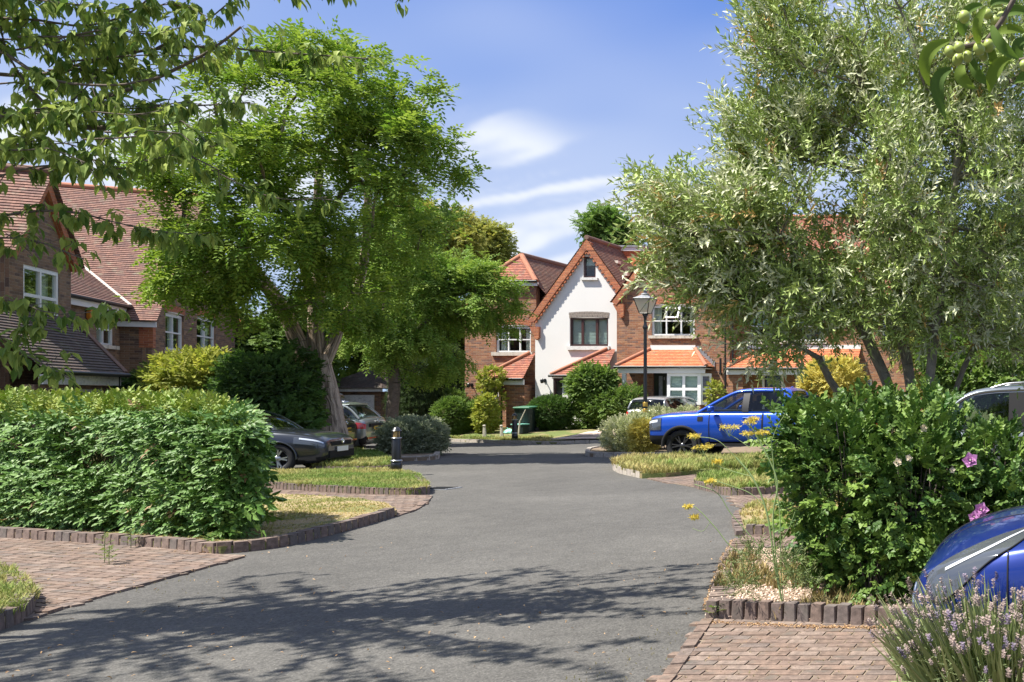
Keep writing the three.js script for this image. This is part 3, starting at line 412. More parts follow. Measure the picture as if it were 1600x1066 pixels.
  ridgeRun(h2, V(xm, r2 + 0.03, fo + 0.2), V(xm, r2 + 0.03, -10)); part('fascia', box6(c0 - 0.2, c0 - 0.14, e2 - 0.45, e2 - 0.28, -0.3, fo + 0.15), M.white, h2); part('corner_bricks', box6(c0 - 0.02, c0 + 0.2, e2 - 1.1, e2 - 0.28, fo - 0.3, fo + 0.03), M.brickOrange, h2);
  // valley between the two roofs
  { const k = (ry - ye) / (0.26 - rz), m2 = (r2 - e2 + 0.25) / (xm - c0 + 0.3), pt2 = zz => { const y = ye + k * (0.26 - zz); return V(c0 - 0.3 + (y - e2 + 0.25) / m2, y + 0.05, zz); }; part('valley_flashing', beam(pt2(0.2), pt2(-3.9), 0.1, 0.03), M.mortar, h2); }
  const h3 = thing('terrace_house', 'orange roofed brick house half hidden behind the spreading street tree', 'house', P0, turn, 'houses along the left of the road');
  const d0 = c0 + span + 0.02, d1 = d0 + 9; const wC = q(413, 556, 437, 528, 0);
  part('wall', slab(rect(d0, d1, -0.2, 4.6), [rect(...wC)], 0.25, 0), wall, h3); win(h3, ...wC, 0, { cols: [1, 1], rows: [1, 1] }); part('roof', tiled([V(d0, 4.5, 0.35), V(d1, 4.5, 0.35), V(d1, 8, -4), V(d0, 8, -4)]), M.tileOrange, h3); part('roof', tiled([V(d0, 4.5, -8.4), V(d1, 4.5, -8.4), V(d1, 8, -4), V(d0, 8, -4)]), M.tileOrange, h3);
  part('gable_wall', slab([[-8, -0.2], [0, -0.2], [0, 4.5], [-4, 7.9], [-8, 4.5]], [], 0.24).rotateY(-Math.PI / 2).translate(d1, 0, -0.26), wall, h3);
  for (const [hh, x] of [[h, (x0 + xEnd) / 2], [h2, xm], [h3, (d0 + d1) / 2]]) { const w = V(x, 0, 0).applyAxisAngle(V(0, 1, 0), turn); hh.position.add(w); for (const c of hh.children) c.position.x -= x; }
  // burglar alarm
  const al = on(138, 492, 0.02).applyMatrix4(inv.clone().invert()), am = thing('alarm_box', 'small orange alarm box on the brick wall of the left house', 'alarm', al, turn);
  const hexa = new THREE.CylinderGeometry(0.19, 0.19, 0.09, 6).rotateX(Math.PI / 2).translate(0, 0, 0.05); part('cover', hexa, M.orangeBox, am); part('badge', new THREE.CylinderGeometry(0.11, 0.11, 0.02, 16).rotateX(Math.PI / 2).translate(0, 0, 0.1), M.white, am);
}
// small garage behind the parked cars
{
  const z = 41, p = A(548, 616, z), g = thing('garage', 'low garage with dark pyramid roof behind the parked cars', 'garage', V(p.x, 0, p.z - 2)), y = EYE + (CY - 612) * z / F;
  part('wall', box6(-1.3, 1.3, -0.2, y, -1.6, 1.9), M.brickBrown, g); part('fascia', box6(-1.45, 1.45, y, y + 0.16, 2.0, 2.08), M.whiteWood, g); part('garage_door', box6(-1.0, 1.0, 0, 1.7, 1.905, 1.94), M.whiteWood, g);
  const e = y + 0.15, t = V(0, e + 1.15, 0.2), c = [V(-1.55, e, 2.15), V(1.55, e, 2.15), V(1.55, e, -1.7), V(-1.55, e, -1.7)]; for (let i = 0; i < 4; i++) part('roof', tiled([c[i], c[(i + 1) % 4], t]), M.tileDark, g);
}
// ---------------------------------------------------------------- ground, road, drives, verges
const inside = (poly, x, z) => { let r = false; for (let i = 0, j = poly.length - 1; i < poly.length; j = i++) { const a = poly[i], b = poly[j]; if ((a.z > z) !== (b.z > z) && x < (b.x - a.x) * (z - a.z) / (b.z - a.z) + a.x) r = !r; } return r; };
const sheetOf = (poly, y0, y1) => new THREE.ExtrudeGeometry(new THREE.Shape(poly.map(p => new THREE.Vector2(p.x, -p.z))), { depth: y1 - y0, bevelEnabled: false }).rotateX(-Math.PI / 2).translate(0, y0, 0);
const inView = (x, y, z, pad = 0) => { if (z > -0.3) return false; const px = CX - x / z * F, py = CY - (y - EYE) / -z * F; return px > -pad && px < 1600 + pad && py > -pad && py < 1066 + pad; };
function resample(pts, step) { const out = [pts[0].clone()]; let need = step; for (let i = 1; i < pts.length; i++) { let a = pts[i - 1].clone(); const b = pts[i]; let l = a.distanceTo(b); while (l >= need) { a.lerp(b, need / l); out.push(a.clone()); l = a.distanceTo(b); need = step; } need -= l; } return out; }
const curve = (pts, n = 60, t = 0.5) => new THREE.CatmullRomCurve3(pts, false, 'centripetal', t).getSpacedPoints(n);
function bevelBox(w, h, d, c = 0.008) { const t = Math.min(c, w / 3, h / 3, d / 3), x = w / 2, y = h / 2, z = d / 2; const s = new THREE.Shape([[-x + t, -z], [x - t, -z], [x, -z + t], [x, z - t], [x - t, z], [-x + t, z], [-x, z - t], [-x, -z + t]].map(p => new THREE.Vector2(...p))); const g = new THREE.ExtrudeGeometry(s, { depth: h - t, bevelEnabled: true, bevelThickness: t, bevelSize: 0, bevelOffset: -0, bevelSegments: 1 }); g.rotateX(-Math.PI / 2).translate(0, -y + t * 0.5, 0); const p = g.attributes.position; for (let i = 0; i < p.count; i++) if (p.getY(i) > y - 0.6 * t) { p.setX(i, p.getX(i) * (1 - 1.2 * t / x)); p.setZ(i, p.getZ(i) * (1 - 1.2 * t / z)); } return uvBox(g); }
function kerb(label, pts, side, o = {}) {                       // blocks set along a line, on its `side`
  const { block = 0.105, h = 0.13, w = 0.13, mats = M.kerbs, seed = 5, name = 'kerb', tilt = 0.35 } = o, R = rng(seed), run = resample(pts, block), k = new THREE.Group(); k.name = numbered(name); scene.add(k); tag(k, label, null, null, 'structure');
  const c = run[Math.floor(run.length / 2)]; k.position.copy(c);
  const gs = [0, 1, 2, 3].map(i => bevelBox(block - 0.004, h + 0.08, w, 0.007).translate(i * 0.37, i * 0.21, i * 0.13)); gs.forEach((g, i) => { const u = uvBox(g); u.translate(-i * 0.37, -i * 0.21, -i * 0.13); gs[i] = u; });
  for (let i = 0; i < run.length - 1; i++) { const a = run[i], b = run[i + 1], d = b.clone().sub(a), m = part('kerb_block', gs[Math.floor(R() * 4)], mats[Math.floor(R() * mats.length)], k); const n = V(-d.z, 0, d.x).normalize().multiplyScalar(side * (w / 2 - 0.014 + (R() - 0.5) * 0.008)); m.position.copy(a).add(b).multiplyScalar(0.5).add(n).sub(c); m.position.y = h / 2 - 0.04 + (R() - 0.5) * 0.014; m.rotation.y = -Math.atan2(d.z, d.x) + (R() - 0.5) * 0.05 * tilt; m.rotation.x = (R() - 0.5) * 0.06 * tilt; }
  return k;
}
function paving(name, label, poly, o = {}) {
  const { w = 0.1, l = 0.2, turn = 0, at = poly[0], seed = 3, top = 0.016, parts = 300, bond = 'stretcher', mats = M.pavers } = o, R = rng(seed), g0 = new THREE.Group(); g0.name = numbered(name); scene.add(g0); tag(g0, label, null, null, 'structure');
  const ctr = poly.reduce((s, p) => s.add(p), V(0, 0, 0)).multiplyScalar(1 / poly.length); g0.position.set(ctr.x, 0, ctr.z);
  part('bedding', sheetOf(poly.map(p => p.clone().sub(ctr)), 0.002, 0.0115), M.joint, g0);
  const c = Math.cos(turn), s = Math.sin(turn), local = poly.map(p => { const d = p.clone().sub(at); return [d.x * c - d.z * s, d.x * s + d.z * c]; }), x0 = Math.min(...local.map(p => p[0])), x1 = Math.max(...local.map(p => p[0])), z0 = Math.min(...local.map(p => p[1])), z1 = Math.max(...local.map(p => p[1])), all = [];
  const push = (u, v, rot) => { const x = at.x + u * c + v * s, z = at.z - u * s + v * c; if (inside(poly, x, z)) all.push([x, z, turn + rot]); };
  if (bond === 'herring') { const n = Math.ceil((x1 - x0 + z1 - z0) / w) + 8; for (let i = -n; i < n; i++) for (let j = -n; j < n; j++) { const m = ((i - j) % 4 + 4) % 4; const u = x0 + i * w, v = z0 + j * w; if (u < x0 - l || u > x1 + l || v < z0 - l || v > z1 + l) continue; if (m === 0) push(u + w, v + w / 2, 0); else if (m === 3) push(u + w / 2, v + w, Math.PI / 2); } }
  else for (let i = Math.floor(x0 / w); i * w < x1; i++) for (let j = Math.floor(z0 / l) - 1; j * l < z1; j++) push((i + 0.5) * w, (j + 0.5 + (i % 2 ? 0.5 : 0)) * l, Math.PI / 2);
  const near = all.map(a => [inView(a[0], 0, a[1]) ? -a[1] : 999 - a[1], a]).sort((a, b) => a[0] - b[0]).map(a => a[1]);
  const gs = [0, 1, 2].map(i => { const g = bevelBox(l - 0.005, 0.05, w - 0.005, 0.004).translate(i * 0.29, 0, i * 0.17); const u = uvBox(g); return u.translate(-i * 0.29, 0, -i * 0.17); }), rest = [];
  near.forEach((a, i) => { const p = V(a[0] - ctr.x, top - 0.025 + (R() - 0.5) * 0.004, a[1] - ctr.z), e = new THREE.Euler((R() - 0.5) * 0.03, a[2] + (R() - 0.5) * 0.03, (R() - 0.5) * 0.03), g = gs[Math.floor(R() * 3)], tone = R();
    if (i < parts) { const m = part('paver', g, mats[Math.floor(tone * mats.length)], g0); m.position.copy(p); m.rotation.copy(e); }
    else { const q = g.clone().applyMatrix4(new THREE.Matrix4().makeRotationFromEuler(e).setPosition(p)); const k = 0.75 + tone * 0.45, col = new Float32Array(q.attributes.position.count * 3).fill(k); for (let t = 0; t < col.length; t += 3) { col[t + 1] = k * (0.95 + 0.1 * ((tone * 7) % 1)); } q.setAttribute('color', new THREE.BufferAttribute(col, 3)); rest.push(q); } });
  if (rest.length) { const mat = M.pavers[0].clone(); mat.vertexColors = true; const m = part('pavers_beyond', mergeGeometries(rest), mat, g0); m.userData.kind = 'stuff'; }
  return g0;
}
struct('ground', new THREE.PlaneGeometry(900, 900).rotateX(-Math.PI / 2).translate(0, -0.03, 0), M.terrain, 'dry green land under and beyond the street');
{ const uv = scene.children.at(-1).geometry.attributes.uv; for (let i = 0; i < uv.count; i++) uv.setXY(i, uv.getX(i) * 900, uv.getY(i) * 900); }
struct('road', sheetOf([V(-48, 0, 6), V(14, 0, 6), V(14, 0, -32.2), V(-19.8, 0, -32.2), G(690, 689), V(-25.2, 0, -36), V(-25.2, 0, -70), V(-34, 0, -70), V(-34, 0, -40), V(-48, 0, -40)], -0.02, 0), M.asphalt, 'grey asphalt road running between the kerbs to the houses');

function verge2(label, outline, mat, top = 0.1) { const m = struct('verge', sheetOf(outline, -0.02, top), mat, label); return m; }
const tuftGeo = (() => { const R = rng(77), p = [], n = 7; for (let i = 0; i < n; i++) { const a = R() * 6.28, b = R() * 6.28, h = 0.6 + 0.4 * R(), w = 0.05, lean = 0.2 + 0.5 * R(), cx = Math.cos(b) * 0.25 * R(), cz = Math.sin(b) * 0.25 * R(), dx = Math.cos(a), dz = Math.sin(a); const A0 = [cx - dz * w, 0, cz + dx * w], B0 = [cx + dz * w, 0, cz - dx * w], m = [cx + dx * lean * 0.35, h * 0.6, cz + dz * lean * 0.35], t = [cx + dx * lean, h, cz + dz * lean], A1 = [m[0] - dz * w * 0.7, m[1], m[2] + dx * w * 0.7], B1 = [m[0] + dz * w * 0.7, m[1], m[2] - dx * w * 0.7]; p.push(...A0, ...B0, ...A1, ...B0, ...B1, ...A1, ...A1, ...B1, ...t); } const g = new THREE.BufferGeometry(); g.setAttribute('position', new THREE.Float32BufferAttribute(p, 3)); g.computeVertexNormals(); return g; })();
M.grass = leaves([1, 1, 1], 0.35);
function grass(label, poly, count, h, dry, seed, y = 0.1, name = 'grass') {
  const R = rng(seed), xs = poly.map(p => p.x), zs = poly.map(p => p.z), x0 = Math.min(...xs), x1 = Math.max(...xs), z0 = Math.min(...zs), z1 = Math.max(...zs), im = shadows(new THREE.InstancedMesh(tuftGeo, M.grass, count)), m = new THREE.Matrix4(), q = new THREE.Quaternion(), c = new THREE.Color(); let n = 0, tries = 0;
  while (n < count && tries++ < count * 30) { const x = lerp(x0, x1, R()), z = lerp(z0, z1, R()); if (!inside(poly, x, z) || !inView(x, 0.1, z, 60)) continue; const f = fbm(x * 1.3 + seed, z * 1.3, 3, 0, 5); if (R() > 0.35 + 1.1 * f) continue; const k = h * (0.5 + 0.9 * R()) * (0.6 + 0.8 * f); m.compose(V(x, y - 0.01, z), q.setFromEuler(new THREE.Euler(0, R() * 6.28, 0)), V(k * 1.3, k, k * 1.3)); im.setMatrixAt(n, m); const t = clamp(dry + (fbm(x * 0.9 + 9, z * 0.9 + seed, 3, 0, 8) - 0.5) * 1.3 + (R() - 0.5) * 0.5), b = 0.75 + 0.5 * R(); c.setRGB(lerp(0.16, 0.5, t) * b, lerp(0.26, 0.41, t) * b, lerp(0.045, 0.17, t) * b); im.setColorAt(n, c); n++; }
  im.count = n; im.name = numbered(name); scene.add(im); return tag(im, label, null, null, 'stuff');
}
// hedge bed on the left
const hedgeFront = [V(-19, 0, -12.5), G(0, 842), G(125, 850), G(281, 861), G(331, 867), G(390, 862), G(428, 857), G(474, 847), G(518, 836), G(554, 826), G(582, 818), G(620, 806)];
const hedgeKerb = curve(hedgeFront, 160);
const hedgeBed = [...hedgeKerb, G(602, 794), G(556, 787), G(500, 783), G(440, 780), G(300, 776), V(-19, 0, -15.5)];
verge2('dry verge with patchy turf under and beside the clipped hedge', hedgeBed, M.turfDry, 0.085); kerb('curving brown block kerb in front of the hedge', hedgeKerb, -1, { seed: 11, h: 0.12, block: 0.14 });
grass('short dry turf beside the clipped hedge', hedgeBed.filter(p => p.x > -18.5), 13000, 0.035, 0.72, 12, 0.085);
// corner bed at bottom left
const cornerKerb = curve([G(-260, 885), G(-120, 893), G(0, 906), G(30, 917), G(50, 936), G(53, 952), G(36, 970), G(0, 985), G(-90, 1018)], 60);
verge2('small weedy bed at the bottom left corner', cornerKerb, M.turfGreen, 0.09); kerb('rounded block kerb at the bottom left corner', cornerKerb, 1, { seed: 13, h: 0.12 }); grass('rough green weeds in the bottom left bed', cornerKerb.map(p => p.clone()), 900, 0.09, 0.3, 14, 0.09);
// grass island with the bollard
const islKerb = curve([V(-24.5, 0, -17.2), G(300, 757), G(440, 766), G(556, 773), G(640, 775), G(664, 773.5), G(670, 768), G(664, 760), G(652, 750), G(638, 745)], 120), islPoly = [...islKerb, G(600, 743), V(-24.5, 0, -19.2)];
verge2('grass island behind the brick paved drive', islPoly, M.turfGreen, 0.1); kerb('brown block kerb round the grass island', islKerb, -1, { seed: 15 }); grass('lit green grass on the island with the bollard', islPoly, 22000, 0.075, 0.3, 16);
// tree island behind it
const treeKerb = curve([G(478, 728), G(480, 735), G(492, 737.5), G(560, 738), G(604, 737), G(612, 733), G(606, 724), G(592, 716)], 80), treePoly = [...treeKerb, G(560, 712), G(485, 712)];
verge2('shaded grass island under the big street tree', treePoly, M.turfGreen, 0.12); kerb('block kerb round the island of the big street tree', treeKerb, -1, { seed: 17 }); grass('shaded grass round the big tree trunk', treePoly, 5000, 0.12, 0.15, 18, 0.12);
// island with the pale dark bush
const bushKerb = curve([G(592, 714), G(600, 721), G(640, 721), G(676, 719), G(686, 714), G(682, 705), G(670, 698)], 60);
verge2('kerbed soil island under the grey green bush', [...bushKerb, G(630, 697), G(596, 704)], M.soil, 0.1); kerb('pale kerb round the grey green bush', bushKerb, -1, { seed: 19, block: 0.3, mats: M.kerbPale });
// right side, from near to far
const bedKerb = [G(1102, 968.5), G(1391, 981), V(0.2, 0, -6.42)], bedPoly = [G(1102, 968.5), G(1105, 946), G(1121, 902), G(1137, 869), G(1150, 848), G(1206, 860), G(1260, 858), V(0.2, 0, -9.7), V(0.2, 0, -6.42)];
verge2('gravel bed under the hibiscus and the olive tree', bedPoly, M.soil, 0.03); kerb('straight block kerb in front of the gravel bed', bedKerb, -1, { seed: 21, block: 0.107, h: 0.145, w: 0.1 });
kerb('row of bricks laid flat along the gravel bed', resample([G(1105, 955), G(1118, 905), G(1134, 869), G(1149, 847)], 0.05), 1, { seed: 23, block: 0.082, h: 0.04, w: 0.21, name: 'brick_edging', mats: M.pavers, tilt: 2 });
kerb('low timber coloured edging behind the gravel bed', [G(1160, 862), G(1330, 856), V(0.2, 0, -9.75)], 1, { seed: 24, block: 0.6, h: 0.05, w: 0.05, name: 'bed_edging' });
const v7 = [G(1164, 838), G(1260, 838), V(0.5, 0, -10.97)], v7p = [G(1164, 838), G(1157, 815), G(1160, 806), G(1175, 794), G(1230, 790), V(0.5, 0, -14), V(0.5, 0, -10.97)];
verge2('parched verge with the hidden bollard right of the road', v7p, M.turfDry, 0.1); kerb('block kerb facing us behind the gravel bed', v7, -1, { seed: 25, block: 0.11 }); kerb('kerb along the road beside the parched verge', [G(1176, 794), G(1160, 806), G(1156, 815), G(1164, 838)], 1, { seed: 26, block: 0.11, h: 0.06 }); grass('parched grass right of the road', v7p, 3500, 0.07, 0.8, 27);
const v8 = curve([G(1084, 761), G(1090, 764), G(1110, 769), G(1140, 775), G(1160, 775), G(1230, 771)], 50), v8p = [...v8, V(0.5, 0, -15.7), V(0.5, 0, -19), G(1195, 746), G(1130, 746), G(1095, 752)];
verge2('weedy verge between two paved drives on the right', v8p, M.turfGreen, 0.1); kerb('pinkish block kerb round the weedy verge', v8, -1, { seed: 29, block: 0.11 }); grass('long weedy grass between the drives on the right', v8p, 5000, 0.12, 0.45, 30);
const v9 = curve([G(990, 722), G(968, 727), G(958, 733), G(966, 739), G(985, 744), G(1003, 748)], 50), v9p = [...v9, G(1040, 747), G(1100, 741), G(1195, 738), V(0.5, 0, -20.3), V(0.5, 0, -23), G(1195, 722)];
verge2('verge with long pale grass in front of the pickup', v9p, M.turfGreen, 0.1); kerb('pale rounded kerb at the tip of the long grass verge', v9, -1, { seed: 31, block: 0.3, mats: M.kerbPale }); grass('long pale grass in front of the blue pickup', v9p, 9000, 0.17, 0.62, 32);
const v10 = curve([G(1030, 701), G(960, 702), G(925, 705), G(916, 709), G(922, 714), G(960, 715), G(1060, 715)], 60);
verge2('soil island under the variegated bushes and lamp post', [...v10, G(1200, 715), G(1200, 701)], M.soil, 0.1); kerb('pale kerb round the variegated bushes', v10, -1, { seed: 33, block: 0.3, mats: M.kerbPale });
// far front gardens: the lawn climbs a little to the houses
const farKerb = curve([V(-24.6, 0, -45), G(687, 684), G(690, 689), G(720, 691), G(756, 692), G(800, 693.5), G(854, 694), G(933, 692.5), G(1000, 691), V(2, 0, -32.4), V(14, 0, -32.3)], 200);
kerb('low pale kerb along the far side of the road', farKerb, -1, { seed: 35, block: 0.45, h: 0.1, mats: M.kerbPale });
{ const s = new THREE.Shape(); const pts = [...farKerb, V(14, 0, -80), V(-24.6, 0, -80)]; s.setFromPoints(pts.map(p => new THREE.Vector2(p.x, -p.z))); let g = new THREE.PlaneGeometry(44, 50, 60, 60).rotateX(-Math.PI / 2).translate(-6, 0, -56.5); const p = g.attributes.position; for (let i = 0; i < p.count; i++) { const z = -p.getZ(i); p.setY(i, 0.08 + 0.24 * smooth(32.8, 36.8, z)); } g = uvBox(g); const keep = [], q = g.attributes.position; for (let i = 0; i < q.count; i += 3) { if ([0, 1, 2].every(k => inside(pts, q.getX(i + k), q.getZ(i + k)))) keep.push(i, i + 1, i + 2); } const pos = [], uv = []; for (const i of keep) { pos.push(q.getX(i), q.getY(i), q.getZ(i)); uv.push(q.getX(i), q.getZ(i)); } const o = new THREE.BufferGeometry(); o.setAttribute('position', new THREE.Float32BufferAttribute(pos, 3)); o.setAttribute('uv', new THREE.Float32BufferAttribute(uv, 2)); o.computeVertexNormals(); struct('front_garden', o, M.turfGreen, 'sloping front lawn before the far row of houses'); verge2('narrow grass strip behind the far kerb', [...farKerb, V(14, 0, -33.4), V(-24.2, 0, -33.6)], M.turfGreen, 0.06); }
grass('sunny grass before the far houses', [G(690, 688), G(860, 693.5), G(866, 686), G(700, 681)], 3500, 0.09, 0.5, 37, 0.09);
// brick paved drives
paving('brick_drive', 'brick paved drive in the left foreground', [V(-19, 0, -12.4), G(0, 842), G(125, 850), G(281, 861), G(331, 867), G(384, 869), G(297, 894), G(219, 916), G(125, 942), G(47, 969), G(54, 950), G(50, 935), G(30, 916), G(0, 905), G(-120, 892), G(-400, 872)], { turn: 1.3, seed: 41, at: G(200, 900) });
paving('brick_drive', 'brick paved drive between hedge and grass island', [G(622, 806), G(645, 798), G(664, 786), G(674, 775), G(640, 775), G(556, 773), G(440, 766), G(300, 757), V(-24.5, 0, -17.2), V(-22, 0, -15.4), G(300, 776), G(440, 780), G(500, 783), G(556, 787), G(602, 794)], { turn: 1.4, seed: 43, parts: 150 });
paving('brick_drive', 'brick paved drive in the right foreground', [G(1102, 966), G(1035, 1066), V(-2.2, 0, -4.2), V(-1.9, 0, -3.2), V(0.6, 0, -3.2), V(0.6, 0, -6.45), G(1391, 979)], { turn: Math.PI / 2, seed: 45, at: V(-3, 0, -6) });
kerb('double row of flat bricks edging the right foreground drive', [G(1098, 972), G(1033, 1066), V(-2.35, 0, -4.2)], -1, { seed: 46, block: 0.2, w: 0.1, h: 0.022, name: 'brick_edging', mats: M.pavers });
paving('brick_drive', 'brick paved drive behind the gravel bed', [G(1150, 848), G(1164, 838), V(0.5, 0, -10.97), V(0.5, 0, -9.8), G(1206, 861)], { turn: 1.5, seed: 47, parts: 40 });
paving('brick_drive', 'brick paved drive beyond the parched verge', [G(1150, 793), G(1176, 794), G(1230, 790), V(0.5, 0, -14), V(0.5, 0, -15.6), G(1230, 772), G(1160, 776), G(1140, 776)], { turn: 1.5, seed: 49, parts: 40 });
paving('brick_drive', 'brick paved drive before the long grass verge', [G(1010, 749), G(1084, 762), G(1095, 752), G(1195, 746), V(0.5, 0, -19), V(0.5, 0, -20.2), G(1195, 738), G(1100, 741), G(1040, 747)], { turn: 1.5, seed: 51, parts: 40 });
kerb('flat bricks edging the left foreground drive along the road', [G(47, 970), G(125, 943), G(219, 917), G(297, 895), G(388, 869.5)], -1, { seed: 48, block: 0.2, w: 0.1, h: 0.02, name: 'brick_edging', mats: M.pavers });
kerb('flat bricks edging the drive between hedge and grass island', curve([G(620, 807.5), G(647, 799), G(666, 787), G(676, 775)], 30), -1, { seed: 50, block: 0.2, w: 0.1, h: 0.02, name: 'brick_edging', mats: M.pavers });
// pale slab drive to the white house
{ const R = rng(55), g = new THREE.Group(); g.name = numbered('slab_drive'); scene.add(g); tag(g, 'pale pink slab drive up to the silver car', null, null, 'structure'); const a = G(858, 693), b = G(942, 692), c = A(1012, 667, 36.3), d = A(958, 668, 36.3); g.position.copy(a); const n = 7, m = 5, P = (u, v) => { const p = a.clone().lerp(b, u).lerp(d.clone().lerp(c, u), v); p.y = 0.15 + 0.24 * smooth(0, 1, v); return p; };
  part('bedding', (() => { const q = [P(-0.02, -0.01), P(1.02, -0.01), P(1.02, 1.02), P(-0.02, 1.02)].map(p => p.sub(a).add(V(0, -0.008, 0))), o = new THREE.BufferGeometry(); o.setAttribute('position', new THREE.Float32BufferAttribute([0, 1, 2, 0, 2, 3].flatMap(i => q[i].toArray()), 3)); o.computeVertexNormals(); return uvBox(o); })(), M.joint, g);
  for (let j = 0; j < m; j++) for (let i = 0; i < n; i++) { const o = j % 2 ? 0.07 : 0, u0 = clamp(i / n + o + 0.004), u1 = clamp((i + 1) / n + o - 0.004); if (u1 - u0 < 0.02) continue; const q = [P(u0, j / m + 0.012), P(u1, j / m + 0.012), P(u1, (j + 1) / m - 0.012), P(u0, (j + 1) / m - 0.012)].map(p => p.sub(a)), o3 = new THREE.BufferGeometry(), t = 0.012 + R() * 0.008, top = q.map(p => p.clone().add(V(0, t, 0))), f = [[0, 1, 2, 3].map(k => top[k])]; for (let k = 0; k < 4; k++) f.push([q[k], q[(k + 1) % 4], top[(k + 1) % 4], top[k]]); o3.setAttribute('position', new THREE.Float32BufferAttribute(f.flatMap(w => [0, 1, 2, 0, 2, 3].flatMap(k => w[k].toArray())), 3)); part('slab', uvBox(o3), M.slabs[Math.floor(R() * 3)], g); }
  part('drain_cover', box(0.6, 0.03, 0.5, 0.9, 0.1, -1.2), M.lead, g); }
// iron covers in the road
{ const p = G(688, 764), c = thing('gully_grate', 'iron gully grate at the tip of the grass island', 'drain', V(p.x, 0, p.z)); part('frame', box(0.5, 0.02, 0.45, 0, 0.002, 0), M.lead, c); for (let i = 0; i < 6; i++) part('slat', box(0.4, 0.012, 0.03, 0, 0.014, -0.17 + i * 0.068), M.blackPlastic, c); }
// ---------------------------------------------------------------- leaves
function geoOf(tris) { const g = new THREE.BufferGeometry(); g.setAttribute('position', new THREE.Float32BufferAttribute(tris, 3)); g.computeVertexNormals(); return g; }
function blade(out, o, d, n, len, w, fold = 0.25, curl = 0.15) {           // one leaf from o along d, facing n, folded along its rib and curling down
  const s = V().crossVectors(d, n).normalize(), p = (t, k, dy) => o.clone().addScaledVector(d, t * len).addScaledVector(s, k * w / 2).addScaledVector(n, dy - curl * t * t * len);
  const up = fold * w / 2, a = p(0, 0, 0), m1 = p(0.35, 0, 0), m2 = p(0.7, 0, 0), t = p(1, 0, 0), l1 = p(0.35, -1, up), r1 = p(0.35, 1, up), l2 = p(0.7, -0.72, up), r2 = p(0.7, 0.72, up);
  for (const q of [[a, l1, m1], [a, m1, r1], [l1, l2, m1], [l2, m2, m1], [m1, m2, r1], [m2, r2, r1], [l2, t, m2], [m2, t, r2]]) for (const v of q) out.push(v.x, v.y, v.z);
}
function bladeFlat(out, o, d, n, len, w, fold = 0.3) { const s = V().crossVectors(d, n).normalize(), m = o.clone().addScaledVector(d, len * 0.45), t = o.clone().addScaledVector(d, len).addScaledVector(n, -0.08 * len), l = m.clone().addScaledVector(s, -w / 2).addScaledVector(n, fold * w / 2), r = m.clone().addScaledVector(s, w / 2).addScaledVector(n, fold * w / 2); for (const q of [[o, l, t], [o, t, r]]) for (const v of q) out.push(v.x, v.y, v.z); }
const ZD = V(0, 0, 1), YN = V(0, 1, 0);
function frond(n = 6, len = 0.2, ll = 0.05, lw = 0.024, droop = 0.25, seed = 1) { const R = rng(seed), t = []; for (let i = 0; i < n; i++) for (const s of [-1, 1]) { const k = (i + 0.5) / n, o = V(0, -droop * k * k * len, k * len), d = V(s * 1, (R() - 0.5) * 0.5 - 0.1, 0.35 + R() * 0.3).normalize(); bladeFlat(t, o, d, V((R() - 0.5) * 0.7, 1, (R() - 0.5) * 0.7).normalize(), ll * (0.8 + 0.4 * R()), lw); } bladeFlat(t, V(0, -droop * len, len), V(0, -0.2, 1).normalize(), YN, ll, lw); return geoOf(t); }
function sprig(n, len, ll, lw, seed, open = 0.9, jitter = 0.6, full = false) { const R = rng(seed), t = []; for (let i = 0; i < n; i++) { const k = (i + 0.6) / n, a = i * 2.4 + R() * jitter, o = V(Math.sin(i) * 0.02 * len, Math.sin(k * 3) * 0.06 * len, k * len), d = V(Math.cos(a) * open, Math.sin(a) * open, 0.55).normalize(), nn = V(-Math.cos(a) * 0.5 + (R() - 0.5), -Math.sin(a) * 0.5 + 0.5 + (R() - 0.5), 0.9).normalize(); const nrm = nn.addScaledVector(d, -nn.dot(d)).normalize(); (full ? blade : bladeFlat)(t, o, d, nrm, ll * (0.7 + 0.6 * R()), lw * (0.8 + 0.4 * R())); } return geoOf(t); }
function flatSprig(n, len, ll, lw, seed, full = false, tilt = 0.35) { const R = rng(seed), t = []; for (let i = 0; i < n; i++) { const k = (i + 0.4) / n, sd = i % 2 ? 1 : -1, o = V(0, Math.sin(k * 3) * 0.05 * len, k * len), a = i === n - 1 ? 0.1 : 0.75 + 0.35 * R(), d = V(sd * Math.sin(a), (R() - 0.55) * tilt, Math.cos(a)).normalize(), nn = V((R() - 0.5) * 1.1, 1, (R() - 0.5) * 1.1); const nrm = nn.addScaledVector(d, -nn.dot(d)).normalize(); (full ? blade : bladeFlat)(t, o, d, nrm, ll * (0.7 + 0.5 * R()), lw * (0.8 + 0.4 * R())); } return geoOf(t); }
function oliveTwig(n, len, ll, lw, seed) { const R = rng(seed), t = []; for (let i = 0; i < n; i++) for (const s of [0, Math.PI]) { const k = (i + 0.3) / n, a = i * 1.35 + s + (R() - 0.5) * 0.5, o = V(0.03 * Math.sin(k * 4), 0.06 * len * Math.sin(k * 3), k * len), d = V(Math.cos(a) * 0.75, Math.sin(a) * 0.75, 0.75 + 0.5 * R()).normalize(), nn = V(-Math.cos(a) + (R() - 0.5) * 0.6, -Math.sin(a) + (R() - 0.5) * 0.6, 0.6); nn.addScaledVector(d, -nn.dot(d)).normalize(); bladeFlat(t, o, d, nn, ll * (0.7 + 0.55 * R()) * (1 - 0.35 * k), lw, 0.15); } return geoOf(t); }
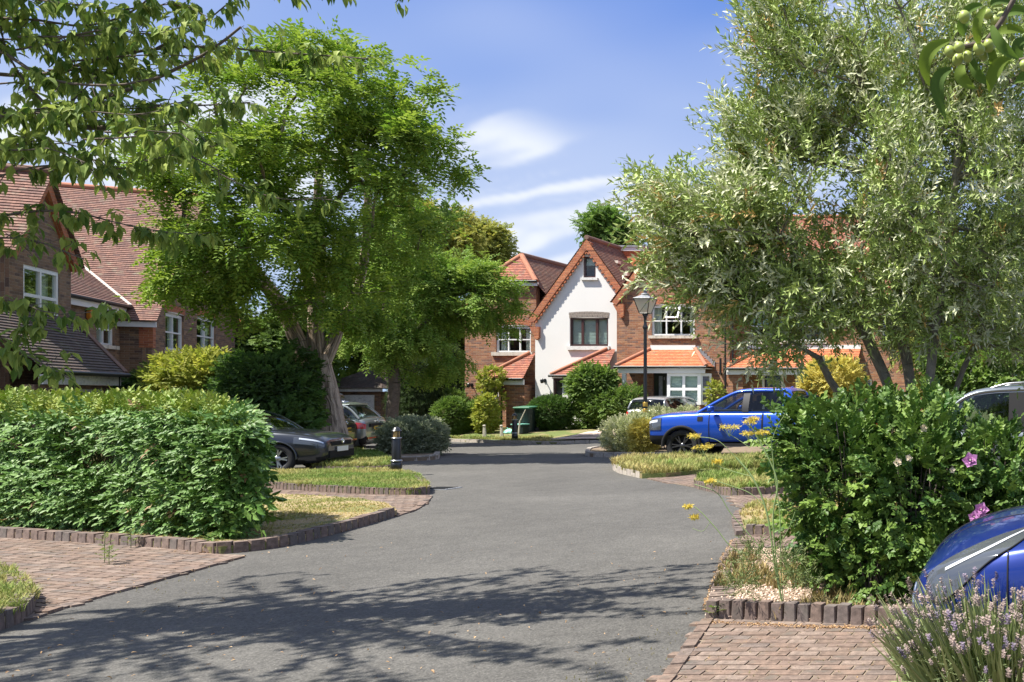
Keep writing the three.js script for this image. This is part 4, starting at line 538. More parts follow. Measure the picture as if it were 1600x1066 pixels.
const leafGeo = { frond: [frond(4, 0.22, 0.078, 0.042, 0.25, 1), frond(5, 0.25, 0.072, 0.038, 0.45, 2)], sprig: flatSprig(9, 0.19, 0.066, 0.036, 3, true), box: flatSprig(10, 0.1, 0.03, 0.02, 4, false, 0.8), olive: oliveTwig(7, 0.3, 0.098, 0.022, 5), spray: flatSprig(11, 0.42, 0.15, 0.095, 6), ivy: flatSprig(7, 0.15, 0.075, 0.055, 7), needle: sprig(16, 0.3, 0.09, 0.02, 8, 0.5), hib: flatSprig(8, 0.17, 0.066, 0.046, 9, true, 0.6) };
const cherryLeaf = (() => { const t = []; blade(t, V(0, 0, 0), ZD, YN, 1, 0.4, 0.4, 0.3); for (let i = 0; i < t.length; i += 3) if (t[i + 2] > 0.6 && t[i + 2] < 0.8) { t[i] *= 0.82; } return geoOf(t); })();
M.leaf = leaves([1, 1, 1], 0.5); M.leafGloss = phys({ color: [1, 1, 1], roughness: 0.5, specularIntensity: 0.6, transmission: 0.3, thickness: 0, side: THREE.DoubleSide }); M.leafWax = phys({ color: [1, 1, 1], roughness: 0.62, transmission: 0.25, thickness: 0, side: THREE.DoubleSide });
const tone = (a, b, v = 0.35) => R => { const t = R(), k = 1 - v / 2 + v * R(); return [lerp(a[0], b[0], t) * k, lerp(a[1], b[1], t) * k, lerp(a[2], b[2], t) * k]; };
const _m = new THREE.Matrix4(), _c = new THREE.Color();
function placeMatrix(p, dir, up, s) { const z = dir.clone().normalize(), x = V().crossVectors(up, z); if (x.lengthSq() < 1e-5) x.set(1, 0, 0); x.normalize(); const y = V().crossVectors(z, x); return new THREE.Matrix4().makeBasis(x.multiplyScalar(s), y.multiplyScalar(s), z.multiplyScalar(s)).setPosition(p); }
function foliage(name, parent, geo, mat, list, tint, R, stuff = true) { const im = shadows(new THREE.InstancedMesh(geo, mat, list.length)); list.forEach((m, i) => { im.setMatrixAt(i, m); im.setColorAt(i, _c.setRGB(...tint(R))); }); im.name = name; parent.add(im); if (stuff) im.userData.kind = 'stuff'; return im; }
const gauss = R => (R() + R() + R() + R() - 2) * 0.87;
const ball = R => { let v; do v = V(R() * 2 - 1, R() * 2 - 1, R() * 2 - 1); while (v.lengthSq() > 1 || v.lengthSq() < 0.01); return v; };
// a lump of crown seen round a photo point: half sizes in photo pixels, half depth in metres
function lobe(px, py, z, rx, ry, rz, n) { const c = A(px, py, z), k = c.x / -z < 0 ? Math.abs(c.x / z) : 0, X = Math.sqrt(Math.max(0.15 * (rx * z / F) ** 2, (rx * z / F) ** 2 - (k * rz) ** 2)), kz = Math.abs((c.y - EYE) / z), Y = Math.sqrt(Math.max(0.3 * (ry * z / F) ** 2, (ry * z / F) ** 2 - (kz * rz) ** 2)); return { c, r: V(X, Y, rz), n }; }

function growTree(o) {
  const R = rng(o.seed), t = thing(o.name, o.label, o.category || 'tree', o.base, 0, o.group), B = o.base, nodes = [];
  const trunks = o.trunks; let id = 0;
  for (const tr of trunks) { let prev = tr.from ?? -1; const pts = tr.pts.length > 2 ? new THREE.CatmullRomCurve3(tr.pts).getSpacedPoints(tr.n || 8) : tr.pts; const start = nodes.length; pts.forEach((p, i) => { nodes.push({ p: p.clone(), par: i ? nodes.length - 1 : prev, kids: 0, min: lerp(tr.r0, tr.r1, i / (pts.length - 1)), len: i ? 0.0 : 0, ok: i / (pts.length - 1) >= (tr.bareUpTo ?? 0.4) }); }); tr.start = start; tr.end = nodes.length - 1; }
  const targets = []; for (const l of o.lobes) for (let i = 0; i < l.n; i++) { const v = ball(R), s = Math.pow(v.length(), 0.55) / v.length(); v.multiplyScalar(s).multiply(l.r).add(l.c); targets.push(v); }
  const root = nodes.filter(n => n.ok).at(-1).p; targets.sort((a, b) => a.distanceToSquared(root) - b.distanceToSquared(root));
  const tips = [];
  for (const q of targets) { let best = -1, bd = 1e9; for (let i = 0; i < nodes.length; i++) { const n = nodes[i]; if (!n.ok) continue; const d = n.p.distanceTo(q) + 0.22 * n.len + (n.p.y > q.y ? 0.35 * (n.p.y - q.y) : 0); if (d < bd) { bd = d; best = i; } }
    const a = nodes[best].p, L = a.distanceTo(q), k = Math.max(1, Math.min(4, Math.round(L / 0.5))); let par = best; for (let j = 1; j <= k; j++) { const f = j / k, p = a.clone().lerp(q, f).add(V(gauss(R), gauss(R), gauss(R)).multiplyScalar(j < k ? 0.06 * L : 0)); p.y += Math.sin(f * Math.PI) * 0.1 * L; nodes.push({ p, par, kids: 0, min: 0, len: nodes[par].len + L / k, ok: true }); par = nodes.length - 1; } tips.push(par); nodes[par].tip = true; }
  for (const i of tips) { let k = i; while (k >= 0) { nodes[k].kids++; k = nodes[k].par; } }
  const rad = n => Math.max(n.min, (o.twig || 0.006) * Math.pow(Math.max(1, n.kids), o.pipe || 0.5)); const segs = [];
  nodes.forEach((n, i) => { if (n.par < 0) return; const p = nodes[n.par]; const r1 = rad(n), r0 = Math.min(rad(p), r1 * 1.6 + 0.01); if (p.p.distanceTo(n.p) < 1e-3) return; segs.push(bar(p.p.clone().sub(B), n.p.clone().sub(B), r0, r1, r1 > 0.05 ? 12 : r1 > 0.015 ? 6 : 4)); });
  const g = merge(segs); { const p = g.attributes.position, uv = g.attributes.uv, n = g.attributes.normal; for (let i = 0; i < p.count; i++) uv.setXY(i, Math.atan2(n.getZ(i), n.getX(i)) / 6.283 * (o.barkRound || 0.9), p.getY(i)); if (o.gnarl) for (let i = 0; i < p.count; i++) { const x = p.getX(i), y = p.getY(i), z = p.getZ(i), k = o.gnarl * (fbm(x * 5 + z * 5 + 20, y * 2, 3, 0, 3) - 0.5); p.setXYZ(i, x + n.getX(i) * k, y, z + n.getZ(i) * k); } }
  part('trunk', g, o.bark || M.barkDark, t);
  const lists = o.geo.map(() => []);
  const center = o.lobes.reduce((s, l) => s.add(l.c), V(0, 0, 0)).multiplyScalar(1 / o.lobes.length);
  for (const i of tips) { const n = nodes[i], par = nodes[n.par].p, dir0 = n.p.clone().sub(par).normalize(), out = n.p.clone().sub(center).normalize(), many = Math.round(o.per * (0.55 + 0.9 * R()));
    for (let k = 0; k < many; k++) { const along = R(), p = par.clone().lerp(n.p, 0.3 + 0.75 * along).add(V(gauss(R) * o.spread, gauss(R) * o.spread * (o.flat ?? 0.7), gauss(R) * o.spread)); const d = ball(R).normalize().addScaledVector(out, 0.5).addScaledVector(dir0, 0.4); d.y += o.lift ?? -0.25; const up = ball(R).multiplyScalar(o.tumble ?? 0.7); up.y += 1; lists[Math.floor(R() * lists.length)].push(placeMatrix(p.sub(B), d, up, (o.size || 1) * (0.7 + 0.6 * R()))); } }
  lists.forEach((l, i) => { if (l.length) foliage(i ? 'crown_leaves' : 'crown', t, o.geo[i], o.mat || M.leaf, l, o.tint, R); });
  return t;
}
function bush(o) {                                             // lobes: { c, r } in the world; leaves mostly near the skin
  const R = rng(o.seed), t = thing(o.name, o.label, o.category || 'shrub', o.base, 0, o.group), B = o.base, list = [], stems = [], vol = o.lobes.map(l => l.r.x * l.r.y + l.r.x * l.r.z + l.r.y * l.r.z), sum = vol.reduce((a, b) => a + b, 0);
  o.lobes.forEach((l, li) => { const n = Math.round(o.count * vol[li] / sum); for (let i = 0; i < n; i++) { const v = ball(R).normalize(), f = fbm(v.x * 2.2 + li * 7 + 5, v.y * 2.2 + v.z * 1.7 + 5, 3, 0, o.seed), k = (o.tight ? 0.9 + 0.12 * f : o.wild ? 0.36 + 1.12 * f : 0.62 + 0.62 * f) * (1 - (o.deep ?? 0.35) * R() * R()), p = v.clone().multiply(l.r).multiplyScalar(k).add(l.c); if (p.y < (o.floor ?? 0.08)) continue; const d = v.clone().divide(l.r).normalize().add(ball(R).multiplyScalar(0.9)); d.y += o.lift ?? 0.2; const up = ball(R).multiplyScalar(0.5).add(v).add(V(0, 0.8, 0)); list.push(placeMatrix(p.sub(B), d, up, (o.size || 1) * (0.7 + 0.6 * R()))); }
    for (let i = 0; i < (o.stems ?? 8); i++) { const a = R() * 6.28, v = V(Math.cos(a) * R(), 0.2 + 0.8 * R(), Math.sin(a) * R()).multiply(l.r).multiplyScalar(0.75).add(l.c); const s = V(l.c.x + (R() - 0.5) * l.r.x * 0.4, 0, l.c.z + (R() - 0.5) * l.r.z * 0.4), mid = s.clone().lerp(v, 0.5).add(V(0, 0.1 * l.r.y, 0)); stems.push(bar(s.clone().sub(B), mid.clone().sub(B), 0.014, 0.01, 5), bar(mid.sub(B), v.sub(B), 0.01, 0.004, 5)); } });
  if (o.core) o.lobes.forEach((l, i) => { const g = new THREE.IcosahedronGeometry(1, 4).scale(l.r.x * 0.78, l.r.y * 0.78, l.r.z * 0.78).translate(l.c.x - B.x, l.c.y - B.y, l.c.z - B.z), p = g.attributes.position; for (let k = 0; k < p.count; k++) if (p.getY(k) + B.y < 0.05) p.setY(k, 0.05 - B.y); g.computeVertexNormals(); part('inner_twigs', g, M.innerTwigs, t); });
  if (stems.length) part('stems', merge(stems), o.bark || M.barkDark, t);
  foliage('foliage', t, o.geo, o.mat || M.leaf, list, o.tint, R); return t;
}
M.innerTwigs = std({ map: texture(256, 256, 0.4, (u, v) => { const a = fbm(u * 30, v * 30, 3, 30, 470); return mixc([0.1, 0.085, 0.045], [0.17, 0.16, 0.07], a); }) });

// ---------------------------------------------------------------- big street tree on its island
{
  const b = G(507, 717), z0 = -b.z, at = (px, py, dz = 0) => A(px, py, z0 + dz); b.y = 0.1;
  const T = [{ pts: [b, at(500, 655), at(487, 600), at(478, 560)], r0: 0.44, r1: 0.32, bareUpTo: 1.1, n: 9 }, { pts: [V(b.x + 0.28, 0.1, b.z), at(512, 640), at(500, 575), at(497, 555)], r0: 0.36, r1: 0.26, bareUpTo: 1.1, n: 9 }];
  growTree({ name: 'street_tree', label: 'tall spreading locust tree with ridged grey trunk on the kerbed island', base: b, seed: 501, bark: M.bark, gnarl: 0.09, barkRound: 1.8,
    trunks: [...T, { pts: [at(482, 580), at(455, 510, -0.3), at(420, 450, -0.5), at(380, 400, -0.8)], r0: 0.22, r1: 0.11, bareUpTo: 0.5 }, { pts: [at(495, 570), at(492, 500), at(500, 420, -0.2), at(495, 330, -0.3), at(500, 250, -0.4)], r0: 0.2, r1: 0.08, bareUpTo: 0.35, n: 10 }, { pts: [at(503, 575), at(530, 510, 0.3), at(560, 450, 0.4), at(575, 330, 0.2), at(570, 240, 0)], r0: 0.16, r1: 0.06, bareUpTo: 0.35, n: 10 }, { pts: [at(490, 480), at(465, 380, -1), at(440, 300, -1.4)], r0: 0.14, r1: 0.06, bareUpTo: 0.4 }, { pts: [at(440, 480, -0.3), at(390, 430, -1.2), at(320, 390, -1.8)], r0: 0.11, r1: 0.05, bareUpTo: 0.4 }],
    lobes: [lobe(350, 300, z0 - 2.6, 100, 110, 1.5, 56), lobe(460, 190, z0 - 2.6, 140, 95, 1.6, 66), lobe(590, 165, z0 - 2.8, 90, 80, 1.3, 42), lobe(640, 245, z0 - 2.8, 68, 72, 1.1, 32), lobe(500, 92, z0 - 2.6, 75, 38, 0.9, 17), lobe(430, 370, z0 - 2.4, 125, 75, 1.5, 40), lobe(300, 420, z0 - 2.4, 70, 52, 1.1, 26), lobe(255, 265, z0 - 2.4, 32, 42, 0.7, 11), lobe(575, 345, z0 - 1.6, 105, 85, 1.5, 36), lobe(560, 450, z0 - 1.0, 85, 60, 1.4, 28), lobe(400, 470, z0 - 1.6, 55, 36, 0.9, 9)],
    geo: leafGeo.frond, per: 25, spread: 0.36, size: 1.45, lift: -0.2, tumble: 0.45, tint: tone([0.13, 0.25, 0.02], [0.34, 0.45, 0.055]), twig: 0.007 });
}
// second locust, nearer the far houses
{
  const b = G(614, 699), z0 = -b.z, at = (px, py, dz = 0) => A(px, py, z0 + dz);
  growTree({ name: 'street_tree', label: 'smaller locust tree with pale drooping leaves before the half-hipped brick house', base: b, seed: 511, bark: M.barkDark,
    trunks: [{ pts: [b, at(612, 650), at(616, 600), at(612, 565)], r0: 0.19, r1: 0.15, bareUpTo: 0.9, n: 8 }, { pts: [at(614, 580), at(650, 520, 0.4), at(700, 470, 0.8), at(740, 450, 1)], r0: 0.1, r1: 0.04, bareUpTo: 0.3 }, { pts: [at(612, 575), at(600, 500), at(610, 420, 0.3)], r0: 0.11, r1: 0.05, bareUpTo: 0.3 }],
    lobes: [lobe(735, 462, z0 + 1.2, 72, 56, 1.1, 60), lobe(700, 420, z0 + 1, 50, 45, 1, 30), lobe(770, 510, z0 + 1.4, 28, 28, 0.5, 8), lobe(630, 440, z0 + 0.4, 70, 85, 1.6, 60), lobe(590, 530, z0, 60, 45, 1.3, 35), lobe(660, 550, z0 + 0.6, 55, 40, 1.2, 30)],
    geo: leafGeo.frond, per: 26, spread: 0.34, size: 1.4, lift: -0.5, tumble: 0.45, tint: tone([0.17, 0.31, 0.04], [0.32, 0.42, 0.07]) });
}
// wood behind
{
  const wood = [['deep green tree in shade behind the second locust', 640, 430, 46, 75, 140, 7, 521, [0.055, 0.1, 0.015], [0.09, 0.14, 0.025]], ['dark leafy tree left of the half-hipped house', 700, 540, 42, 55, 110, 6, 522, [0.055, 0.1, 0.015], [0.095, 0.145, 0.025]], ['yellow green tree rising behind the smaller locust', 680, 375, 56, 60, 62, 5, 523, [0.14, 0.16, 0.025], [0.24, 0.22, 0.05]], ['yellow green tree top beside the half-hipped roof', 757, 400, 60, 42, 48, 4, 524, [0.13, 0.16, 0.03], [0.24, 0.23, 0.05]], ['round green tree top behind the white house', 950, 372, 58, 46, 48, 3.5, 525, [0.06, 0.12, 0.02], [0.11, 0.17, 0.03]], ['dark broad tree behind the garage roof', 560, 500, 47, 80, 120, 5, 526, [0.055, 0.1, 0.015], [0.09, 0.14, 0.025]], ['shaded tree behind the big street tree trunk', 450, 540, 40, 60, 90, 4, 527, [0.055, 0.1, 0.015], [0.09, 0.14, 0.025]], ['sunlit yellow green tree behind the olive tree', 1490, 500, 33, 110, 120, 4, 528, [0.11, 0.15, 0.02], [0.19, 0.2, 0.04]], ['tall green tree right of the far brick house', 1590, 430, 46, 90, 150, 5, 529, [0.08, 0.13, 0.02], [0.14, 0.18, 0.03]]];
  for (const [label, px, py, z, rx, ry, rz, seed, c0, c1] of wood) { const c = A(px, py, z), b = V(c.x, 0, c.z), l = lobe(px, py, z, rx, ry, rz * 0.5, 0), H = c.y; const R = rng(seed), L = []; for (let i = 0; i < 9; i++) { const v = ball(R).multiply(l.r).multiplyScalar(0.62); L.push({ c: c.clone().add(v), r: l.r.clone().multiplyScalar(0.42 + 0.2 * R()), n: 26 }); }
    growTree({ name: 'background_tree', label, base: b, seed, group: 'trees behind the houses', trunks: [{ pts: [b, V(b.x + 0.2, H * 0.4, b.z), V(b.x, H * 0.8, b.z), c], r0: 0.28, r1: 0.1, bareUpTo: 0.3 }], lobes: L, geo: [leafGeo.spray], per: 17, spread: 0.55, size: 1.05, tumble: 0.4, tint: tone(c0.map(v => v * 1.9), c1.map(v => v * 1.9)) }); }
}
// weeping conifers
[[640, 605, 33, 46], [668, 612, 26, 42], [700, 600, 22, 60]].forEach(([px, py, rx, ry], i) => { const z = 37 + i, c = A(px, py, z), r = V(rx * z / F * 0.8, ry * z / F * 1.15, 1); const H = c.y + r.y; bush({ name: 'conifer', label: ['dark drooping conifer behind the smaller locust trunk', 'middle drooping conifer beside the white parked car', 'tall dark conifer against the half-hipped brick house'][i], category: 'conifer', base: V(c.x, 0, c.z), seed: 540 + i, lobes: [{ c: V(c.x, H * 0.35, c.z), r: V(r.x, H * 0.36, r.x) }, { c: V(c.x, H * 0.65, c.z), r: V(r.x * 0.72, H * 0.36, r.x * 0.72) }], count: 4200, geo: leafGeo.needle, size: 0.9, lift: -0.7, tint: tone([0.045, 0.085, 0.02], [0.075, 0.12, 0.03]), core: true, group: 'drooping conifers' }); });
// ---------------------------------------------------------------- clipped hedge
{
  const R = rng(601), b = V(-12.4, 0, -11.5), t = thing('clipped_hedge', 'long clipped hedge of small glossy leaves behind the left kerb', 'hedge', b), e0 = V(-9.5, 0, -10.18), e1 = V(-19.3, 0, -12.8), ax = e1.clone().sub(e0), L = ax.length(); ax.normalize(); const dp = V(ax.z, 0, -ax.x); if (dp.z > 0) dp.negate(); const W = 1.2, H = 1.52, list = [], tops = [], dead = [];
  const P = (s, d, y) => e0.clone().addScaledVector(ax, s + 1.4 * d * smooth(3, 0, s)).addScaledVector(dp, d).add(V(0, y, 0)).sub(b);
  const skin = (s, y) => 0.16 * (fbm(s * 1.4 + 3, y * 1.8 + 9, 4, 0, 61) - 0.5) * 2 , topY = s => H + 0.14 * (fbm(s * 1.1, 2, 3, 0, 62) - 0.5) * 2 - 0.12 * smooth(0.5, 0, s);
  const endIn = y => 0.1 * (1 - Math.min(1, y / 0.5)) + 0.3 * smooth(1.25, 1.75, y);
  for (let i = 0; i < 12500; i++) { const face = R(); let p, n; const deep = R() * R() * 0.38;
    if (face < 0.58) { const s = Math.pow(R(), 1.15) * (L - 1.5), y = 0.1 + R() * (topY(s) - 0.12); const gap = fbm(s * 2.6, y * 3.2, 3, 0, 66); if (gap < 0.43 && R() < 0.8) continue; const in_ = skin(s, y) + deep + 0.2 * smooth(1.3, 1.75, y) + 0.12 * smooth(0.45, 0, y); p = P(s + endIn(y), in_, y); n = dp.clone().negate(); }
    else if (face < 0.82) { const s = Math.pow(R(), 1.15) * (L - 1.5), d = R() * W; p = P(s, d, topY(s) - deep * 0.6 + skin(s, d) * 0.5 - 0.1 * Math.pow(Math.abs(d / W * 2 - 1), 4)); n = V(0, 1, 0); }
    else { const d = R() * W, y = 0.1 + R() * (H - 0.1); p = P(endIn(y) + skin(d + 7, y) + deep, d, y); n = ax.clone().negate(); }
    const d = n.clone().multiplyScalar(0.7).add(ball(R)); d.y += n.y > 0.5 ? 0.35 : -0.1; const up = ball(R).multiplyScalar(0.45).add(n).add(V(0, 0.9, 0)); (n.y > 0.5 ? tops : R() < 0.012 ? dead : list).push(placeMatrix(p, d, up, 0.62 + 0.5 * R())); }
  for (let i = 0; i < 220; i++) { const s = R() * (L - 1.5), d = R() * W * 0.9; tops.push(placeMatrix(P(s, d, topY(s) + 0.02), V((R() - 0.5) * 0.9, 1, (R() - 0.5) * 0.9), ball(R), 0.6 + 0.35 * R())); }
  for (let i = 0; i < 70; i++) { const y = 0.35 + R() * 1.0, d = R() * 0.7; list.push(placeMatrix(P(-0.04, d, y), ax.clone().negate().add(V(0, -0.5 + 0.3 * R(), 0)).add(ball(R).multiplyScalar(0.35)), ball(R), 1.3 + 0.7 * R())); }
  const core = new THREE.BoxGeometry(L - 1.2, H - 0.35, W - 0.62, 40, 8, 6).translate((L - 1.2) / 2 + 0.45, (H - 0.35) / 2 + 0.06, 0), cp = core.attributes.position; for (let i = 0; i < cp.count; i++) { const x = cp.getX(i), y = cp.getY(i), z = cp.getZ(i), k = 0.05 * (fbm(x * 3 + z * 2, y * 3, 3, 0, 64) - 0.5) * 2; const v = P(x + k, z + W / 2 + 0.06 + k, y + k); cp.setXYZ(i, v.x, v.y, v.z); } core.computeVertexNormals(); part('inner_twigs', core, M.innerTwigs, t);
  const stems = []; for (let i = 0; i < 40; i++) { const s = 0.3 + R() * (L - 2), d = 0.3 + R() * 0.8, a = P(s, d, 0.02), c = P(s + (R() - 0.5) * 0.4, d - 0.2 * R(), 0.5); stems.push(bar(a, c, 0.018, 0.01, 5)); } part('stems', merge(stems), M.barkDark, t);
  foliage('foliage', t, leafGeo.sprig, M.leafGloss, list, tone([0.085, 0.19, 0.03], [0.17, 0.3, 0.06]), R); foliage('new_growth', t, leafGeo.sprig, M.leafGloss, tops, tone([0.18, 0.29, 0.035], [0.36, 0.4, 0.07]), R); foliage('brown_leaves', t, leafGeo.sprig, M.leafWax, dead, tone([0.35, 0.22, 0.08], [0.28, 0.16, 0.06]), R);
}
// ---------------------------------------------------------------- cherry overhanging from the left
{
  const R = rng(611), b = V(-10, 0, -5.5), t = thing('cherry_tree', 'cherry tree reaching in from the left with long drooping pointed leaves', 'tree', b);
  const Z = 6.1, P = (l, dz = 0) => l.map(([x, y, d = 0]) => A(x, y, Z + d + dz));
  const top = V(-9.6, 2.9, -5.6), limbs = [];                   // [points, start radius, end radius, leaf density]
  const add = (pts, r0, r1, leafy = 1) => limbs.push({ pts, r0, r1, leafy });
  add([b, V(-9.95, 1, -5.5), V(-9.75, 2, -5.55), top], 0.17, 0.13, 0);
  const hub = A(-330, 210, 5.8), hub2 = A(-260, 60, 5.7), hub3 = A(-300, 420, 5.7);
  add([top, V(-9.1, 3.3, -5.7), hub], 0.1, 0.06, 0); add([top, V(-9.3, 3.8, -5.6), hub2], 0.1, 0.06, 0.3); add([V(-9.8, 2.2, -5.55), hub3], 0.07, 0.035, 0.2);
  add([hub, ...P([[-150, 200], [0, 181], [100, 168], [200, 140], [270, 110], [330, 78], [376, 42]])], 0.034, 0.007, 0.8);
  add([hub2, ...P([[-120, 50, -0.2], [0, 80, -0.2], [70, 122, -0.2], [180, 133, -0.2], [250, 120, -0.2]])], 0.02, 0.006, 0.8);
  add([hub, ...P([[-120, 190, 0.1], [60, 184, 0.1], [120, 198, 0.1], [190, 200, 0.1]])], 0.03, 0.017, 0.5);
  add([hub2, ...P([[-100, 100, 0.3], [50, 118, 0.3], [140, 97, 0.3], [230, 78, 0.3], [330, 73, 0.3], [430, 82, 0.3], [500, 86, 0.3], [575, 92, 0.3]])], 0.024, 0.004, 1.1);
  add([hub3, ...P([[-120, 330, -0.1], [0, 275, -0.1], [80, 258, -0.1], [150, 266, -0.1], [198, 262, -0.1]])], 0.014, 0.004, 1.5);
  add([hub3, ...P([[-100, 370, 0.2], [0, 338, 0.2], [100, 330, 0.2], [190, 350, 0.2], [250, 362, 0.2]])], 0.016, 0.005, 1.8); add([hub3, ...P([[-100, 400, 0.1], [0, 372, 0.1], [60, 378, 0.1], [130, 405, 0.1]])], 0.014, 0.004, 2);
  add(P([[190, 200, 0.1], [240, 215, 0.1], [300, 245, 0.1], [350, 270, 0.1]]), 0.011, 0.004, 1.4); add(P([[60, 184, 0.1], [160, 172, 0], [240, 168, 0], [310, 165, 0], [390, 160, 0]]), 0.011, 0.004, 1.6); add(P([[250, 362, 0.2], [300, 366, 0.3], [325, 372, 0.3]]), 0.005, 0.003, 1.6);
  add([hub, ...P([[-80, 40], [40, 30], [130, 40], [200, 22], [240, -10]])], 0.02, 0.005, 1.3); add(P([[240, 78, 0.3], [300, 45, 0.3], [345, 15, 0.3], [375, -15, 0.3]]), 0.009, 0.003, 1.1); add(P([[80, 172], [40, 130], [10, 80], [0, 40]]), 0.01, 0.004, 1.6); add([hub2, ...P([[-60, -20, -0.3], [60, 0, -0.3], [160, 12, -0.3]])], 0.016, 0.005, 1.5);
  add(P([[330, 265, 0.4], [400, 300, 0.5], [450, 312, 0.5], [510, 308, 0.5]]), 0.006, 0.003, 1.3); add([hub3, ...P([[-80, 470], [20, 470], [80, 490], [150, 487], [178, 485]])], 0.008, 0.003, 1.5); add([hub3, ...P([[-100, 560], [-20, 545], [50, 560], [105, 590]])], 0.01, 0.003, 2.2); add([hub3, ...P([[-90, 520], [0, 530], [40, 515], [70, 510]])], 0.008, 0.003, 2);
  add(P([[0, 238], [60, 200, -0.1], [110, 160, -0.1], [150, 120, -0.1]]), 0.009, 0.004, 1); add(P([[20, 260], [70, 225, 0.1], [75, 240, 0.1]]), 0.006, 0.003, 1.2);
  for (let i = 0; i < 70; i++) { const a = i * 0.95 + R(), el = V(-8.7 + (R() - 0.35) * 5.2, 4.7 + R() * 0.9, -5.2 + (R() - 0.5) * 4.2); if (el.x > -8 && CY - (el.y - EYE) / -el.z * F > -30) el.y = EYE + (CY + 60) / F * -el.z; const s = R() < 0.5 ? hub2 : V(-9.3, 3.8, -5.6); add([s, s.clone().lerp(el, 0.5).add(V(0, 0.25, Math.sin(a) * 0.2)), el, el.clone().add(V((R() - 0.2) * 0.9, -0.1, (R() - 0.5) * 0.7))], 0.022, 0.004, 1.5); }
  for (let i = 0; i < 20; i++) { const x = -40 + R() * 290, y = -10 + R() * 340 * (1 - x / 700), d = (R() - 0.5) * 0.7; add(P([[x - 60 - 50 * R(), y + 25 * (R() - 0.3), d], [x, y, d], [x + 50 + 30 * R(), y + 30 * (R() - 0.6), d], [x + 95 + 40 * R(), y + 40 * (R() - 0.4), d]]), 0.007, 0.003, 1.5); }
  const wood = [], mats = [], B = b;
  for (const l of limbs) { const c = new THREE.CatmullRomCurve3(l.pts), len = c.getLength(), n = Math.max(6, Math.round(len / 0.12)), p = c.getSpacedPoints(n); for (let i = 0; i < n; i++) { const f = k => lerp(l.r0, l.r1, Math.pow(k / n, 0.7)); wood.push(bar(p[i].clone().sub(B), p[i + 1].clone().sub(B), f(i), f(i + 1), f(i) > 0.03 ? 10 : 6)); }
    const spurs = Math.round(len * 15 * l.leafy); for (let i = 0; i < spurs; i++) { const k = Math.pow(R(), 0.75) * 0.98 + 0.02, q = c.getPointAt(k), tan = c.getTangentAt(k); if (k < 0.15 && l.leafy < 1) continue; const sd = ball(R).addScaledVector(tan, 0.5).normalize(), sl = 0.02 + 0.16 * R() * R(), e = q.clone().addScaledVector(sd, sl); if (sl > 0.05) wood.push(bar(q.clone().sub(B), e.clone().sub(B), 0.003, 0.002, 4)); const m = 3 + Math.floor(R() * 4); for (let j = 0; j < m; j++) { const d = ball(R).multiplyScalar(0.75).addScaledVector(sd, 0.3); d.y -= 0.55 + 0.35 * R(); const up = V(d.x, 0.5 + R() * 0.6, d.z).add(ball(R).multiplyScalar(0.6)); mats.push(placeMatrix(e.clone().add(ball(R).multiplyScalar(0.03)).sub(B), d, up, 0.066 + 0.048 * R())); } } }
  part('branches', merge(wood), M.barkDark, t);
  const key = m => { const x = m.elements[12] + B.x, y = m.elements[13] + B.y, z = m.elements[14] + B.z; return inView(x, y, z, -5) ? Math.abs(m.elements[10]) * 0 + Math.hypot(m.elements[8], m.elements[9], m.elements[10]) / -z : -1; };
  const order = mats.map(m => [key(m), m]).sort((a, c) => c[0] - a[0]), tint = tone([0.09, 0.18, 0.03], [0.4, 0.48, 0.1]), lm = [0, 1, 2, 3, 4, 5].map(() => leaves(tint(R), 0.42));
  order.slice(0, 300).forEach(([, m]) => { const l = part('leaf', cherryLeaf, lm[Math.floor(R() * 6)], t); m.decompose(l.position, l.quaternion, l.scale); });
  foliage('foliage', t, cherryLeaf, M.leaf, order.slice(300).map(a => a[1]), tint, R);
}
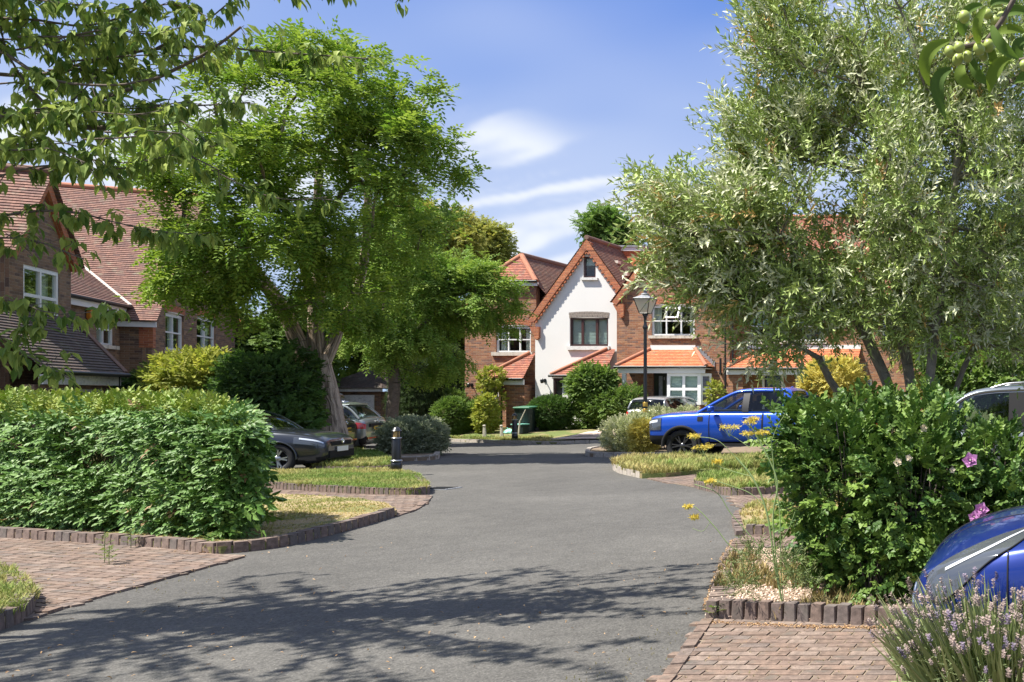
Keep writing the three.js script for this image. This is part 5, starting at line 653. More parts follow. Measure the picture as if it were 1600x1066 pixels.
// ---------------------------------------------------------------- olive tree on the right
{
  const z0 = 9.1, b = A(1425, 880, z0); b.y = 0.03; const at = (px, py, dz = 0) => A(px, py, z0 + dz);
  const st = (pts, r0, r1, up = 0.35) => ({ pts, r0, r1, bareUpTo: up, n: 9 });
  growTree({ name: 'olive_tree', label: 'large silvery olive tree with several dark stems on the right', base: b, seed: 621, bark: M.barkGrey, gnarl: 0.02, twig: 0.0042, pipe: 0.46,
    trunks: [st([b, at(1420, 780), at(1390, 690), at(1330, 640), at(1300, 600, -0.2), at(1280, 560, -0.4)], 0.075, 0.03, 0.7), st([b.clone().add(V(0.02, 0, 0.03)), at(1425, 740), at(1395, 620), at(1360, 540), at(1330, 480), at(1250, 380, -0.4)], 0.075, 0.028, 0.5), st([b.clone().add(V(0.05, 0, -0.04)), at(1430, 720, 0.1), at(1425, 600, 0.1), at(1405, 520, 0.2), at(1400, 380, 0.3), at(1380, 200, 0.3)], 0.07, 0.03, 0.5), st([b.clone().add(V(0.09, 0, 0.02)), at(1450, 700, -0.2), at(1455, 560, -0.3), at(1480, 400, -0.4), at(1500, 200, -0.4)], 0.055, 0.025, 0.5), st([b.clone().add(V(0.1, 0, -0.06)), at(1470, 690, 0.3), at(1500, 590, 0.4), at(1540, 500, 0.5)], 0.05, 0.02, 0.5)],
    lobes: [lobe(1310, 330, z0, 170, 150, 1.1, 120), lobe(1130, 345, z0 - 0.6, 95, 75, 0.6, 56), lobe(1110, 420, z0 - 0.5, 75, 38, 0.45, 34), lobe(1170, 460, z0 - 0.3, 60, 35, 0.45, 22), lobe(1270, 140, z0 + 0.1, 100, 120, 0.9, 70), lobe(1240, 50, z0, 50, 75, 0.6, 30), lobe(1420, 80, z0, 150, 130, 1.0, 92), lobe(1490, 300, z0 - 0.2, 150, 140, 1.1, 105), lobe(1570, 150, z0, 110, 160, 1.0, 78), lobe(1580, 450, z0 + 0.2, 120, 110, 1.0, 70), lobe(1270, 465, z0 - 0.2, 95, 50, 0.7, 42), lobe(1400, 470, z0, 120, 70, 0.9, 55), lobe(1190, 220, z0 - 0.2, 50, 60, 0.6, 24), lobe(1040, 330, z0 - 0.6, 35, 45, 0.4, 13), lobe(1200, 535, z0 - 0.6, 45, 22, 0.3, 9)],
    geo: [leafGeo.olive], mat: M.leafWax, per: 14, spread: 0.2, size: 0.95, lift: 0.3, tumble: 1, flat: 1, tint: R => { const t = R(), k = 0.75 + 0.5 * R(); return R() < 0.28 ? [0.58 * k, 0.6 * k, 0.38 * k] : R() < 0.03 ? [0.5 * k, 0.33 * k, 0.1 * k] : [lerp(0.21, 0.37, t) * k, lerp(0.3, 0.45, t) * k, lerp(0.055, 0.12, t) * k]; } });
}
// ---------------------------------------------------------------- hibiscus under it
{
  const b = V(-1.5, 0.03, -8.1), L = (px, py, z, rx, ry, rz) => { const l = lobe(px, py, z, rx, ry, rz, 0); return l; };
  const lob = [L(1330, 760, 7.9, 110, 140, 0.55), L(1440, 790, 7.8, 120, 160, 0.6), L(1270, 690, 8.1, 70, 70, 0.4), L(1300, 850, 7.7, 45, 60, 0.3), L(1390, 675, 8.3, 120, 60, 0.5), L(1555, 745, 8.3, 130, 100, 0.6), L(1560, 840, 8, 120, 110, 0.7), L(1370, 895, 7.5, 75, 50, 0.3), L(1480, 880, 7.5, 90, 70, 0.4)];
  const t = bush({ name: 'hibiscus_shrub', label: 'dense dark green hibiscus with pink and white blooms in front of the olive', base: b, seed: 631, lobes: lob, count: 6600, geo: leafGeo.hib, mat: M.leafGloss, size: 0.78, deep: 0.7, tint: tone([0.045, 0.12, 0.018], [0.19, 0.29, 0.05]), stems: 12, core: false, wild: true });
  const petal = (() => { const o = []; const RR = rng(9); for (let i = 0; i < 13; i++) { const lay = i < 5 ? 0 : i < 9 ? 1 : 2, a = i * 1.2566 + lay * 0.6 + RR() * 0.3, d = V(Math.cos(a), Math.sin(a), 0.2 + lay * 0.55 + 0.3 * RR()).normalize(), nn = V(-d.x * 0.5 + (RR() - 0.5) * 0.5, -d.y * 0.5 + (RR() - 0.5) * 0.5, 1); nn.addScaledVector(d, -nn.dot(d)).normalize(); blade(o, V(0, 0, lay * 0.002), d, nn, 0.05 - lay * 0.009, 0.044 - lay * 0.006, 0.5 * (RR() - 0.2), -0.25 + 0.5 * RR()); } return geoOf(o); })();
  const pink = leaves([0.55, 0.25, 0.5], 0.35), pale = leaves([0.72, 0.64, 0.5], 0.35), red = leaves([0.7, 0.08, 0.03], 0.2);
  for (const [px, py, z, m, s] of [[1516, 720, 7.3, pink, 1.5], [1533, 797, 7.1, pink, 1.4], [1522, 808, 7.05, pink, 1.1], [1444, 669, 7.7, pale, 0.9], [1403, 723, 7.25, pale, 0.85], [1420, 716, 7.25, pale, 0.7], [1488, 735, 7.3, pale, 0.6], [1372, 665, 7.7, red, 0.55]]) { const f = part('flower', petal, m, t); f.position.copy(A(px, py, z)).sub(b); f.rotation.set(-0.2, 0.1, px); f.scale.setScalar(s); part('stamen', bar(V(0, 0, 0), V(0, 0, 0.035), 0.004, 0.005, 6), M.postWood, f); }
}
// ---------------------------------------------------------------- fruiting branch close to the lens, top right
{
  const R = rng(641), b = V(0.95, 0, -1.1), t = thing('fruit_tree', 'leafy fruiting branch with small green fruits hanging in at top right', 'tree', b), Z = 1.55, at = (x, y, d = 0) => A(x, y, Z + d).sub(b);
  part('trunk', merge([bar(V(0, 0, 0), V(-0.1, 1.5, 0), 0.07, 0.05, 10), bar(V(-0.1, 1.5, 0), V(-0.35, 2.55, -0.15), 0.05, 0.025, 8)]), M.barkDark, t);
  part('branch', tube([V(-0.35, 2.55, -0.15), at(1640, -60), at(1590, -10), at(1560, 40), at(1535, 70), at(1500, 74)], 0.005, 20, 6), M.barkDark, t); part('twig', tube([at(1640, -60), at(1640, 60), at(1610, 90), at(1592, 95)], 0.004, 12, 6), M.barkDark, t);
  const lm = [leaves([0.17, 0.25, 0.025], 0.5), leaves([0.11, 0.19, 0.025], 0.45), leaves([0.085, 0.15, 0.025], 0.4)];
  const leaf = (x0, y0, x1, y1, x2, y2, w, m, dz = 0) => { const c = new THREE.QuadraticBezierCurve3(at(x0, y0, dz), at(x1, y1, dz - 0.02), at(x2, y2, dz + 0.02)), n = 10, out = [], s0 = V(0, 0, 1); let prev = null; for (let i = 0; i <= n; i++) { const k = i / n, p = c.getPoint(k), d = c.getTangent(k), s = V().crossVectors(d, s0).normalize(), nn = V().crossVectors(s, d).normalize(), ww = w * Z / F * Math.pow(Math.sin(Math.PI * Math.min(0.985, 0.06 + k * 0.94)), 0.75) * 0.5, l = p.clone().addScaledVector(s, -ww).addScaledVector(nn, ww * 0.5), r = p.clone().addScaledVector(s, ww).addScaledVector(nn, ww * 0.5); if (prev) for (const q of [[prev[0], l, p], [prev[0], p, prev[1]], [prev[1], p, r], [prev[1], r, prev[2]]]) for (const v of q) out.push(v.x, v.y, v.z); prev = [l, p, r]; } const g = mergeVertices(geoOf(out).deleteAttribute('normal'), 1e-5); g.computeVertexNormals(); part('leaf', g, m, t); };
  leaf(1482, 64, 1430, 80, 1452, 134, 22, lm[0]); leaf(1486, 108, 1448, 120, 1478, 186, 22, lm[2], 0.02); leaf(1505, 102, 1490, 125, 1526, 139, 20, lm[0], -0.02); leaf(1520, 92, 1520, 120, 1548, 132, 17, lm[1], 0.03); leaf(1580, 92, 1550, 100, 1546, 146, 22, lm[0]); leaf(1550, 40, 1560, 80, 1592, 92, 18, lm[1], -0.03); leaf(1540, 12, 1518, 40, 1532, 76, 15, lm[0], -0.03); leaf(1548, 8, 1560, -6, 1592, 6, 14, lm[2]); leaf(1600, 50, 1570, 40, 1556, 56, 16, lm[0], 0.04); leaf(1604, 62, 1580, 70, 1598, 92, 20, lm[2], 0.05); leaf(1535, 8, 1510, 10, 1500, 36, 14, lm[1], 0.03); leaf(1515, 20, 1500, 40, 1505, 56, 18, lm[1], 0.05); leaf(1610, 20, 1580, 10, 1560, 30, 18, lm[1], 0.08); leaf(1640, 120, 1610, 110, 1585, 130, 20, lm[1], 0.06); leaf(1545, 72, 1555, 90, 1552, 112, 14, lm[0], 0.02);
  M.fruit = phys({ color: [0.3, 0.36, 0.07], roughness: 0.45, transmission: 0.0, clearcoat: 0.2 });
  const fg = lathe([[0, -0.0105], [0.004, -0.0108], [0.0088, -0.006], [0.0098, 0.0], [0.0085, 0.006], [0.004, 0.0098], [0.0015, 0.0085], [0, 0.008]], 14); for (const [x, y] of [[1499, 74], [1513, 73], [1484, 80], [1530, 76], [1545, 71], [1497, 93], [1512, 88], [1543, 22], [1556, 33], [1507, 26], [1537, 86], [1566, 28], [1601, 102]]) { const f = part('fruit', fg, M.fruit, t); f.position.copy(at(x, y, -0.02 + 0.05 * R())); f.rotation.set(R() - 0.5, R() * 6, R() * 1.2 - 0.6); f.scale.setScalar(0.9 + 0.35 * R()); }
}
// ---------------------------------------------------------------- vehicles
const spline = (rows, k) => { const n = rows.length; return t => { const x = clamp(t) * (n - 1), i = Math.min(n - 2, Math.floor(x)), f = x - i, p = j => rows[Math.max(0, Math.min(n - 1, j))][k]; const a = p(i - 1), b = p(i), c = p(i + 1), d = p(i + 2), m0 = (c - a) / 2, m1 = (d - b) / 2, f2 = f * f, f3 = f2 * f; return (2 * f3 - 3 * f2 + 1) * b + (f3 - 2 * f2 + f) * m0 + (-2 * f3 + 3 * f2) * c + (f3 - f2) * m1; }; };
const BODY_PROF = [[0.8, 0, 0], [0.93, 0.1, 0], [0.985, 0.3, 0], [1, 0.52, 0], [0.99, 0.72, 0], [0.95, 0.88, 0], [0.86, 0.97, 0], [0.5, 1, 0.6], [0, 1, 1]];
const CAB_PROF = [[1, 0, 0, 0], [0.5, 0.45, 0, 0.5], [0, 0.9, 0, 1], [-0.0, 0.975, 0, 0.9], [0, 1, 0.3, 0.6], [0, 1, 1, 0]];
function bodySurf(rows) {                                        // rows: [x, y low, y top, half width, crown]
  const S = [0, 1, 2, 3, 4].map(k => spline(rows.map(r => [...r, 0.02].slice(0, 5)), k)), P = [0, 1, 2].map(k => spline(BODY_PROF, k));
  return (u, v, s = 1) => { const w = S[3](u), y0 = S[1](u), y1 = S[2](u), a = P[0](v), b = P[1](v); return V(S[0](u), y0 + b * (y1 - y0) + P[2](v) * S[4](u), s * w * Math.max(0, a)); };
}
function cabSurf(rows) {                                         // rows: [x, y base, y roof, half width at base, half width at roof]
  const S = [0, 1, 2, 3, 4].map(k => spline(rows, k));
  return (u, v, s = 1) => { const yb = S[1](u), yr = S[2](u), wb = S[3](u), wr = S[4](u); let z, y; if (v < 0.6) { const t = v / 0.6; z = lerp(wb, wr, Math.pow(t, 1.25)); y = lerp(yb, yr - 0.05, t); } else if (v < 0.75) { const t = (v - 0.6) / 0.15; z = lerp(wr, wr * 0.86, t * t); y = yr - 0.05 + 0.05 * Math.sin(t * Math.PI / 2); } else { const t = (v - 0.75) / 0.25; z = wr * 0.86 * (1 - t); y = yr + 0.025 * (1 - (1 - t) * (1 - t)); } return V(S[0](u), y, s * z); };
}
function closedLoft(f, nu, nv) {                                  // ring: right side up, left side down, closed underneath and at both ends
  const pos = [], idx = [], ring = 2 * nv + 1; for (let i = 0; i <= nu; i++) { const u = i / nu; for (let j = 0; j <= nv; j++) { const p = f(u, j / nv, 1); pos.push(p.x, p.y, p.z); } for (let j = nv - 1; j >= 0; j--) { const p = f(u, j / nv, -1); pos.push(p.x, p.y, p.z); } }
  for (let i = 0; i < nu; i++) for (let j = 0; j < ring; j++) { const a = i * ring + j, b = i * ring + (j + 1) % ring, c = a + ring, d = b + ring; idx.push(a, b, c, b, d, c); }
  for (const [i, flip] of [[0, true], [nu, false]]) { let c = V(0, 0, 0); for (let j = 0; j < ring; j++) c.add(V(pos[(i * ring + j) * 3], pos[(i * ring + j) * 3 + 1], pos[(i * ring + j) * 3 + 2])); c.multiplyScalar(1 / ring); const k = pos.length / 3; pos.push(c.x, c.y, c.z); for (let j = 0; j < ring; j++) { const a = i * ring + j, b = i * ring + (j + 1) % ring; flip ? idx.push(a, k, b) : idx.push(a, b, k); } }
  const g = new THREE.BufferGeometry(); g.setAttribute('position', new THREE.Float32BufferAttribute(pos, 3)); g.setIndex(idx); g.computeVertexNormals(); g.setAttribute('uv', new THREE.Float32BufferAttribute(new Float32Array(pos.length / 3 * 2), 2)); return g;
}
function patch(f, u0, u1, v0, v1, s, off, nu = 8, nv = 6, shape) {   // a panel lying `off` proud of the surface
  const P = (i, j) => { let u = lerp(u0, u1, i / nu), v = lerp(v0, v1, j / nv); if (shape) [u, v] = shape(i / nu, j / nv, u, v); const e = 0.004, p = f(u, v, s), du = f(Math.min(1, u + e), v, s).sub(f(Math.max(0, u - e), v, s)), dv = f(u, Math.min(1, v + e), s).sub(f(u, Math.max(0, v - e), s)), n = V().crossVectors(du, dv).normalize(); if (n.z * s < 0 && Math.abs(n.z) > 0.15 || (Math.abs(n.z) <= 0.15 && n.y < 0)) n.negate(); return p.addScaledVector(n, off); };
  const pos = [], idx = []; for (let i = 0; i <= nu; i++) for (let j = 0; j <= nv; j++) pos.push(...P(i, j).toArray()); for (let i = 0; i < nu; i++) for (let j = 0; j < nv; j++) { const a = i * (nv + 1) + j, b = a + 1, c = a + nv + 1, d = c + 1; idx.push(a, c, b, b, c, d); } const g = new THREE.BufferGeometry(); g.setAttribute('position', new THREE.Float32BufferAttribute(pos, 3)); g.setIndex(idx); g.computeVertexNormals(); return g;
}
const paint = (c, metal = 0.35, rough = 0.32) => phys({ color: c, roughness: rough, metalness: metal, clearcoat: 1, clearcoatRoughness: 0.04 });
M.carGlass = phys({ color: [0.5, 0.56, 0.55], roughness: 0.02, transmission: 1, thickness: 0, ior: 1.5 }); M.seat = std({ color: [0.03, 0.03, 0.032], roughness: 0.85 }); M.tyre = std({ color: [0.018, 0.018, 0.019], roughness: 0.85 }); M.trim = phys({ color: [0.018, 0.018, 0.019], roughness: 0.75, specularIntensity: 0.35 }); M.alloy = phys({ color: [0.4, 0.41, 0.43], roughness: 0.3, metalness: 0.85 }); M.alloyDark = phys({ color: [0.1, 0.1, 0.11], roughness: 0.3, metalness: 0.8 }); M.chrome = phys({ color: [0.75, 0.76, 0.78], roughness: 0.1, metalness: 1 }); M.lens = phys({ color: [0.75, 0.8, 0.85], roughness: 0.06, clearcoat: 1, metalness: 0.2 }); M.redLens = phys({ color: [0.42, 0.012, 0.015], roughness: 0.12, clearcoat: 1 }); M.plateYellow = phys({ color: [0.78, 0.5, 0.03], roughness: 0.4 }); M.plateWhite = phys({ color: [0.75, 0.75, 0.72], roughness: 0.4 }); M.plateInk = std({ color: [0.015, 0.015, 0.015], roughness: 0.6 });
M.darkLens = phys({ color: [0.09, 0.1, 0.115], roughness: 0.05, clearcoat: 1, metalness: 0.3 });
const wheelGeo = {};
function wheel(parent, x, z, r, w, spokes, alloy) {
  const key = [r, w, spokes].join(); if (!wheelGeo[key]) { const h = w / 2, rr = r * 0.66; const tyre = lathe([[rr, -h * 0.8], [rr + 0.02, -h * 0.95], [r * 0.9, -h], [r * 0.975, -h * 0.85], [r, -h * 0.6], [r, h * 0.6], [r * 0.975, h * 0.85], [r * 0.9, h], [rr + 0.02, h * 0.95], [rr, h * 0.8]], 36).rotateX(Math.PI / 2); const rim = [lathe([[rr + 0.005, -h * 0.7], [rr - 0.025, -h * 0.6], [rr - 0.03, h * 0.5], [rr + 0.005, h * 0.82]], 32).rotateX(Math.PI / 2)]; const sp = []; for (let i = 0; i < spokes; i++) { const a = i / spokes * Math.PI * 2; for (const d of [-1, 1]) sp.push(beam(V(Math.cos(a) * 0.05, Math.sin(a) * 0.05, h * 0.62), V(Math.cos(a + d * 0.16) * (rr - 0.01), Math.sin(a + d * 0.16) * (rr - 0.01), h * 0.7), 0.03, 0.035, V(0, 0, 1))); } sp.push(lathe([[0, -0.02], [0.07, -0.02], [0.075, 0.01], [0.03, 0.03], [0, 0.03]], 16).rotateX(Math.PI / 2).translate(0, 0, h * 0.6)); wheelGeo[key] = { tyre, rim: merge(rim), spoke: merge(sp), disc: new THREE.CylinderGeometry(rr - 0.03, rr - 0.03, 0.02, 24).rotateX(Math.PI / 2) }; }
  const g = wheelGeo[key], m = part('wheel', g.tyre, M.tyre, parent); m.position.set(x, r, z); if (z < 0) m.rotation.y = Math.PI; part('rim', g.rim, alloy, m); part('spokes', g.spoke, alloy, m); part('brake_disc', g.disc, M.trim, m); return m;
}
const plateChars = txt => { const c = document.createElement('canvas'); c.width = 256; c.height = 64; const x = c.getContext('2d'); x.fillStyle = '#fff'; x.fillRect(0, 0, 256, 64); x.fillStyle = '#111'; x.font = 'bold 46px sans-serif'; x.textAlign = 'center'; x.textBaseline = 'middle'; x.fillText(txt, 128, 34); const t = new THREE.CanvasTexture(c); t.colorSpace = THREE.SRGBColorSpace; return t; };
function vehicle(o) {
  const t = thing(o.name, o.label, o.category || 'car', o.at, o.turn, o.group), f = bodySurf(o.body), c = cabSurf(o.cab), W = Math.max(...o.body.map(r => r[3]));
  let g = closedLoft(f, o.nu || 56, o.nv || 22); const ev = new Evaluator(); ev.useGroups = false; ev.attributes = ['position', 'normal', 'uv']; let B = new Brush(g, o.paint); B.updateMatrixWorld();
  for (const x of o.axles) for (const s of [-1, 1]) { const cy = new Brush(new THREE.CylinderGeometry(o.wr * 1.14, o.wr * 1.14, 0.5, 36).rotateX(Math.PI / 2).translate(x, o.wr * 1.02, s * (W - 0.12)), o.paint); cy.updateMatrixWorld(); B = ev.evaluate(B, cy, SUBTRACTION); }
  part('body', B.geometry, o.paint, t);
  for (const x of o.axles) for (const s of [-1, 1]) { wheel(t, x, s * (W - o.ww / 2 - 0.02), o.wr, o.ww, o.spokes || 5, o.alloy || M.alloy); part('wheel_arch', new THREE.TorusGeometry(o.wr * 1.15, o.arch || 0.018, 6, 24, Math.PI * 1.04).rotateZ(-0.06).scale(1, 1, o.archFlat || 1).translate(x, o.wr * 1.02, s * (W - 0.02)), o.archMat || o.paint, t); }
  const cab = part('windows', closedLoft(c, 40, 16), M.carGlass, t);
  { const xs = o.cab.map(r => r[0]), yb = o.cab[2][1], xf = xs[0], xr = xs.at(-1), w = o.cab[2][3]; part('dashboard', box6(xr + 0.1, xf - 0.12, yb - 0.25, yb + 0.045, -w + 0.06, w - 0.06), M.seat, t); for (const [k, hgt] of [[0.46, 0.4], [0.74, 0.34]]) for (const sd of [-1, 1]) { const sx = lerp(xf, xr, k); part('seat', new RoundedBoxGeometry(0.14, hgt * 0.8, 0.46, 2, 0.05).rotateZ(0.2).translate(sx, yb + hgt * 0.3, sd * 0.38), M.seat, t); part('headrest', new RoundedBoxGeometry(0.1, 0.17, 0.26, 2, 0.04).translate(sx - 0.06, yb + hgt * 0.86, sd * 0.38), M.seat, t); } part('steering_wheel', new THREE.TorusGeometry(0.17, 0.014, 8, 20).rotateY(Math.PI / 2).rotateZ(0.4).translate(lerp(xf, xr, 0.27), yb + 0.1, 0.38), M.seat, t); }
  part('roof', (() => { const [u0, u1] = o.roof; const a = patch(c, u0, u1, 0.56, 1, 1, 0.012, 20, 10), b = patch(c, u0, u1, 0.56, 1, -1, 0.012, 20, 10); return merge([a, b]); })(), o.roofPaint || o.paint, t);
  for (const s of [-1, 1]) { const pts = []; for (let i = 0; i <= 24; i++) { const u = lerp(o.rails?.[0] ?? 0.02, o.rails?.[1] ?? 0.98, i / 24); pts.push(c(u, 0.6, s).add(V(0, 0.0, s * 0.004))); } part('window_pillar', tube(pts, o.pillar || 0.034, 40, 6), o.paint, t);
    for (const [u, w, m] of o.posts) part('door_pillar', patch(c, u - w, u + w, 0.0, 0.62, s, 0.006, 3, 8), m || M.trim, t); if (o.mirror) part('mirror', new RoundedBoxGeometry(0.13, 0.15, 0.22, 3, 0.05).translate(o.mirror[0], o.mirror[1], s * (W + 0.1)), o.mirrorMat || o.paint, t);
    for (const [u, v] of o.handles || []) { const p = f(u, v, s); part('door_handle', new RoundedBoxGeometry(0.2, 0.03, 0.04, 2, 0.012).translate(p.x, p.y, p.z + s * 0.012), o.handleMat || o.paint, t); }
    for (const u of o.seams || []) part('door_seam', patch(f, u - 0.0012, u + 0.0012, 0.08, 0.7, s, 0.007, 1, 10), M.trim, t);
    part('sill_trim', patch(f, o.sill?.[0] ?? 0.26, o.sill?.[1] ?? 0.76, 0, 0.14, s, 0.008, 12, 3), M.trim, t);
    for (const [name, u0, u1, v0, v1, m, off] of o.patches || []) part(name, patch(f, u0, u1, v0, v1, s, off ?? 0.006, 10, 8), m, t); }
  o.extra?.(t, f, c); return t;
}
const golfBody = (L, W, k = 1, hood = 0.95, tail = 1.0) => [[L / 2, 0.36, 0.62, W * 0.33], [L / 2 - 0.05, 0.25, 0.72, W * 0.4], [L / 2 - 0.22, 0.2, 0.82 * k, W * 0.455], [L / 2 - 0.7, 0.19, 0.91 * k, W * 0.492], [L / 2 - 1.25, 0.19, hood * k, W * 0.5], [0.2, 0.19, 0.95 * k, W * 0.503], [-0.7, 0.19, 0.97 * k, W * 0.505], [-L / 2 + 0.6, 0.22, tail * k, W * 0.498], [-L / 2 + 0.12, 0.26, (tail - 0.02) * k, W * 0.45], [-L / 2, 0.4, (tail - 0.12) * k, W * 0.38]];
const hatchCab = (L, W, H, k = 1) => [[L / 2 - 1.0, 0.9 * k, 0.915 * k, W * 0.44, W * 0.42], [L / 2 - 1.45, 0.91 * k, lerp(0.92 * k, H, 0.66), W * 0.455, W * 0.37], [L / 2 - 1.85, 0.92 * k, H - 0.03, W * 0.46, W * 0.34], [-0.3, 0.92 * k, H, W * 0.46, W * 0.335], [-L / 2 + 0.95, 0.94 * k, H - 0.04, W * 0.455, W * 0.33], [-L / 2 + 0.5, 0.95 * k, H - 0.1, W * 0.45, W * 0.32], [-L / 2 + 0.14, 0.95 * k, 1.02 * k, W * 0.43, W * 0.39]];
const turnTo = (x, z) => Math.atan2(-z, x);
// blue pickup
{
  const blue = paint([0.004, 0.065, 0.44], 0.3, 0.3), p = G(1065, 722), L = 5.37; const X = p.x - 0.88 + L / 2;
  vehicle({ name: 'pickup_truck', label: 'bright blue double cab pickup with black wheel arches parked side on', category: 'pickup', at: V(X, 0, p.z - 0.9), turn: Math.PI, paint: blue, archMat: M.trim, arch: 0.05, archFlat: 1.1, wr: 0.415, ww: 0.28, axles: [1.8, -1.47], spokes: 6, alloy: M.alloyDark, nu: 80,
    body: [[2.68, 0.6, 0.98, 0.74, 0.01], [2.65, 0.5, 1.12, 0.84, 0.02], [2.52, 0.45, 1.19, 0.91, 0.03], [2.2, 0.43, 1.24, 0.94, 0.04], [1.6, 0.42, 1.275, 0.95, 0.04], [1.2, 0.42, 1.295, 0.95, 0.03], [0.4, 0.42, 1.3, 0.95, 0.02], [-0.9, 0.42, 1.31, 0.95, 0.02], [-1.1, 0.43, 1.31, 0.95, 0], [-2.3, 0.46, 1.31, 0.94, 0], [-2.6, 0.5, 1.3, 0.92, 0], [-2.66, 0.55, 1.24, 0.9, 0]],
    cab: [[1.45, 1.27, 1.285, 0.83, 0.8], [0.98, 1.28, 1.58, 0.85, 0.72], [0.5, 1.28, 1.82, 0.86, 0.675], [0.1, 1.28, 1.875, 0.86, 0.66], [-0.4, 1.28, 1.88, 0.86, 0.66], [-0.88, 1.28, 1.85, 0.855, 0.66], [-1.02, 1.28, 1.46, 0.85, 0.74]], roof: [0.3, 0.86], rails: [0.0, 0.9], pillar: 0.045, posts: [[0.46, 0.035, M.blackPlastic], [0.83, 0.05, blue]], mirror: [1.0, 1.36], handles: [[0.565, 0.56], [0.66, 0.56]], seams: [0.47, 0.59, 0.705], sill: [0.46, 0.7],
    patches: [['headlight', 0.09, 0.245, 0.36, 0.63, M.darkLens, 0.014], ['lamp_strip', 0.1, 0.22, 0.52, 0.58, M.lens, 0.02], ['bumper', 0.0, 0.3, 0, 0.26, M.trim, 0.02], ['wing_vent', 0.415, 0.445, 0.5, 0.6, M.trim, 0.012]],
    extra(t) { for (const s of [-1, 1]) { part('side_step', beam(V(1.2, 0.44, s * 0.93), V(-0.9, 0.44, s * 0.93), 0.16, 0.06), M.trim, t); part('lamp_ring', new THREE.TorusGeometry(0.1, 0.014, 8, 20).scale(0.7, 1, 1).rotateY(Math.PI / 2 - s * 0.9 * -1).translate(2.5, 0.92, s * 0.87), M.chrome, t); }
      part('grille', box(0.06, 0.3, 1.1, 2.69, 0.82, 0), M.trim, t); part('load_cover', box(1.5, 0.04, 1.7, -1.85, 1.29, 0), M.trim, t); part('sports_bar', tube([V(-1.2, 1.25, -0.8), V(-1.25, 1.62, -0.68), V(-1.25, 1.66, 0), V(-1.25, 1.62, 0.68), V(-1.2, 1.25, 0.8)], 0.04, 24, 8), M.trim, t); part('tail_light', box(0.05, 0.35, 0.12, -2.66, 1.02, 0.84), M.redLens, t); part('tail_light', box(0.05, 0.35, 0.12, -2.66, 1.02, -0.84), M.redLens, t); part('aerial', bar(V(-0.6, 1.87, 0), V(-0.78, 1.95, 0), 0.02, 0.006), blue, t); } });
}
// dark grey hatchback with its nose towards the road
{
  const grey = paint([0.035, 0.04, 0.05], 0.5, 0.3), p = G(470, 738), nose = V(0.95, 0, -0.3).normalize(), L = 4.28, W = 1.79;
  const front = A(503, 700, 20.1); const ctr = V(front.x, 0, front.z).addScaledVector(nose, -L / 2 - 0.05).add(V(0, 0, -0.6));
  vehicle({ name: 'hatchback', label: 'dark grey hatchback nosing out beside the hedge with bright headlight', at: ctr, turn: turnTo(nose.x, nose.z), paint: grey, wr: 0.32, ww: 0.2, axles: [1.3, -1.33], body: golfBody(L, W), cab: hatchCab(L, W, 1.44), roof: [0.3, 0.82], posts: [[0.5, 0.02]], mirror: [0.75, 1.0], handles: [[0.55, 0.72]], seams: [0.4, 0.6],
    patches: [['headlight', 0.1, 0.3, 0.46, 0.61, M.darkLens, 0.008], ['lamp_strip', 0.12, 0.28, 0.56, 0.6, M.lens, 0.014], ['lower_grille', 0.05, 0.2, 0.05, 0.2, M.trim, 0.008]],
    extra(t) { part('grille', box(0.05, 0.1, 0.95, L / 2 - 0.02, 0.62, 0), M.trim, t); part('air_intake', box(0.06, 0.16, 1.15, L / 2 - 0.01, 0.38, 0), M.trim, t); part('number_plate', box(0.02, 0.11, 0.5, L / 2 + 0.025, 0.49, 0), M.plateWhite, t); part('badge', new THREE.TorusGeometry(0.055, 0.01, 8, 20).rotateY(Math.PI / 2).translate(L / 2 + 0.03, 0.67, 0), M.chrome, t); const vw = []; for (const [a, b] of [[[-0.035, 0.03], [-0.014, -0.03]], [[-0.014, -0.03], [0, 0.002]], [[0, 0.002], [0.014, -0.03]], [[0.014, -0.03], [0.035, 0.03]]]) vw.push(beam(V(L / 2 + 0.03, 0.67 + a[1], a[0]), V(L / 2 + 0.03, 0.67 + b[1], b[0]), 0.01, 0.01, V(1, 0, 0))); part('badge_letters', merge(vw), M.chrome, t); } });
}
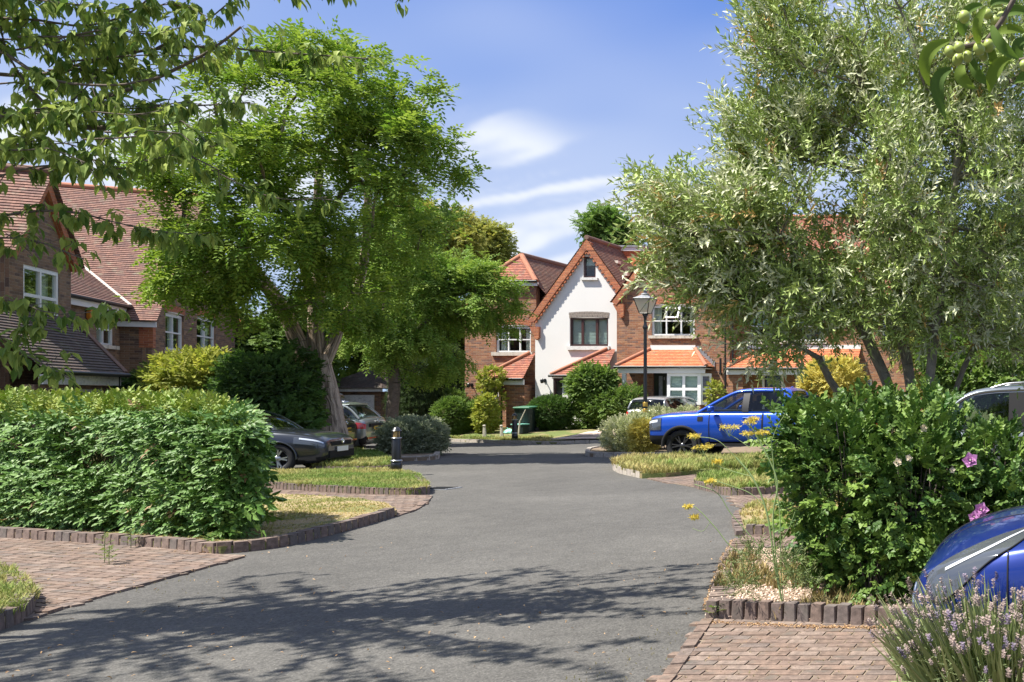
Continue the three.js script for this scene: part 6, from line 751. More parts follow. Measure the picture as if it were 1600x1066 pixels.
// silver crossover, tail to the road, and the black one beside it
function crossover(label, col, at, turn, extra = {}) {
  const L = 4.4, W = 1.83, k = 1.02, pnt = paint(col, 0.55, 0.28);
  return vehicle({ name: 'crossover_car', label, at, turn, paint: pnt, wr: 0.34, ww: 0.22, axles: [1.32, -1.3], archMat: M.trim, arch: 0.03, body: golfBody(L, W, k, 0.96, 1.02), cab: hatchCab(L, W, 1.5, k), roof: [0.3, 0.84], posts: [[0.48, 0.02], [0.75, 0.03, pnt]], mirror: [0.8, 1.02], handles: [[0.52, 0.72], [0.66, 0.72]], seams: [0.38, 0.58], group: 'cars parked at the left with their tails out',
    patches: [['tail_light', 0.82, 0.985, 0.44, 0.6, M.redLens, 0.012], ['rear_bumper', 0.88, 1, 0, 0.22, M.trim, 0.012]],
    extra(t) { const x = -L / 2 - 0.015; part('number_plate', box(0.02, 0.12, 0.52, x - 0.02, 0.74, 0), M.plateYellow, t); const R = rng(7); for (let i = 0; i < 7; i++) part('plate_letter', box(0.006, 0.075, 0.042, x - 0.033, 0.74, -0.2 + i * 0.066 + (i > 3 ? 0.03 : 0)), M.plateInk, t); part('tailgate_trim', box(0.03, 0.1, 1.0, x - 0.004, 0.83, 0), M.trim, t); part('badge', new THREE.TorusGeometry(0.05, 0.01, 6, 16).scale(1, 0.8, 1).rotateY(Math.PI / 2).translate(x - 0.03, 0.95, 0), M.chrome, t); part('reflector', box(0.02, 0.05, 1.3, x - 0.0, 0.46, 0), M.redLens, t); part('spoiler', new RoundedBoxGeometry(0.22, 0.03, 1.15, 2, 0.012).translate(-L / 2 + 0.56, 1.43, 0), pnt, t); for (const s of [-1, 1]) part('roof_rail', tube([V(0.55, 1.47, s * 0.56), V(0.3, 1.53, s * 0.57), V(-0.9, 1.53, s * 0.57), V(-1.3, 1.46, s * 0.56)], 0.018, 16, 6), M.chrome, t); extra.more?.(t); } });
}
{ const nose = V(-0.95, 0, 0.3).normalize(), tr = turnTo(nose.x, nose.z), q = A(582, 690, 26.6), r = A(532, 690, 24.9); const L2 = 2.2;
  crossover('silver grey crossover with red tail light and yellow plate behind the trunk', [0.27, 0.3, 0.31], V(q.x, 0, q.z).addScaledVector(nose, L2 - 0.1), tr);
  crossover('black crossover half hidden behind the big street tree trunk', [0.012, 0.013, 0.014], V(r.x, 0, r.z).addScaledVector(nose, L2 - 0.1), tr);
  const s = A(582, 640, 29.4), bx = crossover('silver car with a glossy black roof box beyond the other two', [0.3, 0.31, 0.32], V(s.x, 0, s.z).addScaledVector(nose, L2 - 0.1), tr), w = V(-0.25, 0, 0).applyAxisAngle(V(0, 1, 0), tr).add(bx.position);
  const rb = thing('roof_box', 'glossy black roof box on the farthest silver car', 'roof box', V(w.x, 1.53, w.z), tr), pr = closedLoft((u, v, sd) => { const e = Math.sin(Math.PI * clamp(0.06 + 0.9 * u)), k = Math.pow(e, 0.35); const a = v * Math.PI / 2; return V(lerp(1.0, -1.0, u), 0.06 + 0.3 * k * Math.sin(a), sd * 0.42 * k * Math.pow(Math.cos(a), 0.5)); }, 30, 10); part('shell', pr, M.blackPaint, rb); for (const x of [-0.5, 0.5]) part('cross_bar', box(0.06, 0.07, 1.14, x, 0.03, 0), M.alloy, rb); }
// silver estate in the far drive, seen from behind
{ const L = 4.5, W = 1.76, p = A(1008, 655, 34.2), silver = paint([0.45, 0.47, 0.48], 0.6, 0.28);
  vehicle({ name: 'estate_car', label: 'silver estate car parked tail first on the drive by the white house', at: V(p.x, 0.22, p.z - L / 2), turn: Math.PI / 2, paint: silver, wr: 0.31, ww: 0.2, axles: [1.35, -1.3], body: golfBody(L, W, 0.98, 0.95, 0.98), cab: [...hatchCab(L, W, 1.42, 0.98).slice(0, 4), [-1.5, 0.9, 1.4, W * 0.455, W * 0.34], [-2.0, 0.92, 1.3, W * 0.45, W * 0.35], [-2.15, 0.93, 1.0, W * 0.44, W * 0.4]], roof: [0.3, 0.84], posts: [[0.5, 0.02, silver], [0.82, 0.05, silver]], patches: [['tail_light', 0.86, 0.985, 0.4, 0.66, M.redLens, 0.012]], extra(t) { part('number_plate', box(0.02, 0.12, 0.52, -L / 2 - 0.02, 0.66, 0), M.plateYellow, t); } }); }
// white car far off at the left
{ const L = 4.3, W = 1.8, p = A(672, 660, 44); vehicle({ name: 'white_car', label: 'white car facing us far off between the bushes', at: V(p.x, 0, p.z - 1.5), turn: -Math.PI / 2 - 0.25, paint: paint([0.75, 0.76, 0.77], 0, 0.3), wr: 0.32, ww: 0.2, axles: [1.3, -1.3], body: golfBody(L, W, 1.02), cab: hatchCab(L, W, 1.47), roof: [0.3, 0.82], posts: [[0.5, 0.02]], patches: [['headlight', 0.07, 0.2, 0.66, 0.83, M.darkLens, 0.008], ['bumper', 0.02, 0.14, 0.02, 0.3, M.trim, 0.008]], extra(t) { part('grille', box(0.05, 0.22, 1.3, L / 2 - 0.02, 0.5, 0), M.trim, t); } }); }
// large silver off-roader behind the shrub
{ const L = 4.9, W = 1.95, k = 1.2, p = A(1335, 660, 15); vehicle({ name: 'large_car', label: 'large silver grey family car half hidden behind the hibiscus at right', at: V(p.x + L / 2, 0, p.z - 1), turn: Math.PI, paint: paint([0.17, 0.19, 0.21], 0.55, 0.28), wr: 0.38, ww: 0.25, axles: [1.5, -1.45], body: golfBody(L, W, k, 0.97, 1.0), cab: [[1.35, 1.08, 1.1, 0.86, 0.82], [0.95, 1.1, 1.48, 0.88, 0.74], [0.45, 1.11, 1.8, 0.89, 0.68], [-0.6, 1.11, 1.87, 0.89, 0.67], [-1.8, 1.12, 1.83, 0.88, 0.66], [-2.2, 1.13, 1.7, 0.87, 0.68], [-2.36, 1.13, 1.2, 0.85, 0.76]], roof: [0.28, 0.84], posts: [[0.45, 0.02], [0.7, 0.02]], mirror: [0.95, 1.22], handles: [[0.5, 0.74]], patches: [['headlight', 0.06, 0.18, 0.66, 0.84, M.lens, 0.008]], extra(t) { for (const s of [-1, 1]) part('roof_rail', tube([V(0.2, 1.84, s * 0.62), V(-0.1, 1.92, s * 0.63), V(-1.7, 1.9, s * 0.63), V(-2, 1.8, s * 0.62)], 0.02, 16, 6), M.alloy, t); } }); }
// deep blue car nosing in from the right edge
{ const L = 4.7, W = 1.86, p = V(-0.93, 0, -5.75), blue = paint([0.008, 0.028, 0.2], 0.4, 0.3);
  const lampShape = (a, b, u, v) => [u, lerp(v, lerp(0.74, 0.84, a), 0.35) + (b - 0.5) * 0.03 * (1 - a)];
  vehicle({ name: 'blue_car', label: 'deep blue car nosing in at the right edge behind the lavender', at: V(p.x + L / 2, 0, p.z), turn: Math.PI, paint: blue, wr: 0.35, ww: 0.24, axles: [1.42, -1.45], nu: 110, nv: 40,
    body: [[L / 2, 0.4, 0.62, W * 0.3, 0.02], [L / 2 - 0.03, 0.3, 0.7, W * 0.355, 0.03], [L / 2 - 0.1, 0.24, 0.765, W * 0.405, 0.05], [L / 2 - 0.25, 0.2, 0.84, W * 0.455, 0.07], [L / 2 - 0.5, 0.19, 0.91, W * 0.482, 0.08], [L / 2 - 0.85, 0.19, 0.97, W * 0.495, 0.075], [L / 2 - 1.25, 0.19, 1.02, W * 0.5, 0.06], [0.2, 0.19, 1.0, W * 0.503, 0.02], [-1, 0.19, 1.02, W * 0.5, 0.02], [-L / 2 + 0.4, 0.24, 1.05, W * 0.47, 0.02], [-L / 2, 0.4, 0.95, W * 0.38, 0.02]],
    cab: hatchCab(L, W, 1.58, 1.06), roof: [0.3, 0.84], posts: [[0.5, 0.02]], mirror: [0.95, 1.12], seams: [0.42],
    extra(t, f) { for (const s of [-1, 1]) { const sh = (a, b) => { const top = lerp(0.66, 0.85, Math.pow(a, 0.6)), h = 0.3 * Math.sin(Math.PI * Math.pow(clamp(0.04 + a * 0.94), 0.6)) * 1.0; return [lerp(0.2, 0.47, a), top - h * (1 - b)]; }; part('headlight', patch(f, 0, 1, 0, 1, s, 0.006, 24, 8, (a, b) => sh(a, b)), M.darkLens, t); const rim = []; for (let i = 0; i <= 24; i++) { const [u, v] = sh(i / 24, 0); rim.push(f(u, v, s).add(V(0, 0.002, s * 0.006))); } part('lamp_seal', tube(rim, 0.006, 40, 5), M.trim, t); part('daytime_lamp', patch(f, 0, 1, 0, 1, s, 0.01, 16, 2, (a, b) => { const [u, v] = sh(lerp(0.3, 0.95, a), lerp(0.62, 0.72, b)); return [u, v]; }), M.lens, t); part('bonnet_line', tube(Array.from({ length: 20 }, (_, i) => f(lerp(0.16, 0.52, i / 19), lerp(0.955, 0.93, i / 19), s).add(V(0, 0.001, 0))), 0.003, 30, 5), M.trim, t); }
      part('grille_surround', tube([V(L / 2 + 0.01, 0.62, 0.42), V(L / 2 + 0.02, 0.55, 0.46), V(L / 2 + 0.02, 0.36, 0.46), V(L / 2, 0.3, 0.4)], 0.012, 16, 8), M.chrome, t); part('grille_surround', tube([V(L / 2 + 0.01, 0.62, -0.42), V(L / 2 + 0.02, 0.55, -0.46), V(L / 2 + 0.02, 0.36, -0.46), V(L / 2, 0.3, -0.4)], 0.012, 16, 8), M.chrome, t); part('grille', box(0.03, 0.26, 0.86, L / 2, 0.46, 0), M.trim, t); part('number_plate', box(0.02, 0.11, 0.52, L / 2 + 0.025, 0.4, 0), M.plateWhite, t); } }); }
// ---------------------------------------------------------------- street furniture
function bollard(label, at, h = 1.0) {
  const t = thing('bollard_light', label, 'bollard', at, 0, 'black bollard lights'), k = h; t.scale.set(k * 0.74, k, k * 0.74);
  part('base', lathe([[0.0, 0], [0.145, 0], [0.14, 0.16], [0.13, 0.24], [0, 0.24]], 24), M.blackPaint, t); part('collar', lathe([[0.11, 0.235], [0.15, 0.24], [0.152, 0.262], [0.118, 0.275]], 24), M.alloy, t); part('shaft', lathe([[0.118, 0.27], [0.118, 0.3], [0.112, 0.74], [0.0, 0.74]], 24), M.blackPaint, t); part('ring', lathe([[0.11, 0.74], [0.132, 0.742], [0.132, 0.76], [0.1, 0.765]], 24), M.alloy, t);
  part('lamp_glass', lathe([[0.075, 0.755], [0.078, 0.9]], 20), M.amber, t); for (let i = 0; i < 4; i++) { const a = i * Math.PI / 2 + 0.5; part('lamp_bar', bar(V(Math.cos(a) * 0.1, 0.755, Math.sin(a) * 0.1), V(Math.cos(a) * 0.1, 0.905, Math.sin(a) * 0.1), 0.014), M.blackPaint, t); }
  part('cap', lathe([[0, 1.0], [0.04, 0.993], [0.085, 0.965], [0.105, 0.925], [0.135, 0.91], [0.135, 0.9], [0, 0.895]], 24), M.blackPaint, t); return t;
}
{ const b = G(619, 744); bollard('black bollard light at the corner of the grass island', V(b.x, 0.08, b.z), 0.97); }
{ const b = G(804, 691); bollard('black bollard light on the lawn before the far houses', V(b.x, 0.08, b.z), 0.97); }
{ const b = G(1243, 806); bollard('dark bollard light half hidden behind the hibiscus', V(b.x, 0.1, b.z), 0.97); }
{ // lamp post
  const z = 26.6, p = A(1008, 700, z), t = thing('street_lamp', 'tall black lamp post with square lantern and gold bands', 'street lamp', V(p.x, 0.08, p.z)), y = py => EYE + (CY - py) * z / F - 0.08;
  part('base', lathe([[0, 0], [0.13, 0], [0.13, 0.35], [0.1, 0.5], [0.095, 0.9], [0.07, 1.0], [0, 1]], 18), M.blackPaint, t); part('post', lathe([[0.055, 0.98], [0.05, 2], [0.045, y(515)], [0.07, y(513)], [0.075, y(511)], [0.045, y(508)], [0.035, y(500)], [0.05, y(495)], [0.09, y(491)], [0, y(490.5)]], 16), M.blackPaint, t);
  for (const py of [632, 642]) part('gold_band', lathe([[0.05, y(py + 3.5)], [0.066, y(py + 3)], [0.066, y(py - 3)], [0.05, y(py - 3.5)]], 16), M.gold, t);
  const y0 = y(490), y1 = y(467), a = 0.12, b = 0.235, fr = []; const C = [[-1, -1], [1, -1], [1, 1], [-1, 1]]; for (let i = 0; i < 4; i++) { const [cx, cz] = C[i], [dx, dz] = C[(i + 1) % 4]; part('lantern_bar', bar(V(cx * a, y0, cz * a), V(cx * b, y1, cz * b), 0.012), M.blackPaint, t); part('lantern_rail', bar(V(cx * b, y1, cz * b), V(dx * b, y1, dz * b), 0.014), M.blackPaint, t); part('lantern_rail', bar(V(cx * a, y0, cz * a), V(dx * a, y0, dz * a), 0.012), M.blackPaint, t); const q = [V(cx * a, y0, cz * a), V(dx * a, y0, dz * a), V(dx * b, y1, dz * b), V(cx * b, y1, cz * b)], g = geoOf([0, 1, 2, 0, 2, 3].flatMap(k => q[k].clone().multiply(V(0.985, 1, 0.985)).toArray())); part('lantern_glass', g, M.lampGlass, t); }
  part('brace', bar(V(-a * 0.9, y0 + 0.03, a * 1.05), V(b * 0.9, y1 - 0.05, b * 0.96), 0.006), M.blackPaint, t); part('lamp', new THREE.SphereGeometry(0.07, 14, 10).translate(0, (y0 + y1) / 2, 0), M.white, t);
  part('lantern_roof', new THREE.CylinderGeometry(0.1, 0.36, y(461) - y1, 4, 1).rotateY(Math.PI / 4).translate(0, (y1 + y(461)) / 2, 0), M.lead, t); part('finial', lathe([[0.1, y(461)], [0.11, y(459)], [0.05, y(458)], [0.04, y(456)], [0.09, y(454.5)], [0.05, y(453)], [0.04, y(451.5)], [0.055, y(450)], [0, y(448)]], 14), M.lead, t);
}
{ // bin, box and stakes on the far lawn
  const z = 35.4, p = A(822, 680, z), t = thing('wheelie_bin', 'black wheelie bin with a green lid beside the brick porch', 'bin', V(p.x, 0.22, p.z)); const fr = new THREE.CylinderGeometry(0.42, 0.34, 0.92, 4, 1).rotateY(Math.PI / 4).translate(0, 0.5, 0); part('bin_body', fr, M.binGreen, t); part('lid', new RoundedBoxGeometry(0.66, 0.07, 0.7, 2, 0.03).rotateX(0.06).translate(0, 1.0, 0), M.binLid, t); part('handle', bar(V(-0.28, 0.98, -0.38), V(0.28, 0.98, -0.38), 0.018), M.blackPlastic, t); for (const s of [-1, 1]) { const w = part('wheel', new THREE.CylinderGeometry(0.1, 0.1, 0.05, 16).rotateZ(Math.PI / 2), M.tyre, t); w.position.set(s * 0.3, 0.1, -0.22); }
  const q = A(812, 683, 35), c = thing('recycling_box', 'green recycling crate in front of the wheelie bin', 'crate', V(q.x + 0.1, 0.22, q.z + 0.15)); part('crate', slab(rect(-0.22, 0.22, 0, 0.34), [], 0.34, 0.17), M.binGreen, c); part('rim', box(0.5, 0.04, 0.4, 0, 0.35, 0), M.teal, c);
  const s1 = A(757, 688, 33.6), s2 = A(784, 685, 34.1), s3 = A(812, 683, 34.6); [[s1, 0.44, 0.12, 'pale stump post at the edge of the far lawn', 0], [s2, 0.42, 0.12, 'grey stump post behind the pale one', 0.02]].forEach(([s, h, r, l, k]) => { const t2 = thing('wooden_post', l, 'post', V(s.x, 0.12, s.z), 0.4, 'short wooden posts on the far lawn'); part('post', bevelBox(r, h, r, 0.02).translate(0, h / 2, 0), M.postWood, t2); part('post_top', bevelBox(r * 0.8, 0.04, r * 0.8, 0.015).translate(0, h + 0.01, 0), M.postWood, t2); t2.rotation.z = 0.03 + k; });
  const st = thing('leaning_stake', 'thin leaning stake between bollard and bin', 'stake', V(s3.x, 0.14, s3.z)); part('stake', bar(V(-0.05, 0, 0), V(0, 0.55, 0), 0.03, 0.028), M.postWood, st); part('stake_arm', bar(V(0, 0.54, 0), V(0.22, 1.0, 0), 0.02, 0.015), M.postWood, st);
  const cl = A(797, 682, 34.9), bag = thing('plastic_bag', 'crumpled turquoise plastic bag on the lawn by the bollard', 'bag', V(cl.x, 0.18, cl.z)); const g = new THREE.IcosahedronGeometry(0.2, 3).scale(1.2, 0.6, 0.8), gp = g.attributes.position; for (let i = 0; i < gp.count; i++) { const k = 0.7 + 0.7 * fbm(gp.getX(i) * 12 + 30, gp.getY(i) * 12 + gp.getZ(i) * 9 + 30, 3, 0, 3); gp.setXYZ(i, gp.getX(i) * k, gp.getY(i) * k + 0.08, gp.getZ(i) * k); } g.computeVertexNormals(); part('film', g, M.teal, bag); part('knot', bar(V(-0.02, 0.14, 0), V(-0.12, 0.26, 0.02), 0.03, 0.01), M.teal, bag);
}
// ---------------------------------------------------------------- shrubs
{
  const S = (name, label, px, py, z, rx, ry, rz, count, geo, size, t, seed, more = {}) => { const l = lobe(px, py, z, rx, ry, rz, 0); return bush({ name, label, base: V(l.c.x, 0, l.c.z), seed, lobes: [l, ...(more.lobes || []).map(a => lobe(...a, 0))], count, geo, size, tint: t, ...more.o }); };
  const dark = tone([0.05, 0.12, 0.016], [0.11, 0.2, 0.03]), mid = tone([0.1, 0.19, 0.025], [0.2, 0.3, 0.05]), gold = tone([0.46, 0.42, 0.07], [0.72, 0.62, 0.16]), lime = tone([0.25, 0.32, 0.035], [0.45, 0.45, 0.07]), vari = tone([0.26, 0.32, 0.12], [0.68, 0.67, 0.42]), grey = tone([0.19, 0.24, 0.13], [0.38, 0.41, 0.26]);
  S('topiary', 'rounded clipped shrub at the road corner by the brick house', 705, 655, 35, 23, 31, 0.6, 3200, leafGeo.box, 1.7, mid, 701, { o: { tight: true, core: true } });
  S('clipped_hedge', 'low clipped hedge behind the rounded shrub', 700, 626, 38.5, 26, 15, 0.6, 1500, leafGeo.box, 2, mid, 702, { o: { core: true, category: 'hedge' }, lobes: [[700, 650, 38.5, 24, 25, 0.5]] });
  S('leafy_shrub', 'light green mixed shrub left of the porch', 748, 655, 36.2, 24, 28, 0.6, 1500, leafGeo.ivy, 1.1, mid, 703, {}); S('leafy_shrub', 'bright upright sapling in front of the brick porch wall', 759, 648, 35, 13, 30, 0.4, 700, leafGeo.ivy, 1.1, lime, 704, {}); S('climbing_plant', 'yellow green climber over the ground floor window', 768, 590, 37.4, 18, 14, 0.35, 500, leafGeo.ivy, 1.1, lime, 705, { o: { floor: 0 }, lobes: [[760, 608, 37.5, 10, 14, 0.2], [775, 625, 37.5, 10, 20, 0.2]] });
  S('round_shrub', 'dark green rounded shrub on a short stem before the white house', 860, 646, 36.3, 29, 24, 0.7, 3200, leafGeo.box, 1.8, dark, 706, { o: { tight: true, core: true } }); S('leafy_shrub', 'tall feathery shrub before the white house porch', 922, 605, 36.8, 28, 26, 0.6, 1500, leafGeo.sprig, 1.8, mid, 707, { lobes: [[940, 600, 36.8, 16, 18, 0.3]] }); S('leafy_shrub', 'broad low shrub along the slab drive', 912, 655, 36.9, 38, 18, 0.5, 2600, leafGeo.sprig, 1.3, mid, 708, { lobes: [[960, 635, 36.6, 35, 25, 0.7], [985, 630, 36.8, 20, 22, 0.5], [930, 630, 36.9, 26, 20, 0.5]] });
  S('variegated_shrub', 'pale variegated shrub on the kerbed island left of the pickup', 972, 682, 26, 24, 22, 0.5, 3600, leafGeo.box, 1.9, vari, 709, { lobes: [[995, 677, 26.3, 24, 26, 0.5], [1030, 665, 26.8, 40, 22, 0.6], [1075, 662, 27, 30, 20, 0.5]] }); S('golden_shrub', 'small golden shrub beside the pickup bonnet', 1007, 684, 25.3, 14, 24, 0.35, 900, leafGeo.box, 1.8, gold, 710, {});
  S('grey_shrub', 'grey green rounded bush on the left kerbed island', 645, 685, 25.3, 36, 28, 0.8, 3800, leafGeo.box, 2, grey, 711, { lobes: [[625, 690, 25, 20, 22, 0.5], [665, 692, 25.2, 18, 22, 0.5]] });
  S('golden_shrub', 'domed golden green shrub before the left brick house', 312, 598, 23.5, 62, 42, 0.9, 4200, leafGeo.sprig, 1.3, lime, 712, { lobes: [[312, 650, 23.5, 58, 50, 0.8]] }); S('dark_shrub', 'dark leafy shrub between golden shrub and tree trunk', 420, 620, 22.8, 55, 60, 0.9, 4000, leafGeo.ivy, 1.4, dark, 713, { lobes: [[380, 600, 23.5, 40, 40, 0.6], [455, 610, 23.4, 30, 60, 0.6], [235, 610, 24.5, 30, 28, 0.5], [430, 665, 22.5, 50, 35, 0.6]] });
  S('dark_shrub', 'leafy shoots at the foot of the big street tree', 478, 640, 23.6, 18, 26, 0.3, 500, leafGeo.ivy, 1.1, mid, 714, {}); S('golden_shrub', 'bright yellow shrub behind the pickup', 1305, 598, 27, 46, 34, 0.8, 3600, leafGeo.sprig, 1.2, gold, 715, { lobes: [[1305, 640, 27, 44, 40, 0.7], [1275, 612, 27, 20, 22, 0.4]] }); S('leafy_shrub', 'young yellow green shoots beside the bay window', 1118, 618, 34, 10, 20, 0.3, 260, leafGeo.ivy, 1.0, lime, 716, {});
  S('dark_shrub', 'tall shaded laurel mass right behind the olive stems', 1580, 590, 24, 80, 50, 1.2, 3000, leafGeo.ivy, 1.5, mid, 718, { lobes: [[1500, 570, 24.5, 60, 50, 0.8]] });
}
// ---------------------------------------------------------------- fennel
{
  const R = rng(801), b = A(1223, 948, 6.95); b.y = 0.03; const t = thing('fennel', 'tall thin fennel with yellow flower heads in the gravel bed', 'plant', b), Z = 6.95, at = (x, y, d = 0) => A(x, y, Z + d).sub(b), green = phys({ color: [0.2, 0.28, 0.1], roughness: 0.6 }), yel = leaves([0.55, 0.45, 0.05], 0.3), stems = [];
  const stem = (pts, r) => part('stem', tube(pts.map(p => at(...p)), r * 0.62, 18, 5), green, t);
  stem([[1223, 948], [1210, 880], [1205, 840], [1195, 790], [1175, 745], [1150, 715]], 0.012); stem([[1222, 946], [1212, 870], [1208, 800], [1215, 755], [1195, 705], [1172, 665]], 0.01); stem([[1224, 946], [1220, 880], [1218, 800], [1210, 740], [1205, 690]], 0.007); stem([[1209, 880], [1170, 835], [1140, 800], [1120, 770], [1085, 757]], 0.006); stem([[1205, 865], [1150, 860], [1118, 825], [1095, 800], [1085, 792]], 0.006); stem([[1212, 862], [1235, 820], [1242, 800]], 0.004); stem([[1195, 790], [1170, 770], [1150, 762], [1120, 752]], 0.005); stem([[1175, 745], [1140, 735], [1110, 722], [1092, 695]], 0.005); stem([[1150, 715], [1120, 688], [1085, 682]], 0.004); stem([[1172, 700], [1150, 685], [1138, 678]], 0.004); stem([[1110, 815], [1098, 830], [1082, 826]], 0.003); stem([[1205, 690], [1215, 665], [1225, 650]], 0.004); stem([[1195, 705], [1178, 685], [1170, 670]], 0.003);
  const umbel = (x, y, s) => { const c = at(x, y), rays = []; const u = part('umbel', (() => { for (let i = 0; i < 12; i++) { const a = i * 2.4, k = 0.2 + 0.8 * Math.sqrt(i / 12); rays.push(bar(c.clone().add(V(0, -0.06 * s, 0)), c.clone().add(V(Math.cos(a) * 0.06 * s * k, 0.0, Math.sin(a) * 0.06 * s * k)), 0.0012, 0.0012, 4)); } return merge(rays); })(), green, t); const l = []; for (let i = 0; i < 90; i++) { const a = R() * 6.28, k = Math.sqrt(R()) * 0.066 * s; l.push(placeMatrix(c.clone().add(V(Math.cos(a) * k, (R() - 0.3) * 0.016 * s, Math.sin(a) * k)), ball(R), ball(R), 0.22)); } foliage('flower_head', u, leafGeo.box, M.leafWax, l, () => { const q = 0.8 + 0.4 * R(); return [0.72 * q, 0.58 * q, 0.07 * q]; }, R); };
  for (const [x, y, s] of [[1140, 668, 1.2], [1098, 699, 1.2], [1085, 682, 0.6], [1172, 660, 0.8], [1170, 678, 0.8], [1192, 676, 0.7], [1110, 752, 0.6], [1120, 722, 0.5], [1085, 808, 0.5], [1075, 792, 0.4], [1178, 655, 0.6]]) umbel(x, y, s);
  const fl = []; for (let i = 0; i < 170; i++) { const c = [[1165, 915], [1250, 905], [1180, 865], [1230, 880]][Math.floor(R() * 4)]; fl.push(placeMatrix(at(c[0] + gauss(R) * 26, c[1] + gauss(R) * 16, gauss(R) * 0.2), ball(R).add(V(0, 0.4, 0)), ball(R), 0.28 + 0.2 * R())); } foliage('feathery_leaves', t, leafGeo.needle, M.leafWax, fl, tone([0.1, 0.16, 0.03], [0.2, 0.24, 0.07]), R);
}
// ---------------------------------------------------------------- lavender at bottom right
{
  const R = rng(811), b = V(-0.44, 0, -4.65), t = thing('lavender', 'grey green lavender clump with faded mauve flower spikes at bottom right', 'plant', b), stems = [], list = [], heads = [];
  struct('verge', sheetOf([V(-0.95, 0, -5.05), V(0.7, 0, -5.1), V(0.7, 0, -3.6), V(-0.85, 0, -3.6)], -0.02, 0.05), M.soil, 'small soil bed under the lavender');
  const stemG = (() => { const o = []; bladeFlat(o, V(0, 0, 0), ZD, YN, 1, 0.012, 0.3); bladeFlat(o, V(0, 0, 0), ZD, V(1, 0, 0), 1, 0.012, 0.3); return geoOf(o); })(), headG = sprig(16, 0.05, 0.016, 0.012, 12, 1.0), leafG = sprig(14, 0.16, 0.05, 0.006, 13, 0.5);
  for (let i = 0; i < 950; i++) { const a = R() * 6.28, q = Math.sqrt(R()), o = V(Math.cos(a) * 0.42 * q + 0.1, 0.1 + 0.15 * R(), Math.sin(a) * 0.36 * q), d = V(Math.cos(a) * q * 0.75 + gauss(R) * 0.18, 1, Math.sin(a) * q * 0.75 + gauss(R) * 0.18).normalize(), l = 0.36 + 0.26 * R(); list.push(placeMatrix(o, d, ball(R), l)); if (R() < 0.8) heads.push(placeMatrix(o.clone().addScaledVector(d, l * 0.93), d, ball(R), 0.65 + 0.45 * R())); }
  const lv = []; for (let i = 0; i < 900; i++) { const a = R() * 6.28, q = Math.sqrt(R()); lv.push(placeMatrix(V(Math.cos(a) * 0.5 * q + 0.1, 0.08 + 0.32 * R(), Math.sin(a) * 0.42 * q), V(Math.cos(a) * q + gauss(R) * 0.3, 1, Math.sin(a) * q + gauss(R) * 0.3), ball(R), 0.8 + 0.5 * R())); }
  foliage('stems', t, stemG, M.leafWax, list, tone([0.2, 0.27, 0.09], [0.34, 0.38, 0.15]), R); foliage('flower_spikes', t, headG, M.leafWax, heads, RR => { const k = RR(), q = 0.8 + 0.4 * RR(); return k < 0.2 ? [0.2 * q, 0.155 * q, 0.21 * q] : [0.31 * q, 0.235 * q, 0.2 * q]; }, R); foliage('leaves', t, leafG, M.leafWax, lv, tone([0.2, 0.27, 0.11], [0.34, 0.4, 0.18]), R);
}
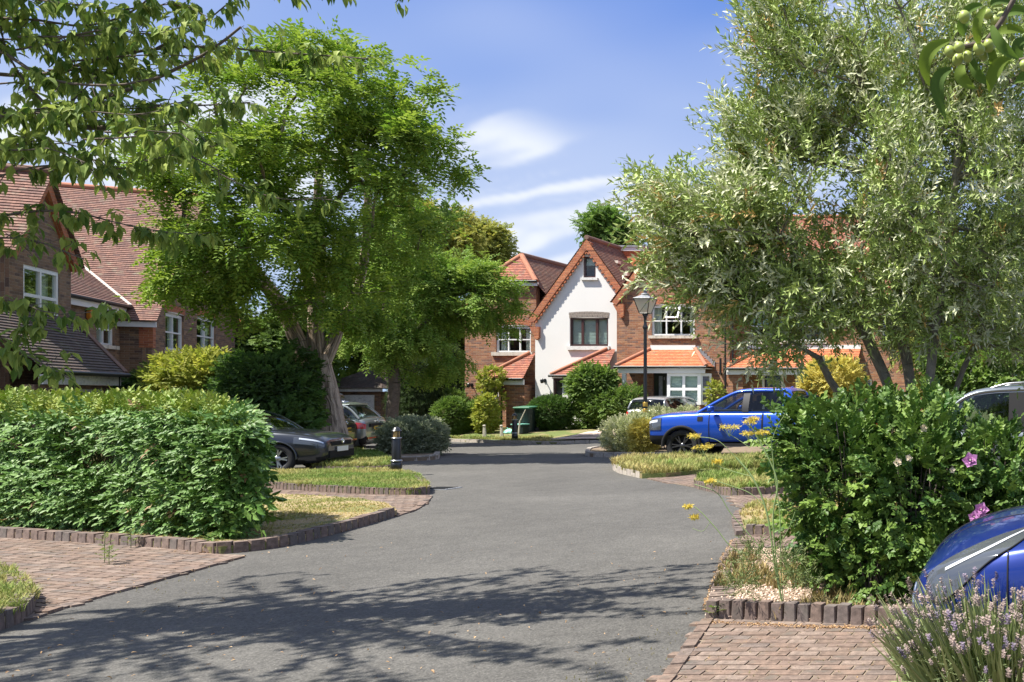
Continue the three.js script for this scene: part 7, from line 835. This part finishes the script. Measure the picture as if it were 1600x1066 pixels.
// ---------------------------------------------------------------- litter, gravel, weeds
function scatter(name, label, geo, mat, count, at, tint, seed) { const R = rng(seed), l = []; let guard = 0; while (l.length < count && guard++ < count * 20) { const m = at(R); if (m) l.push(m); } const im = shadows(new THREE.InstancedMesh(geo, mat, l.length)); l.forEach((m, i) => { im.setMatrixAt(i, m); im.setColorAt(i, _c.setRGB(...tint(R))); }); im.name = numbered(name); scene.add(im); return tag(im, label, null, null, 'stuff'); }
{
  const pebble = new THREE.IcosahedronGeometry(1, 1); M.pebble = std({ color: [1, 1, 1], roughness: 0.9 });
  scatter('gravel', 'pinkish gravel in the bed by the fennel', pebble, M.pebble, 9000, R => { const x = lerp(-4.2, 0.2, R()), z = lerp(-9.9, -6.6, R()); if (!inside(bedPoly, x, z) || x > -1.2 && R() < 0.8) return null; const s = 0.006 + 0.011 * R() * R(); return new THREE.Matrix4().compose(V(x, 0.03 + s * 0.2, z), new THREE.Quaternion().setFromEuler(new THREE.Euler(R() * 6, R() * 6, R() * 6)), V(s * 1.4, s * 0.7, s)); }, tone([0.42, 0.3, 0.22], [0.62, 0.48, 0.38], 0.6), 821);
  const dead = (() => { const o = []; blade(o, V(0, 0, 0), ZD, YN, 1, 0.5, 0.5, 0.35); return geoOf(o); })(), brown = tone([0.36, 0.2, 0.08], [0.52, 0.34, 0.16], 0.5);
  const along = (pts, w, R, side) => { const k = R() * (pts.length - 1), i = Math.floor(k), a = pts[i].clone().lerp(pts[Math.min(pts.length - 1, i + 1)], k - i), d = pts[Math.min(pts.length - 1, i + 1)].clone().sub(pts[i]), n = V(-d.z, 0, d.x).normalize(); return a.addScaledVector(n, -side * Math.abs(gauss(R)) * w).add(V(0, 0.022, 0)); };
  const put = (p, R, s0 = 0.03) => placeMatrix(p, V(R() - 0.5, (R() - 0.5) * 0.4, R() - 0.5), V((R() - 0.5) * 0.8, 1, (R() - 0.5) * 0.8), s0 * (0.6 + 0.8 * R()));
  scatter('leaf_litter', 'fallen brown leaves along the hedge kerb', dead, M.leafWax, 1500, R => put(along(hedgeKerb.filter(p => p.x < -9.0 && p.x > -13.5), 0.12, R, 1), R), brown, 822);
  scatter('leaf_litter', 'dry leaf scraps along the gravel bed edge', dead, M.leafWax, 900, R => put(R() < 0.5 ? along([G(1098, 974), G(1260, 982), G(1391, 984)], 0.06, R, -1) : along([G(1100, 958), G(1116, 908), G(1131, 872), G(1146, 846)], 0.05, R, -1).add(V(-0.02, 0, 0)), R, 0.022), brown, 823);
  scatter('leaf_litter', 'scattered dry leaves on road and drives', dead, M.leafWax, 260, R => { const p = G(lerp(0, 1400, R()), 850 + 216 * R()); if (p.x > -3 && p.z < -6.4) return null; p.y = 0.022; return put(p, R, 0.024); }, brown, 824);
  scatter('moss', 'dry moss and seedlings in the drive joints', tuftGeo, M.grass, 700, R => { const right = R() < 0.6, p = right ? V(lerp(-3.1, -1, R()), 0.008, lerp(-6.6, -5.0, R())) : G(lerp(0, 330, R()), lerp(855, 930, R())); if (!right && p.z > -7.4) return null; p.y = 0.008; const s = 0.012 + 0.02 * R() * R(); return new THREE.Matrix4().compose(p, new THREE.Quaternion().setFromEuler(new THREE.Euler(0, R() * 6, 0)), V(s, s, s)); }, tone([0.2, 0.2, 0.06], [0.4, 0.33, 0.14]), 825);
  scatter('weeds', 'dry straw weeds in the gravel bed', tuftGeo, M.grass, 900, R => { const x = lerp(-3.6, -1.6, R()), z = lerp(-9.5, -6.75, R()); if (!inside(bedPoly, x, z) || fbm(x * 2, z * 2, 2, 0, 3) < 0.5) return null; const s = 0.06 + 0.14 * R() * R(); return new THREE.Matrix4().compose(V(x, 0.03, z), new THREE.Quaternion().setFromEuler(new THREE.Euler(0, R() * 6, 0)), V(s, s, s)); }, tone([0.22, 0.2, 0.06], [0.5, 0.38, 0.18]), 826);
}
// small green weeds, each one standing alone
[[163, 882, 0.32, 'tall thin weed growing from the left brick drive'], [170, 885, 0.2, 'short weed beside the tall one on the left drive'], [325, 862, 0.2, 'bright weed at the foot of the hedge kerb corner'], [204, 858, 0.22, 'leafy weed sprouting under the hedge kerb'], [1122, 968, 0.1, 'broad leaved dandelion at the gravel bed corner']].forEach(([px, py, h, label], i) => { const R = rng(840 + i), b = G(px, py), t = thing('weed', label, 'weed', V(b.x, 0.01, b.z)), g = phys({ color: [0.13, 0.19, 0.04], roughness: 0.6 }); part('stem', tube([V(0, 0, 0), V(0.01, h * 0.5, 0.01), V(0.02 * (R() - 0.5), h, 0)], 0.003, 8, 5), g, t); const l = []; for (let k = 0; k < 9; k++) l.push(placeMatrix(V(0, h * (0.15 + 0.85 * k / 9), 0), V(Math.cos(k * 2.4), 0.4, Math.sin(k * 2.4)), V(0, 1, 0), h > 0.15 ? 0.4 : 0.6)); foliage('leaves', t, leafGeo.ivy, M.leaf, l, tone([0.13, 0.2, 0.03], [0.2, 0.26, 0.05]), R); });
renderer.render(scene, camera);
